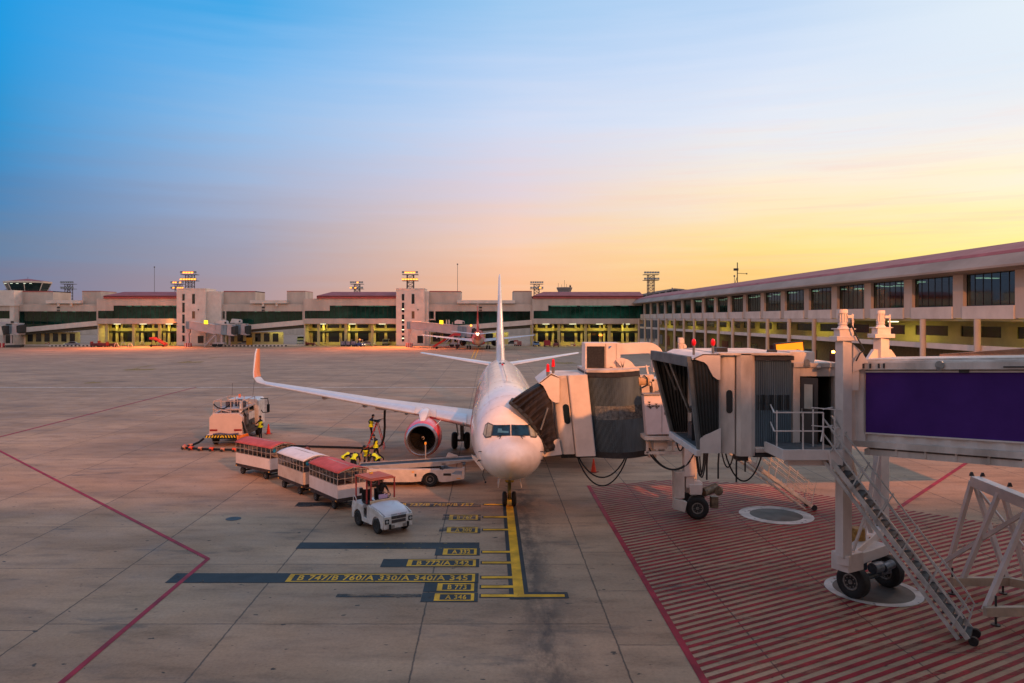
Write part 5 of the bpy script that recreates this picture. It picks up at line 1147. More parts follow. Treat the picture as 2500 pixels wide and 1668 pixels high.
for x, z in ((2.62,6.2),(2.86,6.42)):
    m = MB(); m.cyl((x,Ya+.1,z-.1),(x,Ya+.1,z+.22),.06,.08,n=10); o = m.build('marker_post', STEEL, ba); m = MB(); m.cyl((x,Ya+.1,z+.2),(x,Ya+.1,z+.5),.085,.06,n=12); m.sphere((x,Ya+.1,z+.5),.06,8); m.build('marker_lamp', REDL, o, smooth=True)
# air conditioner, ducts, rails on the roof
def rb(mb, px0, px1, py0, py1, Y, d): mb.box((px0-CX)*Y/F, (px1-CX)*Y/F, Y, Y+d, H-(py1-HY)*Y/F, H-(py0-HY)*Y/F); return mb
m = MB(); m.box(4.42,6.05,35.0,36.3,6.42,7.66); ac = m.build('air_conditioner', BPNT2, ba, bevel=.02)
m = MB(); m.box(4.50,5.32,34.97,35.01,6.5,7.50); m.build('intake_grille', mat('grille_dark',(.03,.03,.028),.7,var=.2,scale=20), ac)
m = MB(); m.box(5.36,5.38,34.98,35.0,6.46,7.62); m.box(5.85,5.86,34.985,35.0,6.46,7.62); m.box(5.55,5.68,34.975,35.0,6.52,6.55); m.build('panel_seam', DARK, ac)
m = MB(); m.add([(5.50,34.98,7.50),(5.66,34.98,7.52),(5.50,34.98,7.36)],[(0,1,2)]); m.build('blue_emblem', mat('emblem_blue',(.03,.16,.45),.5,var=0), ac)
m = MB()
def duct(mb, pts, w, d, y0):
    n_ = len(pts); L_ = []
    for i, p in enumerate(pts):
        a = Vector(pts[max(0,i-1)]); b_ = Vector(pts[min(n_-1,i+1)]); t_ = (b_-a).normalized(); nr = Vector((-t_.y, t_.x)); c = Vector(p)
        L_.append([Vector((c.x+nr.x*w/2, y0, c.y+nr.y*w/2)), Vector((c.x-nr.x*w/2, y0, c.y-nr.y*w/2)), Vector((c.x-nr.x*w/2, y0+d, c.y-nr.y*w/2)), Vector((c.x+nr.x*w/2, y0+d, c.y+nr.y*w/2))])
    mb.loft(L_); return mb
duct(m, [(6.05,7.36),(7.2,7.42)]+[(7.35+.52*math.sin(a), 6.90+.52*math.cos(a)) for a in [math.pi/2*i/8 for i in range(9)]]+[(7.87,6.3)], .50, .55, 35.2); m.build('air_duct', BPNT2, ac)
m = MB(); duct(m, [(6.0,6.62)]+[(6.05+.40*math.sin(a), 6.22+.44*math.cos(a)) for a in [math.pi/2*i/8 for i in range(9)]]+[(6.45,5.9)], .62, .6, 34.75); m.build('air_duct', BPNT2, ac)
m = MB()
m.bar((4.35,34.6,6.42),(7.3,34.6,6.60),.05); m.bar((4.35,34.6,6.42),(4.35,34.6,6.15),.04); m.bar((5.95,34.6,6.5),(5.95,34.6,6.15),.05); m.bar((7.15,34.55,6.66),(7.35,34.55,5.65),.07); m.bar((4.35,34.6,6.2),(4.8,35.2,6.35),.04); m.bar((3.4,34.8,6.18),(5.2,35.3,6.3),.04); m.build('roof_railing', BPNT2, ba)
m = MB(); m.tube([(6.9,33.9,6.25),(7.05,33.85,6.1),(7.05,33.85,5.8),(6.8,33.85,5.7)],.03); m.tube([(5.4,34.7,6.35),(5.6,34.8,6.15),(5.9,34.8,6.25)],.03); m.build('cable', BLACK, ba, smooth=True)
m = MB(); m.cyl((6.75,34.2,5.95),(7.2,34.1,5.98),.24,n=18); m.build('blower', mat('blower_tan',(.55,.38,.22),.5,var=.15), ba, smooth=True)
m = MB(); m.sphere((7.75,33.9,5.55),.17,12,sz=.9); m.cyl((7.4,33.9,5.5),(7.7,33.9,5.52),.04); m.sphere((8.05,34.0,5.66),.16,12,sx=1.3); m.build('gear_housing', STEEL, ba, smooth=True)
# power cabinet under the tunnel
m = MB(); m.prism([(6.72,33.0,5.40),(8.15,33.0,5.52),(8.15,33.0,3.75),(6.85,33.0,3.72)],(0,.55,0)); cab_ = m.build('power_cabinet', mat('cabinet_lilac',(.60,.55,.60),.4,var=.06), ba, bevel=.02)
m = MB(); m.box(7.50,7.515,32.985,33.0,3.8,5.42); m.box(6.70,8.2,32.95,33.6,5.44,5.50); m.build('door_seam', mat('seam_grey',(.25,.25,.26),.5), cab_)
m = MB(); m.box(7.95,8.07,32.97,33.0,4.45,4.52); m.box(7.62,7.66,32.96,33.0,4.6,4.72); m.cyl((7.95,32.93,5.0),(7.95,33.0,5.0),.05,n=10); m.build('control_label', DARK, cab_)
m = MB()
for x, z in ((6.90,5.14),(6.90,5.04),(6.90,4.94),(7.20,5.06),(7.05,4.98),(7.2,4.98),(7.3,4.98),(6.95,4.90),(7.23,4.90)): m.box(x, x+.12, 32.98, 33.0, z, z+.022); m.box(x+.04, x+.08, 32.98, 33.0, z-.04, z)
m.box(6.85,7.40,32.98,33.0,4.965,4.98); m.build('pictogram', DARK, cab_)
m = MB(); m.box(6.75,8.25,32.9,34.3,3.50,3.66); m.box(6.85,6.95,33.1,33.2,2.9,3.5); m.box(7.2,7.8,33.2,33.8,3.05,3.5); m.box(8.0,8.1,33.1,33.2,3.0,3.5); m.box(6.8,8.4,33.1,33.25,2.85,2.97); m.build('cabinet_frame', BPNT, ba)
# lift columns, wheels and hoses of the docked bridge
for x, y in ((8.75,33.2),(9.35,34.9)):
    m = MB(); m.cbox((x,y,3.1),(.34,.3,3.4)); m.cbox((x-.02,y,4.2),(.46,.4,4.6)); o = m.build('lift_column', BPNT2, ba, bevel=.01); m = MB(); motor(m, x-.35 if y < 34 else x-.55, y, 6.95, .9); m.build('lift_motor', BPNT2, o)
m = MB(); m.cbox((9.0,33.6,1.35),(.75,.6,.45)); m.bar((8.8,33.3,1.5),(9.3,35.0,1.5),.2,.25); m.prism([(8.75,33.0,1.1),(9.25,33.0,1.1),(9.3,33.0,1.55),(8.7,33.0,1.55)],(0,.3,0)); m.build('bogie', BPNT2, ba, bevel=.02)
bigwheel((9.1,33.2,.50), (.15,1,0), .50, .34, ba); bigwheel((9.35,34.7,.50), (.15,1,0), .50, .34, ba)
m = MB(); m.box(8.05,8.5,33.0,33.4,.95,2.1); m.prism([(8.0,32.95,.5),(8.5,32.95,.35),(8.6,32.95,.8),(8.05,32.95,.95)],(0,.3,0)); m.build('control_box', BPNT, ba, bevel=.02)
m = MB(); m.cyl((9.4,33.3,1.15),(10.05,33.6,1.3),.2,n=16); m.cyl((10.0,33.2,1.25),(10.1,33.25,1.2),.2,n=16); m.cbox((9.9,33.4,.7),(.3,.3,.5)); m.build('drive_motor', mat('motor_tan',(.25,.20,.14),.45,.4,var=.3,scale=6), ba, smooth=True)
m = MB()
for p, q, s_ in (((3.9,33.9,2.7),(6.15,33.9,2.6),1.35),((3.95,33.9,2.7),(6.1,33.9,2.65),1.0),((6.95,33.2,3.0),(8.75,33.0,2.6),.6),((7.0,33.2,3.1),(8.9,33.0,2.9),.8),((8.95,32.9,3.1),(9.35,32.9,3.1),1.15),((9.0,32.85,3.1),(9.4,32.85,3.1),1.2),((9.1,32.85,3.1),(9.3,32.85,3.1),1.0),((10.2,33.3,3.0),(10.75,33.3,3.0),.75),((8.2,33.2,3.4),(8.5,33.1,3.4),.4)):
    m.tube(catenary(p, q, s_), .032)
for x, z in ((10.05,1.75),(10.85,1.6),(9.55,1.7)): m.tube([(x+.05,33.3,3.1),(x,33.3,2.4),(x,33.3,z)], .04)
m.build('hanging_hose', BLACK, ba, smooth=True)
# long slender stair
A1, B1 = Vector((10.7,34.3,3.1)), Vector((14.75,34.6,.2)); dv = (B1-A1).normalized(); m = MB()
for s_ in (0, .8): m.bar(A1+Vector((0,s_,0)), B1+Vector((0,s_,0)), .05, .16); m.bar(A1+Vector((0,s_,-.28)), B1+Vector((-.3,s_,-.12)), .04, .07)
for k in range(14): c = A1.lerp(B1,(k+.5)/14); m.cbox(c+Vector((0,.4,.04)),(.24,.76,.03)); m.box(c.x+.1,c.x+.13,c.y-.03,c.y+.0,c.z-.02,c.z+.13)
m.build('stair_flight', GALV, ba)
m = MB()
for s_ in (-.02,.82):
    for h in (.45,.75,1.05): m.bar(A1+Vector((.3,s_,h)), B1+Vector((0,s_,h-.05)), .028)
    for k in range(5): c = A1.lerp(B1,(k+.6)/4.7)+Vector((0,s_,0)); m.bar(c, c+Vector((.25,0,1.0)), .028)
m.build('stair_handrail', GALV, ba)
m = MB(); m.cyl(B1+Vector((.08,-.04,-.06)), B1+Vector((.08,.06,-.06)), .13, n=16); m.cyl(B1+Vector((.08,.75,-.06)), B1+Vector((.08,.85,-.06)), .13, n=16); m.build('stair_wheel', BLACK, ba, smooth=True)
# yellow stand sign
sg = empty('stand_sign', (14.2, 35.9, 6.3), 0, 'orange yellow stand number sign reading 10, half hidden behind the near bridge', 'sign')
def tilt(mb, ang=R(-5.5), c=(14.25,6.9)):
    ca, sa = math.cos(-ang), math.sin(-ang); mb.v = [(c[0]+(x-c[0])*ca-(z-c[1])*sa, y, c[1]+(x-c[0])*sa+(z-c[1])*ca) for x, y, z in mb.v]; return mb
m = MB(); m.box(13.58,14.95,35.9,36.1,6.2,7.66); tilt(m).build('sign_box', mat('sign_box_dark',(.03,.012,.012),.5), sg)
m = MB(); m.box(13.63,14.90,35.88,35.9,6.25,7.61); tilt(m).build('sign_face', mat('sign_yellow',(.90,.42,.02),.45,var=.04,emit=(1,.42,.02),es=.25), sg)
m = textmesh('10', .95, 1.0, 13.95, 35.865, 6.30, 'x', None, orient='up', sp=1.0); tilt(m).build('sign_digits', BLACK, sg)
# ---------------- ramp vehicles near the airliner ----------------
PANEL = mat('cart_panel', (.68,.62,.64), .5, var=.10, scale=1.2, dirt=(.58,.50,.48))
PANEL2 = mat('cart_panel_worn', (.58,.50,.46), .55, var=.2, scale=1.4, dirt=(.44,.34,.28))
MESHB = mat('cart_mesh_bar', (.42,.38,.36), .5, .2, var=.15, scale=5)
NET = pane('cart_net', (.45,.40,.38), .02, .5)
CR = mat('canvas_red', (.52,.10,.095), .75, var=.14, scale=1.8, stretch=(1,1,.5))
CW = mat('canvas_white', (.72,.72,.78), .7, var=.08, scale=1.5)
def wheel(c, r, w, parent, axis='y', local=True, rimc=None):
    m = MB(); m.lathe([(-w*.42,r*.5),(-w*.5,r*.64),(-w*.5,r*.86),(-w*.3,r),(w*.3,r),(w*.5,r*.86),(w*.5,r*.64),(w*.42,r*.5)], c, axis=axis, n=26, caps=True); o = m.build('wheel', BLACK, parent, local=local, smooth=True)
    for s in (-1,1):
        m = MB(); m.lathe([(s*w*.38,.005),(s*w*.46,r*.15),(s*w*.40,r*.2),(s*w*.38,r*.42),(s*w*.46,r*.52)], c, axis=axis, n=20); m.build('rim', rimc or mat('rim_grey',(.26,.24,.22),.5,.3,var=.3,scale=12), o, local=local, smooth=True)
    return o
def cart(loc, rz, label, roofm, panel, L=3.1, W=1.5, sticker=None, wrinkle=0):
    t = empty('baggage_cart', loc, rz, label, 'baggage cart', 'baggage carts coupled behind the tug'); l, w = L/2, W/2
    def B(m, n, mt, parent=t, **k): return m.build(n, mt, parent, local=True, **k)
    m = MB(); m.box(-l, l, -w, w, .50, .58); m.box(-l,l,-w-.02,-w+.06,.42,.50); m.box(-l,l,w-.06,w+.02,.42,.50); m.box(-l-.02,-l+.06,-w+.07,w-.07,.42,.50); m.box(l-.06,l+.02,-w+.07,w-.07,.42,.50); B(m, 'chassis', mat('chassis_brown',(.05,.03,.028),.6,var=.3,scale=6))
    m = MB(); m.box(-l, l, -w, -w+.03, .58, 1.17); B(m, 'side_panel', panel); m = MB(); m.box(-l, l, w-.03, w, .58, 1.17); B(m, 'side_panel', panel)
    m = MB(); m.box(l-.03, l, -w+.031, w-.031, .58, 1.17); B(m, 'end_panel', panel); m = MB(); m.box(-l, -l+.03, -w+.031, w-.031, .58, 1.17); B(m, 'end_panel', panel)
    m = MB(); m.box(-l+.05,l-.05,-w+.05,w-.05,.6,.9); B(m, 'load', mat('cart_load',(.16,.10,.08),.8,var=.4,scale=5))
    m = MB(); b_ = .028
    for s in (-1,1):
        y = s*(w-.015)
        for k in range(9): x = -l+.015+(L-.03)*k/8; m.box(x-b_/2, x+b_/2, y-b_/2, y+b_/2, 1.17, 1.76)
        for z in (1.18, 1.46, 1.75): m.box(-l, l, y-b_/2-.002, y+b_/2+.002, z-b_/2, z+b_/2)
        for k in range(5): yy = -w+.015+(W-.03)*k/4; m.box(s*(l-.015)-b_/2, s*(l-.015)+b_/2, yy-b_/2, yy+b_/2, 1.17, 1.76+(.2 if k == 2 else .1 if k in (1,3) else 0))
        for z in (1.18, 1.46, 1.75): m.box(s*(l-.015)-b_/2-.002, s*(l-.015)+b_/2+.002, -w, w, z-b_/2, z+b_/2)
    B(m, 'mesh_cage', MESHB)
    m = MB()
    for s in (-1,1): m.add([(-l+.02,s*(w-.02),1.17),(l-.02,s*(w-.02),1.17),(l-.02,s*(w-.02),1.75),(-l+.02,s*(w-.02),1.75)],[(0,1,2,3)])
    B(m, 'side_net', NET)
    m = MB(); n = 12; k_ = 16; vs = []
    rnd = random.Random(int(loc[0]*10))
    for i in range(k_+1):
        x = -l-.05+(L+.22)*i/k_
        for j in range(n+1):
            v = j/n*2-1; z = 1.79+.20*(1-abs(v)**1.7)-.03*math.sin(math.pi*i/k_)*(1-abs(v)); z += wrinkle*.03*math.sin(i*2.3+v*3)*max(0,(i/k_-.45)) + rnd.uniform(-.004,.004)
            if abs(v) == 1: z -= .03
            vs.append((x, v*(w+.05), z))
    m.add(vs, [(i*(n+1)+j,(i+1)*(n+1)+j,(i+1)*(n+1)+j+1,i*(n+1)+j+1) for i in range(k_) for j in range(n)]); B(m, 'canvas_roof', roofm, smooth=True, solid=.02)
    m = MB(); m.tube([(-l,0,1.95),(l+.25,0,1.95)],.03); m.tube([(l+.15,-w,1.78),(l+.15,0,1.95),(l+.15,w,1.78)],.022); B(m, 'roof_hoop', MESHB)
    for sx in (-1,1):
        m = MB(); x = sx*(l-.55); m.cyl((x,-w+.15,.2),(x,w-.15,.2),.035); m.bar((x,-w+.3,.2),(x-sx*.5,-w+.3,.46),.05); m.bar((x,w-.3,.2),(x-sx*.5,w-.3,.46),.05); m.bar((x,-w+.3,.2),(x+sx*.25,-w+.3,.46),.05); B(m, 'axle', DARK)
        for sy in (-1,1): wheel((x, sy*(w-.12), .21), .21, .13, t)
    m = MB(); m.bar((l-.1,-.25,.36),(l+.75,0,.30),.05); m.bar((l-.1,.25,.36),(l+.75,0,.30),.05); m.cyl((l+.78,0,.26),(l+.78,0,.36),.06,n=12); B(m, 'drawbar', DARK)
    for x in (-l+.1, l-.1):
        m = MB(); m.box(x-.05,x+.05,-w-.035,-w-.02,.44,.49); B(m, 'reflector', mat('reflector_amber',(.7,.35,.05),.3,var=0))
    if sticker:
        m = MB(); m.cyl((l+.0,-w+.25,1.60),(l+.02,-w+.25,1.60),.10,n=18); B(m, 'round_sticker', mat('sticker_blue',(.01,.20,.42),.4,var=0))
    return t
cart((-12.66,42.6,0), R(-39), 'baggage cart with red canvas roof, last in the train nearest the fuel truck', CR, PANEL, 3.3, sticker=True)
cart((-9.55,38.98,0), R(-51), 'baggage cart with a white canvas roof between the two red roofed carts', CW, PANEL2, 3.0, sticker=True)
cart((-7.25,36.13,0), R(-53), 'baggage cart with wrinkled red canvas roof directly behind the white tug', CR, PANEL, 3.1, wrinkle=1)
# ---- tug ----
tg = empty('baggage_tug', (-4.55,31.95,0), R(-52), 'white open baggage tug with an orange red canopy, pulling the carts', 'baggage tug')
def TB(m, n, mt, parent=tg, **k): return m.build(n, mt, parent, local=True, **k)
def arch(x0, z0, xc, r, x1, top, n=10): return [(xc-r*math.cos(math.pi*i/n), max(z0, .33+r*math.sin(math.pi*i/n))) for i in range(n+1)]
for s in (-1,1):
    pts = [(-1.32,.28)]+[(-.80-.36*math.cos(math.pi*i/10), .30+.40*math.sin(math.pi*i/10)) for i in range(11)]+[(-.40,.28),(.38,.28)]+[(.78-.36*math.cos(math.pi*i/10), .30+.40*math.sin(math.pi*i/10)) for i in range(11)]+[(1.28,.26),(1.34,.55),(1.28,.82),(.9,.93),(.15,1.02),(.12,1.05),(0,.98),(-.02,.46),(-.30,.46),(-.38,.92),(-.45,.97),(-1.28,.97),(-1.34,.7)]
    m = MB(); m.prism([(x, s*.70-(.02 if s > 0 else -.02)*0, z) for x, z in pts], (0,-s*.06,0)); TB(m, 'side_panel', WHITEV, bevel=.012)
m = MB(); pr = [(.12,1.06),(.25,1.12),(1.0,.98),(1.30,.84),(1.36,.72),(1.36,.30),(.12,.30)]
rings = []
for x, zt_, hw in ((.08,1.06,.60),(.15,1.13,.63),(.45,1.13,.63),(.85,1.05,.62),(1.12,.97,.59),(1.27,.90,.56),(1.33,.80,.55)):
    rings.append([Vector((x, y*hw, z)) for y, z in ((-1,.6),(-1,zt_-.10),(-.86,zt_-.03),(-.4,zt_),(.4,zt_),(.86,zt_-.03),(1,zt_-.10),(1,.6))])
m.loft(rings); TB(m, 'bonnet', mat('bonnet_white',(.72,.68,.74),.32,var=.05,coat=.3), smooth=True)
m = MB(); m.box(.10,.20,-.62,.62,1.08,1.20); TB(m, 'dashboard', mat('dash_orange_cream',(.72,.48,.30),.5,var=.1), bevel=.02)
m = MB(); m.box(1.30,1.38,-.66,.66,.28,.78); m.box(-1.36,-1.28,-.66,.66,.28,.95); m.box(-1.28,-.45,-.64,.64,.80,.95); m.box(-1.2,.1,-.6,.6,.34,.42); TB(m, 'body_shell', WHITEV, bevel=.02)
m = MB(); m.box(1.375,1.40,-.34,.34,.66,.78); m.box(1.375,1.40,-.33,.33,.50,.62); gr = TB(m, 'grille', mat('grille_grey',(.10,.09,.10),.5,.4,var=.3,scale=30))
m = MB()
for k in range(3): 
    m.box(1.40,1.41,-.36,-.08,.86-.025*k+.0,.868-.025*k); m.box(1.40,1.41,.12,.38,.86-.025*k,.868-.025*k)
TB(m, 'bonnet_slots', DARK)
tm = textmesh('TUG', .18, .07, 0, 0, 0, 'x', None, orient='up'); tm.v = [(1.405+y*0, x-.07, z+.80) for x, y, z in tm.v]; TB(tm, 'lettering', mat('letter_red',(.35,.05,.05),.5,var=0))
for s in (-1,1):
    m = MB(); m.box(1.385,1.405,s*.55-.09,s*.55+.09,.50,.68); hl = TB(m, 'headlight', GLASSB); m = MB(); m.cyl((1.40,s*.55,.59),(1.415,s*.55,.59),.06,n=14); TB(m, 'lens', mat('lamp_clear',(.4,.4,.4),.1,var=0), hl)
    m = MB(); m.box(1.385,1.47,s*.42-.04,s*.42+.04,.28,.48); TB(m, 'bumper_buffer', BLACK, bevel=.02)
    m = MB(); 
    for k in range(3): m.box(1.385,1.395,s*.26-.07,s*.26+.07,.32+.04*k,.335+.04*k)
    TB(m, 'bumper_slots', DARK)
    for x in (-.80,.78): wheel((x, s*.62, .31), .31, .19, tg, rimc=DARK)
m = MB(); m.box(-1.28,.15,-.60,.60,2.02,2.07); m.cbox((-.56,0,2.09),(1.2,1.1,.03)); TB(m, 'canopy', mat('canopy_orange',(.62,.13,.06),.6,var=.08,scale=2), bevel=.015)
m = MB()
for x, y in ((-1.2,-.56),(-1.2,.56),(.10,-.56),(.10,.56)): m.bar((x,y,.95),(x,y,2.03),.05)
m.bar((-.25,-.57,1.0),(-.25,-.57,2.03),.05); TB(m, 'canopy_post', mat('post_red',(.40,.05,.045),.5,var=.1))
for s in (-1,1):
    m = MB(); m.box(-.75,-.35,s*.30-.22,s*.30+.22,.95,1.05); m.box(-.83,-.73,s*.30-.21,s*.30+.21,1.0,1.48); TB(m, 'seat', BLACK, bevel=.03)
m = MB(); m.tube([(-.02+.16*math.cos(a)*.5, .28+.16*math.sin(a), 1.28+.16*math.cos(a)*.75) for a in [2*math.pi*i/20 for i in range(21)]], .014); m.bar((0,.28,1.28),(.12,.28,1.12),.03); m.bar((-.02,.12,1.28),(-.02,.44,1.28),.014); TB(m, 'steering_wheel', BLACK)
m = MB(); m.box(.02,.04,-.15,.28,1.20,1.38); TB(m, 'clipboard', mat('lilac_sheet',(.50,.38,.62),.6,var=0))
m = MB(); m.tube([(-1.25,-.66,.97),(-1.25,-.66,1.15),(-1.12,-.66,1.2),(-1.0,-.66,1.1),(-.98,-.66,.97)],.02); m.box(-1.3,-1.25,-.3,.3,.45,.55); TB(m, 'grab_rail', WHITEV)
m = MB(); m.cbox((-.9,.0,2.14),(.12,.12,.08)); TB(m, 'beacon', mat('amber_glass',(.75,.45,.05),.2,var=0))
m = MB(); m.cbox((-.45,-.72,1.55),(.03,.16,.22)); m.bar((-.27,-.58,1.6),(-.45,-.70,1.6),.02); TB(m, 'mirror', BLACK)
# ---- belt loader ----
bl = empty('belt_loader', (-4.0, 40.4, 0), 0, 'white belt loader with its conveyor run in under the airliner nose', 'belt loader')
SILV = mat('loader_silver', (.50,.49,.50), .4, .4, var=.12, scale=3)
BLW = mat('loader_white', (.55,.53,.54), .45, var=.12, scale=2)
def BB(m, n, mt, parent=bl, **k): return m.build(n, mt, parent, **k)
Yl0, Yl1 = 39.45, 41.3
def ar(c, r, n=12): return [(c-r*math.cos(math.pi*i/n), .30+r*math.sin(math.pi*i/n)) for i in range(n+1)]
for y in (Yl0, Yl1-.05):
    pts = [(-6.75,.30),(-6.55,.28)]+ar(-6.05,.42)+[(-5.5,.26),(-4.0,.26)]+ar(-3.10,.46)+[(-2.5,.26),(-2.15,.28),(-1.35,.42),(-1.3,.50),(-1.32,.62),(-2.0,.68),(-2.2,.70),(-2.45,.90),(-6.75,.95)]
    m = MB(); m.prism([(x,y,z) for x,z in pts],(0,.05,0)); BB(m, 'side_panel', BLW, bevel=.01)
m = MB(); m.box(-6.7,-2.5,Yl0+.06,Yl1-.06,.45,.84); m.box(-2.5,-1.4,Yl0+.06,Yl1-.06,.45,.62); m.box(-6.4,-2.6,Yl0+.05,Yl0+.25,.84,.93); BB(m, 'chassis', BLW)
m = MB(); m.prism([(-2.45,Yl0+.05,.72),(-1.95,Yl0+.05,.70),(-1.75,Yl0+.05,.86),(-1.3,Yl0+.05,.86),(-1.3,Yl0+.05,.98),(-2.4,Yl0+.05,.92)],(0,.04,0)); m.box(-1.42,-1.30,Yl0,Yl1,.62,1.0); BB(m, 'front_guard', BLW)
m = MB(); m.box(-3.9,-3.8,Yl0-.012,Yl0,.55,.70); m.box(-2.4,-2.0,Yl0-.01,Yl0,.60,.72); BB(m, 'side_vent', DARK)
m = MB(); m.box(-4.05,-3.92,Yl0-.012,Yl0,.76,.82); m.box(-1.72,-1.5,Yl0-.012,Yl0,.44,.48); BB(m, 'reflector', _mc['reflector_amber'])
for x, r in ((-6.05,.34),(-3.10,.40)):
    for y in (Yl0+.12, Yl1-.12): wheel((x, y, r), r, .22, bl, local=False)
zL, zR = .98, 1.36; xL, xR = -6.9, -.75; Yc0, Yc1 = 39.75, 40.85
def bz(x): return zL+(zR-zL)*(x-xL)/(xR-xL)
m = MB(); m.prism([(xL,Yc0+.08,bz(xL)),(xR,Yc0+.08,bz(xR)),(xR,Yc0+.08,bz(xR)-.07),(xL,Yc0+.08,bz(xL)-.07)],(0,Yc1-Yc0-.16,0)); BB(m, 'conveyor_belt', mat('belt_rubber',(.03,.035,.04),.6,var=.15,scale=3))
for y in (Yc0, Yc1-.07):
    m = MB(); m.prism([(xL-.1,y,bz(xL)+.03),(xR+.05,y,bz(xR)+.05),(xR+.05,y,bz(xR)-.02),(-2.6,y,bz(-2.6)-.20),(xL-.1,y,bz(xL)-.22)],(0,.07,0)); BB(m, 'conveyor_rail', SILV)
m = MB(); m.bar((-4.4,40.0,.80),(-3.0,40.0,1.02),.1); m.bar((-4.4,40.6,.80),(-3.0,40.6,1.02),.1); m.box(-3.0,-2.6,Yc0+.1,Yc1-.1,.8,1.0); BB(m, 'lift_arm', DARK)
m = MB(); m.box(-6.1,-5.8,Yc0-.012,Yc0-.002,.86,.94); m.box(-2.5,-2.3,Yc0-.012,Yc0-.002,1.13,1.17); m.box(-1.5,-1.25,Yc0-.012,Yc0-.002,1.22,1.26); BB(m, 'rail_marker', DARK)
m = MB(); m.cyl((-3.45,Yc1+.05,1.15),(-3.45,Yc1+.05,1.98),.035,n=10); po = BB(m, 'lamp_pole', SILV); m = MB(); m.cbox((-3.45,Yc1+.05,2.05),(.10,.10,.13)); BB(m, 'pole_lamp', mat('pole_amber',(.85,.42,.04),.3,var=0), po)
m = MB(); m.prism([(-2.35,Yc1+.02,bz(-2.35)+.05),(-2.25,Yc1+.02,1.52),(-2.2,Yc1+.02,1.55),(-1.75,Yc1+.02,1.42),(-1.7,Yc1+.02,bz(-1.7)+.05)],(0,.03,0)); BB(m, 'side_deflector', BLW)
# ---- fuel truck ----
ft = empty('fuel_truck', (-18.1, 52.0, 0), R(3), 'white fuel hydrant truck seen from behind with chevron tail bar', 'fuel truck')
def FB(m, n, mt, parent=ft, **k): return m.build(n, mt, parent, local=True, **k)
TW = mat('truck_pink_white', (.66,.52,.48), .4, var=.05, scale=1.5, coat=.2)
m = MB(); m.prism([(-1.12,0,.86),(1.12,0,.86),(1.12,0,1.98),(.86,0,2.26),(-.86,0,2.26),(-1.12,0,1.98)],(0,.5,0)); m.prism([(-1.3,-.1,.80),(1.2,-.1,.80),(1.12,0,.87),(-1.12,0,.87)],(0,.5,0)); FB(m, 'rear_cabinet', TW, bevel=.03)
for x in (-.82,.82): m = MB(); m.box(x-.26,x+.26,-.02,.0,1.05,1.18); FB(m, 'tail_light', mat('tail_red',(.25,.02,.02),.3,var=0))
m = MB(); m.box(-1.35,1.2,-.16,-.10,.62,.78); ch = FB(m, 'tail_bar', DARK)
m = MB()
for k in range(13): x = -1.32+k*.195; s = 1 if k < 6 else -1; m.add([(x,-.163,.62),(x+.09,-.163,.62),(x+.09+.07*s,-.163,.78),(x+.07*s,-.163,.78)],[(0,1,2,3)])
FB(m, 'chevron_stripe', mat('chevron_yellow',(.78,.58,.03),.5,var=0), ch)
m = MB(); m.tube([(-.8,-.14,.86),(-.3,-.17,.92),(.3,-.15,.83),(.9,-.17,.90)],.06); FB(m, 'strap', mat('strap_blue_grey',(.15,.16,.25),.7,var=.3,scale=8))
m = MB(); m.add([(.80,-.22,.74),(1.55,-.22,.92),(1.62,-.05,.60),(1.0,-.25,.40),(.85,-.3,.5)],[(0,1,2,3,4)]); FB(m, 'orange_cover', mat('cover_orange',(.80,.22,.03),.6,var=.2,scale=6), solid=.05)
m = MB(); m.box(-1.0,1.0,.1,6.4,.5,.75); m.box(-1.05,1.05,.55,3.6,.8,1.5); FB(m, 'chassis', DARK)
m = MB(); m.box(-1.1,-.9,.6,4.0,1.5,2.2); m.box(.3,1.0,1.0,3.8,1.5,2.0); m.cyl((-.3,1.2,1.8),(-.3,3.6,1.8),.38,n=16); FB(m, 'pump_housing', WHITEV, bevel=.03)
m = MB()
for x in (-.98,-.45,.2,.98):
    for y in (.5,2.2,3.9): m.bar((x,y,1.9),(x,y,3.05),.05)
for z in (2.5,3.05):
    for y in (.5,3.9): m.bar((-1.0,y,z),(1.0,y,z),.05)
    for x in (-.98,.98): m.bar((x,.5,z),(x,3.9,z),.05)
m.tube([(-.98,.5,3.05),(-.8,.5,3.12),(-.4,.5,3.12)],.03); m.box(-1.0,1.0,.5,3.9,2.42,2.46); m.tube([(-1.0,.4,2.2),(-.5,.3,2.5),(.3,.3,2.3)],.05); FB(m, 'platform_cage', mat('cage_paint',(.52,.45,.44),.5,var=.15,scale=5))
m = MB(); m.prism([(-1.15,4.3,.8),(1.15,4.3,.8),(1.15,4.3,2.65),(1.0,4.3,2.8),(-1.0,4.3,2.8),(-1.15,4.3,2.65)],(0,1.9,0)); cb = FB(m, 'cab', WHITEV, bevel=.04)
m = MB(); m.box(-.6,-.1,4.27,4.3,2.0,2.5); m.box(.3,.8,4.27,4.3,2.0,2.5); FB(m, 'rear_window', GLASSB, cb)
m = MB(); m.tube([(1.15,4.9,2.75),(1.72,4.75,2.78),(1.78,4.7,2.4),(1.78,4.7,1.75),(1.35,4.8,1.72),(1.2,4.9,1.9)],.035); m.box(1.68,1.88,4.62,4.72,1.78,2.35); FB(m, 'mirror', BLACK, cb)
m = MB(); m.cyl((-.15,4.0,2.95),(-.15,4.0,3.2),.10,.07,n=12); FB(m, 'beacon', mat('beacon_orange',(.9,.16,.02),.3,var=0))
m = MB(); m.bar((.95,.2,1.6),(.75,1.0,3.0),.16); m.bar((.95,.1,1.45),(1.0,.3,2.0),.22); FB(m, 'hose_boom', WHITEV)
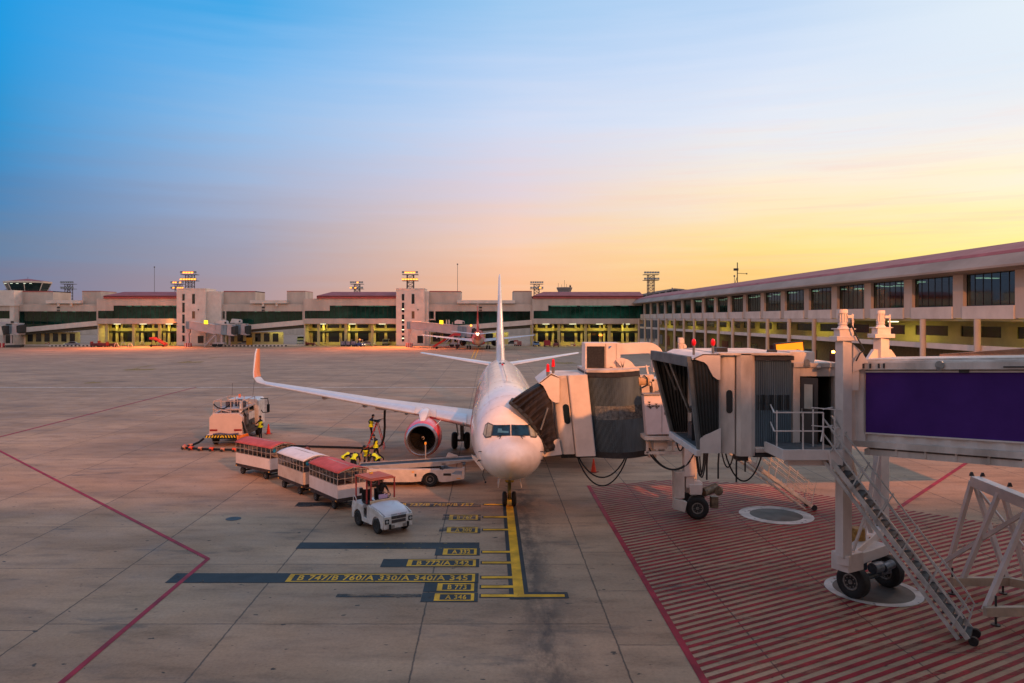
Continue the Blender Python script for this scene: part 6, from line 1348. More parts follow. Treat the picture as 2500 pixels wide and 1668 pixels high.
m = MB(); m.box(1.0,1.25,.6,1.2,1.4,2.1); m.tube([(1.1,.3,1.6),(1.3,.2,1.1),(1.5,.3,.6)],.07); FB(m, 'control_panel', mat('panel_dark_grey',(.12,.11,.12),.6,var=.3,scale=9))  # dark grey panel with mottled tone
m = MB(); m.tube([(1.0,.2,1.9),(1.15,.0,1.6),(1.25,.1,1.0),(1.2,.4,.7),(1.0,.8,.8)],.06); m.tube([(.9,.5,2.2),(1.1,.3,2.4),(1.2,.6,2.0),(1.15,1.2,1.5)],.045); m.tube(catenary((-.9,.3,2.9),(.2,.3,2.9),.35),.04); FB(m, 'delivery_hose', BLACK)
for x, y, z in ((-.6,2.0,2.6),(-.1,2.6,2.62),(.45,1.6,2.6)): m = MB(); m.box(x,x+.4,y,y+.5,2.46,z+.3); FB(m, 'deck_box', mat('deck_box',(.10,.10,.14),.6,var=.4,scale=6), bevel=.03)
m = MB(); m.cyl((1.16,1.6,1.3),(1.2,1.6,1.3),.22,n=20); m.cyl((1.16,2.3,1.3),(1.2,2.3,1.3),.16,n=20); FB(m, 'gauge', DARK)
for y in (1.0, 5.1):
    for x in (-.95,.95): wheel((x, y, .47), .47, .30, ft, axis='x')
m = MB(); m.box(-1.25,1.3,-.05,.0,.30,.34); m.box(1.25,1.4,-.1,0,.1,.9); FB(m, 'under_run_bar', STEEL)
m = MB(); m.tube([(-.7,4.0,3.0),(-.7,4.1,4.0)],.012,n=5); m.tube([(.8,4.0,3.0),(.9,4.1,4.2)],.012,n=5); FB(m, 'aerial', DARK)
# inlet hose on orange floats
hp = [(-19.6,52.0,.55),(-19.9,51.9,.30),(-20.35,51.6,.12),(-20.6,51.2,.12),(-20.45,50.85,.12),(-19.9,50.55,.12),(-19.2,50.35,.12),(-18.4,50.2,.12),(-17.6,50.05,.12),(-16.8,49.95,.12),(-16.0,49.9,.12)]
fh = empty('hydrant_hose', (-18.5,50.3,0), 0, 'black hose on orange float wheels curving behind the fuel truck', 'hose')
m = MB(); m.tube(hp, .075, n=10); m.build('hose', BLACK, fh, smooth=True)
for i, p in enumerate(hp[2:]):
    m = MB(); p = Vector(p); q = Vector(hp[min(i+3,len(hp)-1)]); d = (q-p).normalized() if (q-p).length > 0 else Vector((1,0,0)); m.cyl(p-d*.13+Vector((0,0,.02)), p+d*.13+Vector((0,0,.02)), .12, n=14); o = m.build('float_collar', ORANGE if i % 2 else mat('float_pale',(.75,.30,.18),.5,var=.2,scale=20), fh, smooth=True)
    m = MB(); sd = Vector((-d.y,d.x,0)); m.cyl(p+sd*.18-Vector((0,0,.03)), p+sd*.23-Vector((0,0,.03)), .09, n=10); m.cyl(p-sd*.23-Vector((0,0,.03)), p-sd*.18-Vector((0,0,.03)), .09, n=10); m.build('float_wheel', DARK, o)
m = MB(); P0 = Vector((-13.4,51.6,.10)); m.tube([(-16.0,51.8,.1),P0,(-11.5,51.3,.10),(-9.5,51.0,.10),(-8.3,50.8,.09),(-7.6,50.7,.12),(-7.2,50.6,.35),(-7.02,50.45,.9),(-6.95,50.3,1.6),(-6.95,50.2,2.2),(-6.93,50.2,2.75)], .075, n=10)
m.build('fuel_hose', BLACK, smooth=True, label='black fuel hose lying on the concrete and rising to the wing underside', cat='hose')
tb = empty('tow_bar', (-11.0,44.5,0), 0, 'dark red tow bar frame lying behind the white roofed cart', 'tow bar')
m = MB(); m.tube([(-12.6,46.6,.62),(-11.4,45.6,.55),(-10.3,44.6,.52),(-9.4,43.6,.50)],.09,n=10); m.tube([(-12.3,46.8,.55),(-11.2,46.2,.5),(-10.2,45.0,.5)],.06); m.cyl((-9.4,43.6,.5),(-9.35,43.5,.15),.10); m.build('bar', REDV, tb, smooth=True)
m = MB(); m.cyl((-11.0,45.4,.2),(-11.0,45.9,.2),.2,n=16); m.cyl((-9.4,43.3,.14),(-9.4,43.6,.14),.14,n=16); m.build('wheel', BLACK, tb)
m = MB(); m.sphere((-10.9,45.3,.85),.22,10,sz=1.3); m.cyl((-10.9,45.3,.5),(-10.9,45.3,.8),.16); m.build('hand_pump', mat('pump_brown',(.20,.07,.05),.6,var=.3,scale=8), tb, smooth=True)
# cones
def cone(x, y, label):
    t = empty('traffic_cone', (x,y,0), random.random(), label, 'traffic cone', 'traffic cones'); m = MB(); m.cyl((0,0,.03),(0,0,.75),.16,.035,n=20); m.cyl((0,0,.75),(0,0,.77),.035,.02,n=12); m.build('cone', mat('cone_orange',(.80,.055,.02),.5,var=.12,scale=5), t, local=True, smooth=True)
    m = MB(); m.box(-.23,.23,-.23,.23,0,.035); m.build('cone_base', mat('cone_base',(.22,.03,.02),.7,var=.2), t, local=True, bevel=.01)
cone(-16.8,57.6,'orange traffic cone standing right of the fuel truck'); cone(5.95,43.3,'orange traffic cone standing below the docked jet bridge')
# red and white barrier tape frame beyond the docked bridge
t = empty('equipment_stand', (4.0,52,0), 0, 'white railed equipment stand behind the docked canopy', 'stand'); m = MB()
for x in (2.9,4.6,6.4):
    for y in (51,53): m.bar((x,y,2.6),(x,y,3.75),.07)
for z in (3.1,3.72): m.bar((2.9,51,z),(6.4,51,z),.06); m.bar((2.9,53,z),(6.4,53,z),.06); m.bar((2.9,51,z),(2.9,53,z),.06)
m.build('railing', BPNT2, t); m = MB(); m.box(2.8,6.5,50.9,53.1,2.4,2.6); m.box(3.4,5.9,51.2,52.8,.9,2.4); m.box(2.9,6.4,51,53,.5,.9); m.build('body', BPNT, t)
for x in (3.4,5.9):
    for y in (51.2,52.8): wheel((x,y,.35),.35,.2,t,local=False)

# ---------------- people ----------------
SKIN = mat('skin', (.36,.17,.09), .55, var=.05, scale=20); HAIR = mat('hair_black', (.01,.009,.008), .6, var=0)
NAVY = mat('trousers_dark', (.012,.014,.022), .8, var=.2, scale=9); SHIRT_B = mat('shirt_blue', (.012,.07,.20), .8, var=.2, scale=9); SHIRT_D = mat('shirt_dark', (.018,.02,.024), .8, var=.2, scale=9)
VEST = mat('vest_yellow', (.68,.86,.015), .6, var=.05, scale=6); SHOE = mat('shoe_black', (.01,.01,.01), .5, var=0)
def skinned(verts, edges, radii, root=0):
    me = bpy.data.meshes.new('sk'); me.from_pydata([tuple(v) for v in verts], edges, []); ob = bpy.data.objects.new('sk', me); col.objects.link(ob)
    md = ob.modifiers.new('s', 'SKIN'); md.use_smooth_shade = True
    lay = me.skin_vertices[0] if me.skin_vertices else None
    if lay is None:
        bm = bmesh.new(); bm.from_mesh(me); bm.verts.layers.skin.verify(); bm.to_mesh(me); bm.free(); lay = me.skin_vertices[0]
    for i, r in enumerate(radii):
        lay.data[i].radius = (r, r) if isinstance(r, (int, float)) else r
        lay.data[i].use_root = (i == root)
    ob.modifiers.new('u', 'SUBSURF').levels = 1
    bpy.context.view_layer.update(); dg = bpy.context.evaluated_depsgraph_get()
    out = bpy.data.meshes.new_from_object(ob.evaluated_get(dg)); bpy.data.objects.remove(ob); return out
def person(loc, rz, label, J, shirt=SHIRT_D, vest=True, group='ground crew', cap=False, sleeve=.5):
    """J: joint overrides; local frame x = right, y = forward, z = up"""
    D = dict(pel=(0,0,.92), wai=(0,0,1.08), che=(0,.01,1.30), nck=(0,.01,1.47), hd0=(0,.03,1.56), hd1=(0,.035,1.68),
        shl=(-.18,0,1.42), ell=(-.24,-.02,1.14), wrl=(-.25,.08,.90), hal=(-.25,.11,.83), shr=(.18,0,1.42), elr=(.24,-.02,1.14), wrr=(.25,.08,.90), har=(.25,.11,.83),
        hil=(-.09,0,.90), knl=(-.10,.02,.49), anl=(-.10,-.02,.09), tol=(-.11,.13,.04), hir=(.09,0,.90), knr=(.10,.02,.49), anr=(.10,-.02,.09), tor=(.11,.13,.04))
    D.update(J); RR = dict(pel=(.15,.11),wai=(.135,.10),che=(.165,.115),nck=.055,hd0=.075,hd1=.095,shl=.065,ell=.042,wrl=.028,hal=.036,shr=.065,elr=.042,wrr=.028,har=.036,hil=.09,knl=.058,anl=.042,tol=.035,hir=.09,knr=.058,anr=.042,tor=.035)
    ks = list(D); idx = {k: i for i, k in enumerate(ks)}; V = [Vector(D[k]) for k in ks]; Rd = [RR[k] for k in ks]
    E = [('pel','wai'),('wai','che'),('che','nck'),('nck','hd0'),('hd0','hd1'),('che','shl'),('shl','ell'),('ell','wrl'),('wrl','hal'),('che','shr'),('shr','elr'),('elr','wrr'),('wrr','har'),('pel','hil'),('hil','knl'),('knl','anl'),('anl','tol'),('pel','hir'),('hir','knr'),('knr','anr'),('anr','tor')]
    E = [(idx[a], idx[b_]) for a, b_ in E]
    for h, w_, sx in (('hal','wrl',-1),('har','wrr',1)):
        d = (V[idx[h]]-V[idx[w_]]).normalized(); side = d.cross(Vector((0,0,1))); side = side.normalized() if side.length > .1 else Vector((1,0,0)); up = side.cross(d)
        for k, (o_, ln) in enumerate(((-.028,.062),(-.010,.072),(.010,.068),(.028,.052))):
            a = V[idx[h]]+side*o_+d*.03; b_ = a+d*ln*.55-up*.008; c = b_+d*ln*.35-up*.025; i0 = len(V); V += [a, b_, c]; Rd += [.010,.009,.008]; E += [(idx[h], i0),(i0,i0+1),(i0+1,i0+2)]
        a = V[idx[h]]-side*.035*sx; b_ = a+d*.035-side*.02*sx; i0 = len(V); V += [a, b_]; Rd += [.012,.010]; E += [(idx[h], i0),(i0,i0+1)]
    me = skinned(V, E, Rd, 0); t = empty('person', loc, rz, label, 'person', group)
    # colour each face by the nearest bone
    seg = [(idx['nck'],idx['hd0'],0),(idx['hd0'],idx['hd1'],0),(idx['wrl'],idx['hal'],0),(idx['wrr'],idx['har'],0),(idx['pel'],idx['wai'],2),(idx['wai'],idx['che'],1),(idx['che'],idx['nck'],1),(idx['shl'],idx['ell'],1),(idx['shr'],idx['elr'],1),(idx['ell'],idx['wrl'],1 if sleeve > .7 else 0),(idx['elr'],idx['wrr'],1 if sleeve > .7 else 0)]+[(idx[a],idx[b_],2) for a, b_ in (('hil','knl'),('knl','anl'),('hir','knr'),('knr','anr'))]+[(idx[a],idx[b_],3) for a, b_ in (('anl','tol'),('anr','tor'))]
    mats_ = [SKIN, shirt, NAVY, SHOE]
    for m_ in mats_: me.materials.append(m_)
    for p in me.polygons:
        c = p.center; best = None
        for a, b_, mi in seg:
            A, B_ = V[a], V[b_]; ab = B_-A; u_ = max(0, min(1, (c-A).dot(ab)/max(1e-9, ab.length_squared))); dd_ = (c-(A+ab*u_)).length/(1.6 if mi in (1,2) and a in (idx['pel'],idx['wai'],idx['che']) else 1)
            if best is None or dd_ < best[0]: best = (dd_, mi)
        p.material_index = best[1]; p.use_smooth = True
    bo = bpy.data.objects.new('body', me); col.objects.link(bo); bo.parent = t; bo['label'] = 'body in dark work clothes'
    del bo['label']
    # hair, face
    h0, h1, nk = V[idx['hd0']], V[idx['hd1']], V[idx['nck']]; up = (h1-nk).normalized()
    ch_ = V[idx['che']]-V[idx['pel']]; rt = (V[idx['shr']]-V[idx['shl']]).normalized(); fw = up.cross(rt)*1; fw = fw if fw.length > .1 else Vector((0,1,0)); fw.normalize()
    fdir = J.get('_f'); 
    c = (h0+h1)/2+up*.035
    T = Matrix((rt, fw, up)).transposed().to_4x4(); T.translation = c
    m = MB(); m.T = T; vs = MB(); vs.sphere((0,-.012,.022),.104,14,.92,1.02,1.05)
    keep = [f for f in vs.f if sum(vs.v[i][2]-vs.v[i][1]*.9 for i in f)/len(f) > .015]
    m.add(vs.v, keep); m.build('cap' if cap else 'hair', HAIR if not cap else SHIRT_D, t, local=True, smooth=True)
    m = MB(); m.T = T; m.prism([(-.012,.085,-.03),(.012,.085,-.03),(0,.088,.015)],(0,.02,-.006)); m.build('nose', SKIN, t, local=True)
    m = MB(); m.T = T
    for s in (-1,1): m.sphere((s*.033,.088,.012),.011,6)
    m.box(-.022,.022,.086,.092,-.058,-.052); m.build('eyes_and_mouth', HAIR, t, local=True)
    m = MB(); m.T = T
    for s in (-1,1): m.sphere((s*.092,0,-.01),.022,8,.5,1,1.4)
    m.build('ears', SKIN, t, local=True, smooth=True)
    if vest:
        a = V[idx['wai']]*.62+V[idx['pel']]*.38; b_ = V[idx['wai']]; c_ = V[idx['che']]; d_ = c_+(V[idx['nck']]-c_)*.55
        vm = skinned([a,b_,c_,d_], [(0,1),(1,2),(2,3)], [(.168,.135),(.162,.13),(.215,.16),(.17,.13)], 1)
        vm.materials.append(VEST); vm.materials.append(SHIRT_D)
        ax = (d_-a).normalized(); L_ = (d_-a).length
        for p in vm.polygons:
            q = p.center-a; u_ = q.dot(ax)/L_; s_ = q.dot(rt); p.use_smooth = True
            p.material_index = 1 if (abs(s_) > .155 and u_ > .25) or (u_ > .80 and abs(s_) < .05) else 0
        vo = bpy.data.objects.new('hi_vis_vest', vm); col.objects.link(vo); vo.parent = t
        bk = -fw; m = MB(); cc = a+ax*L_*.30+bk*.135
        m.add([cc-rt*.06-ax*.07, cc+rt*.06-ax*.07, cc+rt*.06+ax*.07, cc-rt*.06+ax*.07],[(0,1,2,3)]); m.build('vest_patch', SHIRT_D, vo, local=True, solid=.02)
    return t
# ladder and the man on it
ld = empty('step_ladder', (-8.0,51.2,0), 0, 'red step ladder standing open under the wing', 'ladder'); RL = mat('ladder_red', (.42,.04,.03), .5, var=.15, scale=8)
m = MB(); apx = Vector((-7.55,51.0,1.85))
for y in (50.75,51.3): m.bar((-8.25,y-(.12 if y < 51 else -.12),0),(apx.x,y,1.85),.07,.05); m.bar((-7.05,y,0),(apx.x,y,1.85),.06,.04)
m.build('rails', RL, ld)
m = MB()
for k in range(6): z = .28*(k+1); f = z/1.85; m.box(-8.25+.7*f-.06,-8.25+.7*f+.06,50.66+.1*f,51.4-.1*f,z-.015,z+.015)
m.build('steps', STEEL, ld); m = MB(); m.box(-7.72,-7.38,50.7,51.35,1.84,1.90); m.build('top_cap', DARK, ld)
person((-7.98,51.0,.56), R(-62), 'person in blue shirt and yellow vest standing on the ladder holding the hose', dict(che=(0,.04,1.30),nck=(0,.06,1.47),hd0=(.0,.12,1.55),hd1=(0,.16,1.66),shr=(.18,.04,1.40),shl=(-.18,.04,1.42),elr=(.22,.36,1.36),wrr=(.18,.66,1.42),har=(.17,.76,1.44),ell=(-.34,-.06,1.20),wrl=(-.2,.2,1.12),hal=(-.14,.28,1.14),knl=(-.08,.1,.50),knr=(.06,.02,.46),anr=(.08,0,.09),pel=(0,0,.92)), SHIRT_B, sleeve=1)
person((-6.9,46.1,0), R(80), 'person in yellow vest walking left between the ladder and the belt loader', dict(nck=(0,.06,1.46),hd0=(0,.12,1.54),hd1=(0,.17,1.63),che=(0,.03,1.30),knl=(-.09,.12,.50),anl=(-.09,.06,.09),tol=(-.1,.2,.04),knr=(.09,-.12,.52),anr=(.09,-.45,.28),tor=(.1,-.42,.14),elr=(.24,.08,1.14),wrr=(.2,.26,.98),har=(.2,.32,.95),ell=(-.24,.06,1.14),wrl=(-.2,.24,1.0),hal=(-.2,.3,.97)), SHIRT_D)
bend = dict(pel=(0,-.18,.86),wai=(0,-.06,1.0),che=(0,.16,1.10),nck=(0,.32,1.13),hd0=(0,.40,1.11),hd1=(0,.50,1.06),shl=(-.19,.22,1.08),shr=(.19,.22,1.08),ell=(-.22,.32,.82),elr=(.22,.32,.82),wrl=(-.14,.44,.64),wrr=(.14,.44,.64),hal=(-.12,.48,.57),har=(.12,.48,.57),hil=(-.1,-.16,.84),hir=(.1,-.16,.84),knl=(-.12,.02,.47),knr=(.12,.02,.47))
person((-7.55,42.3,0), R(-12), 'person bending over with yellow vest back towards the camera, behind the last cart', dict(bend), SHIRT_D, cap=True)
person((-8.15,42.9,0), R(-75), 'stooping person in yellow vest, leftmost of the bending group', dict(bend), SHIRT_D)
person((-6.35,42.5,0), R(62), 'stooping person in yellow vest, rightmost of the bending group beside the belt loader', dict(bend), SHIRT_D)
person((-7.1,43.7,0), R(170), 'person leaning forward facing the camera in the middle of the bending group', {**bend,'che':(0,.1,1.2),'nck':(0,.22,1.32),'hd0':(0,.28,1.36),'hd1':(0,.36,1.42),'shl':(-.19,.12,1.25),'shr':(.19,.12,1.25),'ell':(-.24,.28,1.02),'elr':(.24,.28,1.02),'wrl':(-.14,.44,.86),'wrr':(.14,.44,.86),'hal':(-.12,.5,.8),'har':(.12,.5,.8)}, SHIRT_D, cap=True)
sit = dict(pel=(0,0,.16),wai=(0,.0,.32),che=(0,.03,.52),nck=(0,.04,.69),hd0=(0,.06,.77),hd1=(0,.07,.89),shl=(-.18,.02,.63),shr=(.18,.02,.63),ell=(-.25,.18,.42),elr=(.25,.18,.42),wrl=(-.12,.40,.40),wrr=(.14,.40,.42),hal=(-.1,.48,.42),har=(.12,.48,.44),hil=(-.09,.04,.14),hir=(.09,.04,.14),knl=(-.11,.44,.16),knr=(.11,.44,.16),anl=(-.11,.50,-.28),anr=(.11,.50,-.28),tol=(-.11,.64,-.32),tor=(.11,.64,-.32))
pd = Matrix.Translation((-4.55,31.95,0)) @ Matrix.Rotation(R(-52),4,'Z') @ Vector((-.58,.30,.98))
person(tuple(pd), R(-52-90), 'person in dark clothes seated at the wheel of the white tug', sit, SHIRT_D, vest=False, cap=True, sleeve=1)
person((-16.5,54.6,0), R(70), 'person in yellow green vest standing at the fuel truck controls', dict(elr=(.24,.22,1.2),wrr=(.2,.42,1.28),har=(.2,.5,1.3),ell=(-.24,.2,1.2),wrl=(-.2,.4,1.22),hal=(-.2,.48,1.24)), SHIRT_D)
# ---------------- far jet bridges, vehicles and equipment along the terminal ----------------
FBP = mat('far_bridge_paint', (.50,.43,.44), .7, var=.08, scale=.6); SIGNY = mat('lit_sign_yellow', (.9,.7,.02), .5, var=0, emit=(1,.72,.02), es=1.6)
RWB = mat('base_red', (.35,.03,.04), .6, var=0)
def q3(pts, Y, d, mb=None): mb = mb or MB(); mb.prism([P(x, y, Y) for x, y in pts], (0, d, 0)); return mb
def farcab(parent, x, Y, s=1.0, y0=0):
    q3([(x,793+y0),(x+15*s,794+y0),(x+15*s,818+y0),(x-1,817+y0)], Y, 3.2).build('curtain_wall', CURT, parent)
    q3([(x+15*s,793+y0),(x+24*s,794+y0),(x+29*s,797+y0),(x+24*s,799+y0),(x+24*s,815+y0),(x+30*s,818+y0),(x+29*s,820.5+y0),(x+14*s,819+y0)], Y-.1, 3.4).build('cab', FBP, parent)
    q3([(x+24*s,799+y0),(x+29*s,797.5+y0),(x+34*s,796+y0),(x+34*s,815+y0),(x+29*s,818+y0),(x+24*s,815+y0)], Y+.1, 3.0).build('canopy', CANV, parent)
    q3([(x-1,791.5+y0),(x+26*s,792.5+y0),(x+26*s,794+y0),(x-1,793.2+y0)], Y-.2, 3.8).build('cab_roof', BPNT2, parent)
def redwhite(parent, px, py0, py1, Y, n=4, w=2.2, col0=0):
    X = P(px,0,Y).x; z1 = TZ(py0,Y)
    m = MB(); m.cyl((X,Y,0),(X,Y,z1),w/2,n=12); o = m.build('striped_base', RWB, parent)
    m = MB()
    for k in range(n): a = -math.pi/2-.9+1.8*k/(n-1); m.cbox((X+math.cos(a)*w/2, Y+math.sin(a)*w/2, z1/2), (.22,.06,z1*.98), rz=a+math.pi/2)
    m.build('white_stripe', WALL_L, o)
def farbridge(xr, xe, Y, label, cab=True, sign=None, yb=0):
    t = empty('far_jet_bridge', (P(xr,0,Y).x, Y, 0), 0, label, 'jet bridge', 'jet bridges parked at the far terminal')
    q3([(xr-12,785),(xr-3,785),(xr-3,803.5),(xr-12,803)], Y+.3, 3).build('rotunda_curtain', CURT, t)
    q3([(xr-3,784),(xr,784.5),(xe,793),(xe,816),(xr,803.5),(xr-3,803)], Y, 3).build('tunnel', FBP, t)
    q3([(xr,784.2),(xe,792.6),(xe,794),(xr,785.6)], Y-.15, 3.3).build('tunnel_edge', BPNT2, t)
    m = q3([(xr-9,804),(xr-1,804),(xr-2,812),(xr-5,816),(xr-4,838),(xr-10,838),(xr-9,816)], Y+1, 1); m.build('rotunda_column', FBP, t)
    redwhite(t, xr-6, 838, 846, Y+1.3)
    for x in (xe+2, xe+16):
        m = MB(); X = P(x,0,Y).x; m.box(X-.3,X+.3,Y+.5,Y+.9,.8,TZ(816,Y)); m.box(X-.9,X+.9,Y+.2,Y+2.4,.9,1.4); m.build('drive_column', FBP, t)
    for x in (xe-1, xe+13): 
        m = MB(); X = P(x,0,Y).x; m.cyl((X,Y+.3,.7),(X,Y+.8,.7),.7,n=18); m.build('tyre', BLACK, t, smooth=True)
    m = MB(); m.bar(P(xe+2,819,Y-.6), P(xe-24,846,Y-.6), .5, .3); m.bar(P(xe+2,814,Y-.6), P(xe-24,840,Y-.6), .12); m.build('service_stair', FBP, t)
    q3([(xe+6,784),(xe+12,781),(xe+26,783),(xe+30,785),(xe+30,791),(xe+6,791)], Y+.5, 2).build('air_conditioner', BPNT2, t)
    q3([(xe,787),(xe+1.4,787),(xe+1.4,806),(xe,806)], Y-.3, .3).build('lift_column', FBP, t)
    q3([(xe+25,785.5),(xe+29.5,786),(xe+29.5,790.5),(xe+25,790.5)], Y+.4, .1).build('intake_grille', DARK, t)
    if cab: q3([(xe,793.5),(xe+18,794),(xe+18,816.5),(xe,815)], Y-.05, 3.1).build('cab_body', FBP, t); farcab(t, xe+17, Y-.3)
    if sign: q3([(sign,782),(sign+9,782.5),(sign+9,791.5),(sign,791)], Y-.3, .2).build('stand_sign', SIGNY, t)
    return t
farbridge(465, 523, 231, 'front one of the twin pale jet bridges parked by the left stair tower', sign=498)
t2 = empty('far_jet_bridge', (P(575,0,236).x, 236, 0), 0, 'rear one of the twin pale jet bridges by the left stair tower', 'jet bridge', 'jet bridges parked at the far terminal')
farcab(t2, 574, 235, .95, -1.5); q3([(470,790),(575,790),(575,812),(470,806)], 236, 3).build('tunnel', FBP, t2); q3([(561,789),(566,778.5),(583,780),(587,782),(587,789)], 235.5, 2).build('air_conditioner', BPNT2, t2); q3([(583,782.5),(586.6,783),(586.6,787),(583,787)], 235.3, .1).build('intake_grille', DARK, t2)
for x in (560,): m = MB(); X = P(x,0,236).x; m.box(X-.3,X+.3,236,236.5,.5,TZ(815,236)); m.build('drive_column', FBP, t2)
te = farbridge(1005, 1104, 228, 'pale jet bridge reaching to the far red airliner', cab=False, sign=1073)
q3([(1104,793.5),(1118,794),(1118,822),(1104,818)], 227.9, 3.1).build('cab_body', FBP, te); q3([(1117,796),(1139,798),(1139,823),(1117,821)], 227.6, 3.1).build('curtain_wall', CURT, te); q3([(1139,797),(1152,800),(1150,824),(1139,824)], 227.8, 3.1).build('cab', FBP, te)
q3([(1150,803),(1158,801),(1165,806),(1163,816),(1158,822),(1150,822)], 228.2, 2.6).build('canopy', CANV, te)
for x in (1089,1095): q3([(x,781),(x+2.5,781),(x+2.5,791),(x,791)], 228, .4).build('lift_motor', BPNT2, te)
m = MB(); m.sphere(P(1150,795,227.5), .35, 8); m.build('beacon', LAMP_O, te)
tc = empty('far_jet_bridge', (P(5,0,229).x, 229, 0), 0, 'pale jet bridge cut off by the left edge of the view', 'jet bridge', 'jet bridges parked at the far terminal')
q3([(-160,783),(28,787),(28,793),(-160,793)], 229, 3).build('tunnel', FBP, tc); farcab(tc, 14, 229, 1.05, -3)
q3([(-60,797),(8,797),(8,818),(-60,818)], 227, 3).build('cab', WALL_L, tc); q3([(3,797),(11,795),(11,815),(8,818)], 226.8, 3).build('canopy', CANV, tc)
q3([(26,784),(33,784),(33,789),(26,789)], 228.5, .2).build('intake_grille', DARK, tc)
for x in (7, 25): q3([(x,818),(x+3,818),(x+3,842),(x,842)], 229, .4).build('drive_column', FBP, tc)
redwhite(tc, 1, 838, 848, 227); q3([(12,843),(50,842),(48,848),(14,848)], 227, 2).build('bogie', DARK, tc)
# vehicles
def fwheels(t, L, w, r, xs):
    for x in xs:
        for s in (-1,1): m = MB(); m.cyl((x,s*(w/2-.2),r),(x,s*(w/2),r),r,n=16); m.build('wheel', BLACK, t, local=True)
def car(px, py, rz, c, label, L=4.4, w=1.8, h=1.45, kind='car', lit=False, cat=None):
    Y = F*H/(py-HY); X = (px-CX)*Y/F; name = {'car':'parked_car','pickup':'pickup_truck','van':'van','jeep':'utility_vehicle'}[kind]
    t = empty(name, (X,Y,0), R(rz), label, cat or name.replace('_',' '), 'vehicles parked along the far terminal'); l = L/2
    paint_ = mat('paint_'+'_'.join(str(int(v*100)) for v in c), c, .35, var=.06, coat=.4)
    if kind == 'car': pr = [(-l,.35),(-l,.75),(-l+.25,.92),(-l+.75,.98),(-l+1.3,h-.05),(-.1,h),(.55,h-.08),(1.15,.98),(l-.25,.85),(l,.65),(l,.35)]; cab = [(-l+.85,.98),(-l+1.35,h-.12),(.5,h-.14),(1.05,.98)]
    elif kind == 'pickup': pr = [(-l,.45),(-l,1.0),(-.35,1.0),(-.3,h+.1),(.75,h+.1),(1.3,1.05),(l-.1,.95),(l,.75),(l,.45)]; cab = [(-.2,1.05),(-.15,h),(.72,h),(1.18,1.05)]
    elif kind == 'van': pr = [(-l,.35),(-l,h-.1),(-l+.15,h),(l-.9,h),(l-.35,1.15),(l,1.0),(l,.35)]; cab = [(l-1.7,1.2),(l-1.7,h-.2),(l-.95,h-.2),(l-.5,1.2)]
    else: pr = [(-l,.5),(-l,1.05),(-l+.1,h),(.3,h),(.35,1.1),(l,1.0),(l,.5)]; cab = [(-l+.3,1.15),(-l+.3,h-.15),(.15,h-.15),(.2,1.15)]
    m = MB(); m.prism([(x,-w/2,z) for x,z in pr],(0,w,0)); m.build('body', paint_, t, local=True, bevel=.06)
    m = MB(); m.prism([(x,-w/2-.012,z) for x,z in cab],(0,w+.024,0)); m.build('side_window', GLASSB, t, local=True)
    fx = {'car':(.62,h-.14,1.12,1.0),'pickup':(.80,h,1.27,1.08),'van':(l-.83,h-.2,l-.38,1.2),'jeep':(.33,h-.1,.37,1.12)}[kind]
    m = MB(); m.add([(fx[0]+.03,-w*.42,fx[1]),(fx[0]+.03,w*.42,fx[1]),(fx[2]+.03,w*.45,fx[3]),(fx[2]+.03,-w*.45,fx[3])],[(0,1,2,3)]); m.build('windscreen', GLASSB, t, local=True, solid=.01)
    for s in (-1,1):
        m = MB(); m.box(l-.02,l+.02,s*w*.36-.15,s*w*.36+.15,.6,.76); m.build('headlight', LAMP_W if lit else mat('lamp_clear',(.4,.4,.4),.1,var=0), t, local=True)
        m = MB(); m.box(-l-.02,-l+.02,s*w*.38-.12,s*w*.38+.12,.65,.85); m.build('tail_light', mat('tail_red',(.25,.02,.02),.3,var=0), t, local=True)
    m = MB(); m.box(l,l+.05,-w*.46,w*.46,.36,.5); m.build('bumper', DARK, t, local=True)
    fwheels(t, L, w, .32, (-l+.8, l-.85)); return t
YC=(.70,.50,.03)
car(88,840,180,YC,'yellow pickup truck parked left by the far corridor windows',5.0,1.8,1.6,'pickup')
car(56,839.5,160,YC,'yellow car half hidden beneath the left edge jet bridge',4.2,1.7,1.5,'jeep')
car(176,845.5,200,(.22,.22,.26),'dark silver car with lights on, in front of the leftmost corridor',4.3,1.8,1.5,'car',True)
car(497,844,170,(.05,.09,.07),'dark green car under the twin jet bridges',4.2,1.7,1.5)
car(600,843.5,178,(.30,.32,.34),'silver grey car just right of the twin jet bridges',4.6,1.8,1.5)
car(737,842,-90,(.50,.58,.64),'white and blue van facing the camera left of the parked red vehicles',5,2.4,2.9,'van',cat='van')
car(793,841,-80,(.42,.03,.03),'red van with dark windscreen, left one of the red pair',3.6,1.8,2.1,'van',cat='van')
car(822,841,-95,(.50,.04,.03),'red van with a pale roof bar, right one of the red pair',3.4,1.8,2.0,'van',cat='van')
car(897,844,8,(.40,.34,.34),'pale car with orange lamp beside the blue and white tractor',4.2,1.7,1.5,'car',True)
car(942,843,-90,(.16,.17,.14),'grey utility vehicle facing the camera next to the middle stair tower',4,2.0,2.0,'jeep')
car(1250,842,185,(.07,.09,.12),'dark car with one lamp lit, right of the far red airliner',4.4,1.8,1.5,'car',True)
car(1309,845.5,-90,(.13,.22,.38),'small blue car facing the camera in front of the right terminal block',4.2,1.8,1.5)
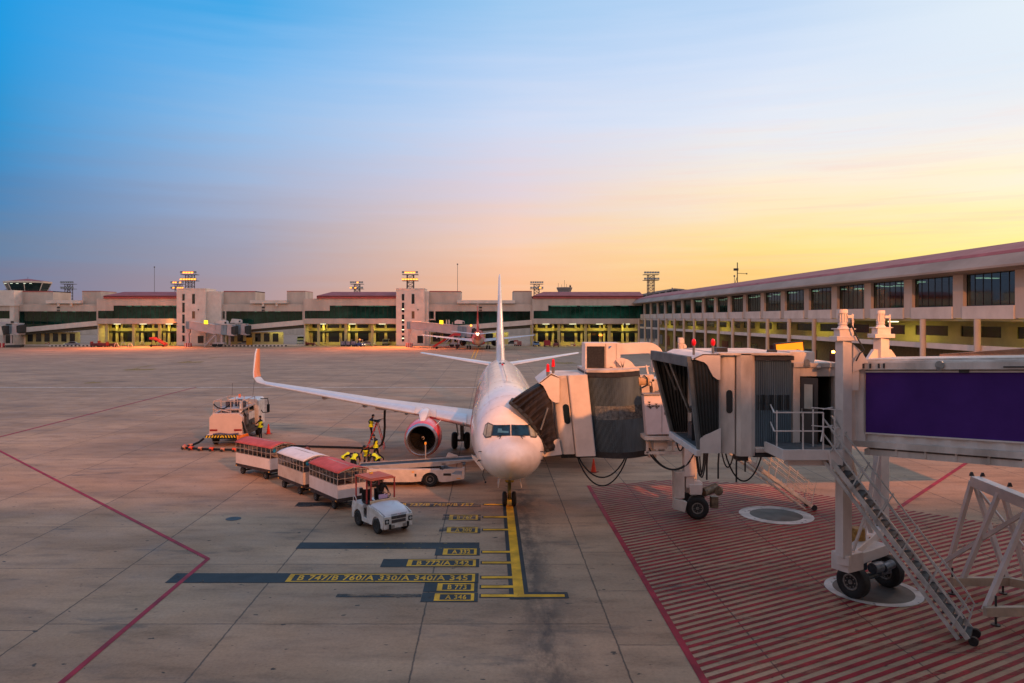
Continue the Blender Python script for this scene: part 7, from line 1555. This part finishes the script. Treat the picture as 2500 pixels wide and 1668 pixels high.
def cartbox(px, py, rz, c, label, w=1.7, L=2.6, h=1.6, cat='cart', load=None, name='equipment_cart'):
    Y = F*H/(py-HY); X = (px-CX)*Y/F; t = empty(name, (X,Y,0), R(rz), label, cat); l = L/2
    mt = mat('cartp_'+'_'.join(str(int(v*100)) for v in c), c, .5, var=.15)
    m = MB(); m.box(-l,l,-w/2,w/2,.35,.55); m.box(-l,-l+.08,-w/2,w/2,.55,h); m.box(l-.08,l,-w/2,w/2,.55,h*.8); m.build('frame', mt, t, local=True)
    m = MB(); m.box(-l+.1,l-.1,-w/2+.05,w/2-.05,.56,h*.7); m.build('load', load or mt, t, local=True, bevel=.08)
    m = MB(); m.bar((l,0,.4),(l+.9,0,.3),.07); m.build('drawbar', DARK, t, local=True); fwheels(t, L, w, .22, (-l+.4,l-.4)); return t
MR=(.16,.02,.03)
cartbox(234,847,0,MR,'maroon equipment cart, leftmost of the dark row before the left block')
cartbox(252,847.5,0,MR,'maroon equipment cart in the middle of the dark row before the left block',h=1.9)
cartbox(272,847,5,(.10,.03,.03),'dark brown equipment cart at the right end of the dark row')
cartbox(757,844,0,(.18,.03,.03),'low maroon dolly right beside the white and blue van',h=1.3)
cartbox(1336,846,-90,(.36,.03,.04),'red covered cart between the blue car and the dark tractor',1.9,2.4,1.9)
cartbox(1264,845,-60,(.45,.16,.14),'small red and white cart beside the dark car with its lamp lit',1.6,2.0,1.9,load=WALL_L)
LUG = mat('luggage', (.32,.28,.33), .7, var=.6, scale=1.6, dirt=(.04,.04,.10))
for k, x in enumerate((838,851,864)): cartbox(x,845.5,0,(.12,.14,.22),['loaded luggage cart, left one of three behind the blue tractor','loaded luggage cart, middle one of three behind the blue tractor','loaded luggage cart, right one of three, coupled to the blue tractor'][k],1.6,1.5,2.2,'luggage cart',LUG,'luggage_cart')
def tractor(px, py, rz, c, label, lit):
    Y = F*H/(py-HY); X = (px-CX)*Y/F; t = empty('tow_tractor', (X,Y,0), R(rz), label, 'tow tractor')
    mt = mat('tr_'+'_'.join(str(int(v*100)) for v in c), c, .4, var=.1)
    m = MB(); m.prism([(-1.5,-.8,.3),(-1.5,-.8,1.0),(-.2,-.8,1.0),(0,-.8,1.2),(1.3,-.8,1.0),(1.5,-.8,.8),(1.5,-.8,.3)],(0,1.6,0)); m.build('body', mt, t, local=True, bevel=.05)
    m = MB(); m.box(-1.0,.3,-.75,.75,2.0,2.1); [m.bar((x,y,1.0),(x,y,2.0),.07) for x in (-.95,.25) for y in (-.7,.7)]; m.build('canopy', WALL_L if lit else mt, t, local=True)
    m = MB(); m.box(-.8,-.4,-.5,.5,1.0,1.5); m.build('seat', BLACK, t, local=True)
    for s in (-1,1): m = MB(); m.box(1.5,1.53,s*.5-.12,s*.5+.12,.6,.8); m.build('headlight', LAMP_W if lit else DARK, t, local=True)
    if lit: m = MB(); m.sphere((-.3,0,2.2),.16,8); m.build('beacon', LAMP_O, t, local=True)
    fwheels(t,3,1.6,.38,(-.95,.95)); return t
tractor(880,846,-40,(.05,.10,.30),'blue and white tow tractor with lights on pulling the luggage carts',True)
tractor(1358,846.5,-100,(.20,.04,.04),'dark red tow tractor parked left of the striped barriers',False)
tractor(964,841,180,(.45,.40,.36),'pale tow tractor half hidden by the middle stair tower',False)
# stairs
def stairtruck(px, py, Y, s, label, flip=1):
    X = (px-CX)*Y/F; t = empty('passenger_stair', (X,Y,0), 0, label, 'mobile stairs'); f = flip
    m = MB(); m.bar((X-f*3.4*s,Y,.6),(X+f*1.6*s,Y,3.6*s),.25,.55); m.bar((X-f*3.4*s,Y+1.6,.6),(X+f*1.6*s,Y+1.6,3.6*s),.25,.55); m.bar((X+f*1.6*s,Y,3.5*s),(X+f*3.2*s,Y,3.5*s),.2,.7); m.bar((X+f*1.6*s,Y+1.6,3.5*s),(X+f*3.2*s,Y+1.6,3.5*s),.2,.7); m.build('side_rail', mat('stair_red',(.50,.03,.035),.45,var=.08), t)
    m = MB()
    for k in range(12): a = k/11; m.cbox((X+f*(-3.3+4.8*a)*s,Y+.8,.6+2.7*a*s),(.35,1.4,.08))
    m.box(min(X+f*1.5*s,X+f*3.2*s),max(X+f*1.5*s,X+f*3.2*s),Y+.1,Y+1.5,3.1*s,3.2*s); m.build('steps', mat('step_grey',(.30,.31,.33),.5,var=.2), t)
    m = MB(); m.box(X-3.4*s,X+3.0*s,Y+.3,Y+1.3,.35,.55); m.bar((X+f*2.6*s,Y+.4,.5),(X+f*2.2*s,Y+.4,3.1*s),.15); m.bar((X+f*.2,Y+.4,.5),(X+f*1.6*s,Y+.4,3*s),.12); m.build('undercarriage', mat('under_red',(.22,.02,.02),.6,var=.2), t)
    for x in (-2.6*s, 2.4*s): m = MB(); m.cyl((X+x,Y+.1,.35),(X+x,Y+.4,.35),.35,n=14); m.build('wheel', BLACK, t)
    m = MB(); m.cyl((X-f*3.5*s,Y,.1),(X-f*3.3*s,Y,1.0),.06); m.cyl((X-f*3.9*s,Y,.1),(X-f*3.5*s,Y,.9),.06); m.build('towing_arm', DARK, t)
stairtruck(1092, 852, 217, 1.18, 'red passenger stairs rising towards the far red airliner')
stairtruck(384, 846, 231, .75, 'dark red passenger stairs folded before the left terminal block columns', -1)
# barriers, racks and bollards
def barrier(px, py, label, n=2):
    Y = F*H/(py-HY); X = (px-CX)*Y/F; t = empty('striped_barrier', (X,Y,0), 0, label, 'barrier', 'red and white striped barriers')
    for k in range(n):
        x = X+k*.9; m = MB(); m.prism([(x-.35,Y,0),(x+.35,Y,0),(x+.2,Y,.5),(x+.12,Y,1.0),(x-.12,Y,1.0),(x-.2,Y,.5)],(0,.3,0)); o = m.build('barrier_block', RWB if k % 2 else WALL_L, t); m = MB(); m.box(x-.2,x+.2,Y-.02,Y,.45,.7); m.build('stripe', WALL_L if k % 2 else RWB, o)
for a in ((769,844,'red and white barrier pair left of the parked red vans'),(1396,845,'red and white barrier pair in front of the right terminal block'),(1043,843,'red and white barrier pair right of the middle stair tower base'),(515,845,'red and white barrier pair below the twin jet bridges'),(112,843.5,'red and white barrier pair right of the yellow pickup')): barrier(*a)
def rack(px, py, label):
    Y = F*H/(py-HY); X = (px-CX)*Y/F; t = empty('equipment_trestle', (X,Y,0), 0, label, 'trestle', 'small white equipment trestles'); m = MB(); m.bar((X-.8,Y,0),(X-.3,Y,1.2),.15); m.bar((X+.8,Y,0),(X+.3,Y,1.2),.15); m.bar((X-.5,Y,1.2),(X+.5,Y,1.2),.15); m.build('frame', WALL_L, t); m = MB(); m.box(X-.9,X+.9,Y-.3,Y+.3,.02,.15); m.build('base', RWB, t)
for a in ((284,848,'white and red trestle, leftmost before the left block columns'),(301,845,'white and red trestle directly under the second left block column'),(318,848,'white and red trestle, tallest of the cluster before the left block'),(347,843,'white and red trestle nearest the dark red folded stairs'),(912,844,'white trestle between the pale car and the grey utility vehicle')): rack(*a)
# bollard line: short striped kerb stones in front of the corridors
for x0, x1, y in ((120,225,841.5),(525,700,842)):
    t = empty('striped_kerb', (P(x0,0,236).x,236,0), 0, 'black and white striped kerb in front of the %s corridor' % ('leftmost' if x0 < 200 else 'twin bridge'), 'kerb')
    m = MB(); n = int((x1-x0)/9)
    for k in range(n): X = P(x0+(x1-x0)*k/n,0,236).x; m.box(X,X+.55,236,236.4,0,.45)
    m.build('white_blocks', WALL_L, t); m = MB(); m.box(P(x0,0,236).x,P(x1,0,236).x,236.05,236.35,0,.38); m.build('kerb_base', DARK, t)
def planter(px, py, w, h, d, mt, name, label, cat):
    Y = 238.3; X = P(px,0,Y).x; m = MB(); m.box(X,X+w,Y,Y+d,0,h); m.build(name, mt, label=label, cat=cat, bevel=.05)
m = MB(); X = P(601,0,242).x; m.box(X,X+1.9,242,242.5,0,2.6); o = m.build('cabin_door_unit', mat('door_ochre',(.55,.30,.02),.6,var=.1), label='ochre double door unit right of the silver grey car', cat='door')
for k in range(2): m = MB(); x = X+.25+k*.85; m.box(x,x+.5,241.97,242.0,1.5,2.2); w = m.build('door_window', GLASSB, o, local=False) if False else None
# lamps inside the glazed gate lounge above the right block, seen through the glass
for x, y, c in ((1351,759,0),(1406,757,1),(1384,768,0)):
    pass
def ground_light(px, py, Y, label):
    p = P(px, py, Y); m = MB(); m.sphere(tuple(p), .28, 8); o = m.build('wall_lamp', LAMP_O, label=label, cat='lamp')
ground_light(1464,818.5,241,'left one of two orange lamps under the right terminal block'); ground_light(1468.5,818.5,241,'right one of two orange lamps under the right terminal block')
t = empty('flood_fixture', (P(427,0,239).x,239,TZ(788,239)), 0, 'small orange wall floodlight beside the left stair tower', 'wall lamp')
m = MB(); X = P(427,0,239).x; m.cbox((X,239.2,TZ(789,239)),(.9,.5,.4)); m.build('housing', DARK, t); m = MB(); m.box(X-.4,X+.4,239.0,239.3,TZ(789,239)+.22,TZ(789,239)+.28); m.build('lens', LAMP_O, t)
spot((X-.3,238.6,TZ(789.5,239)+.4),(X-7,241,TZ(781,239)), 900, (1,.38,.03), 120, .8, .1)
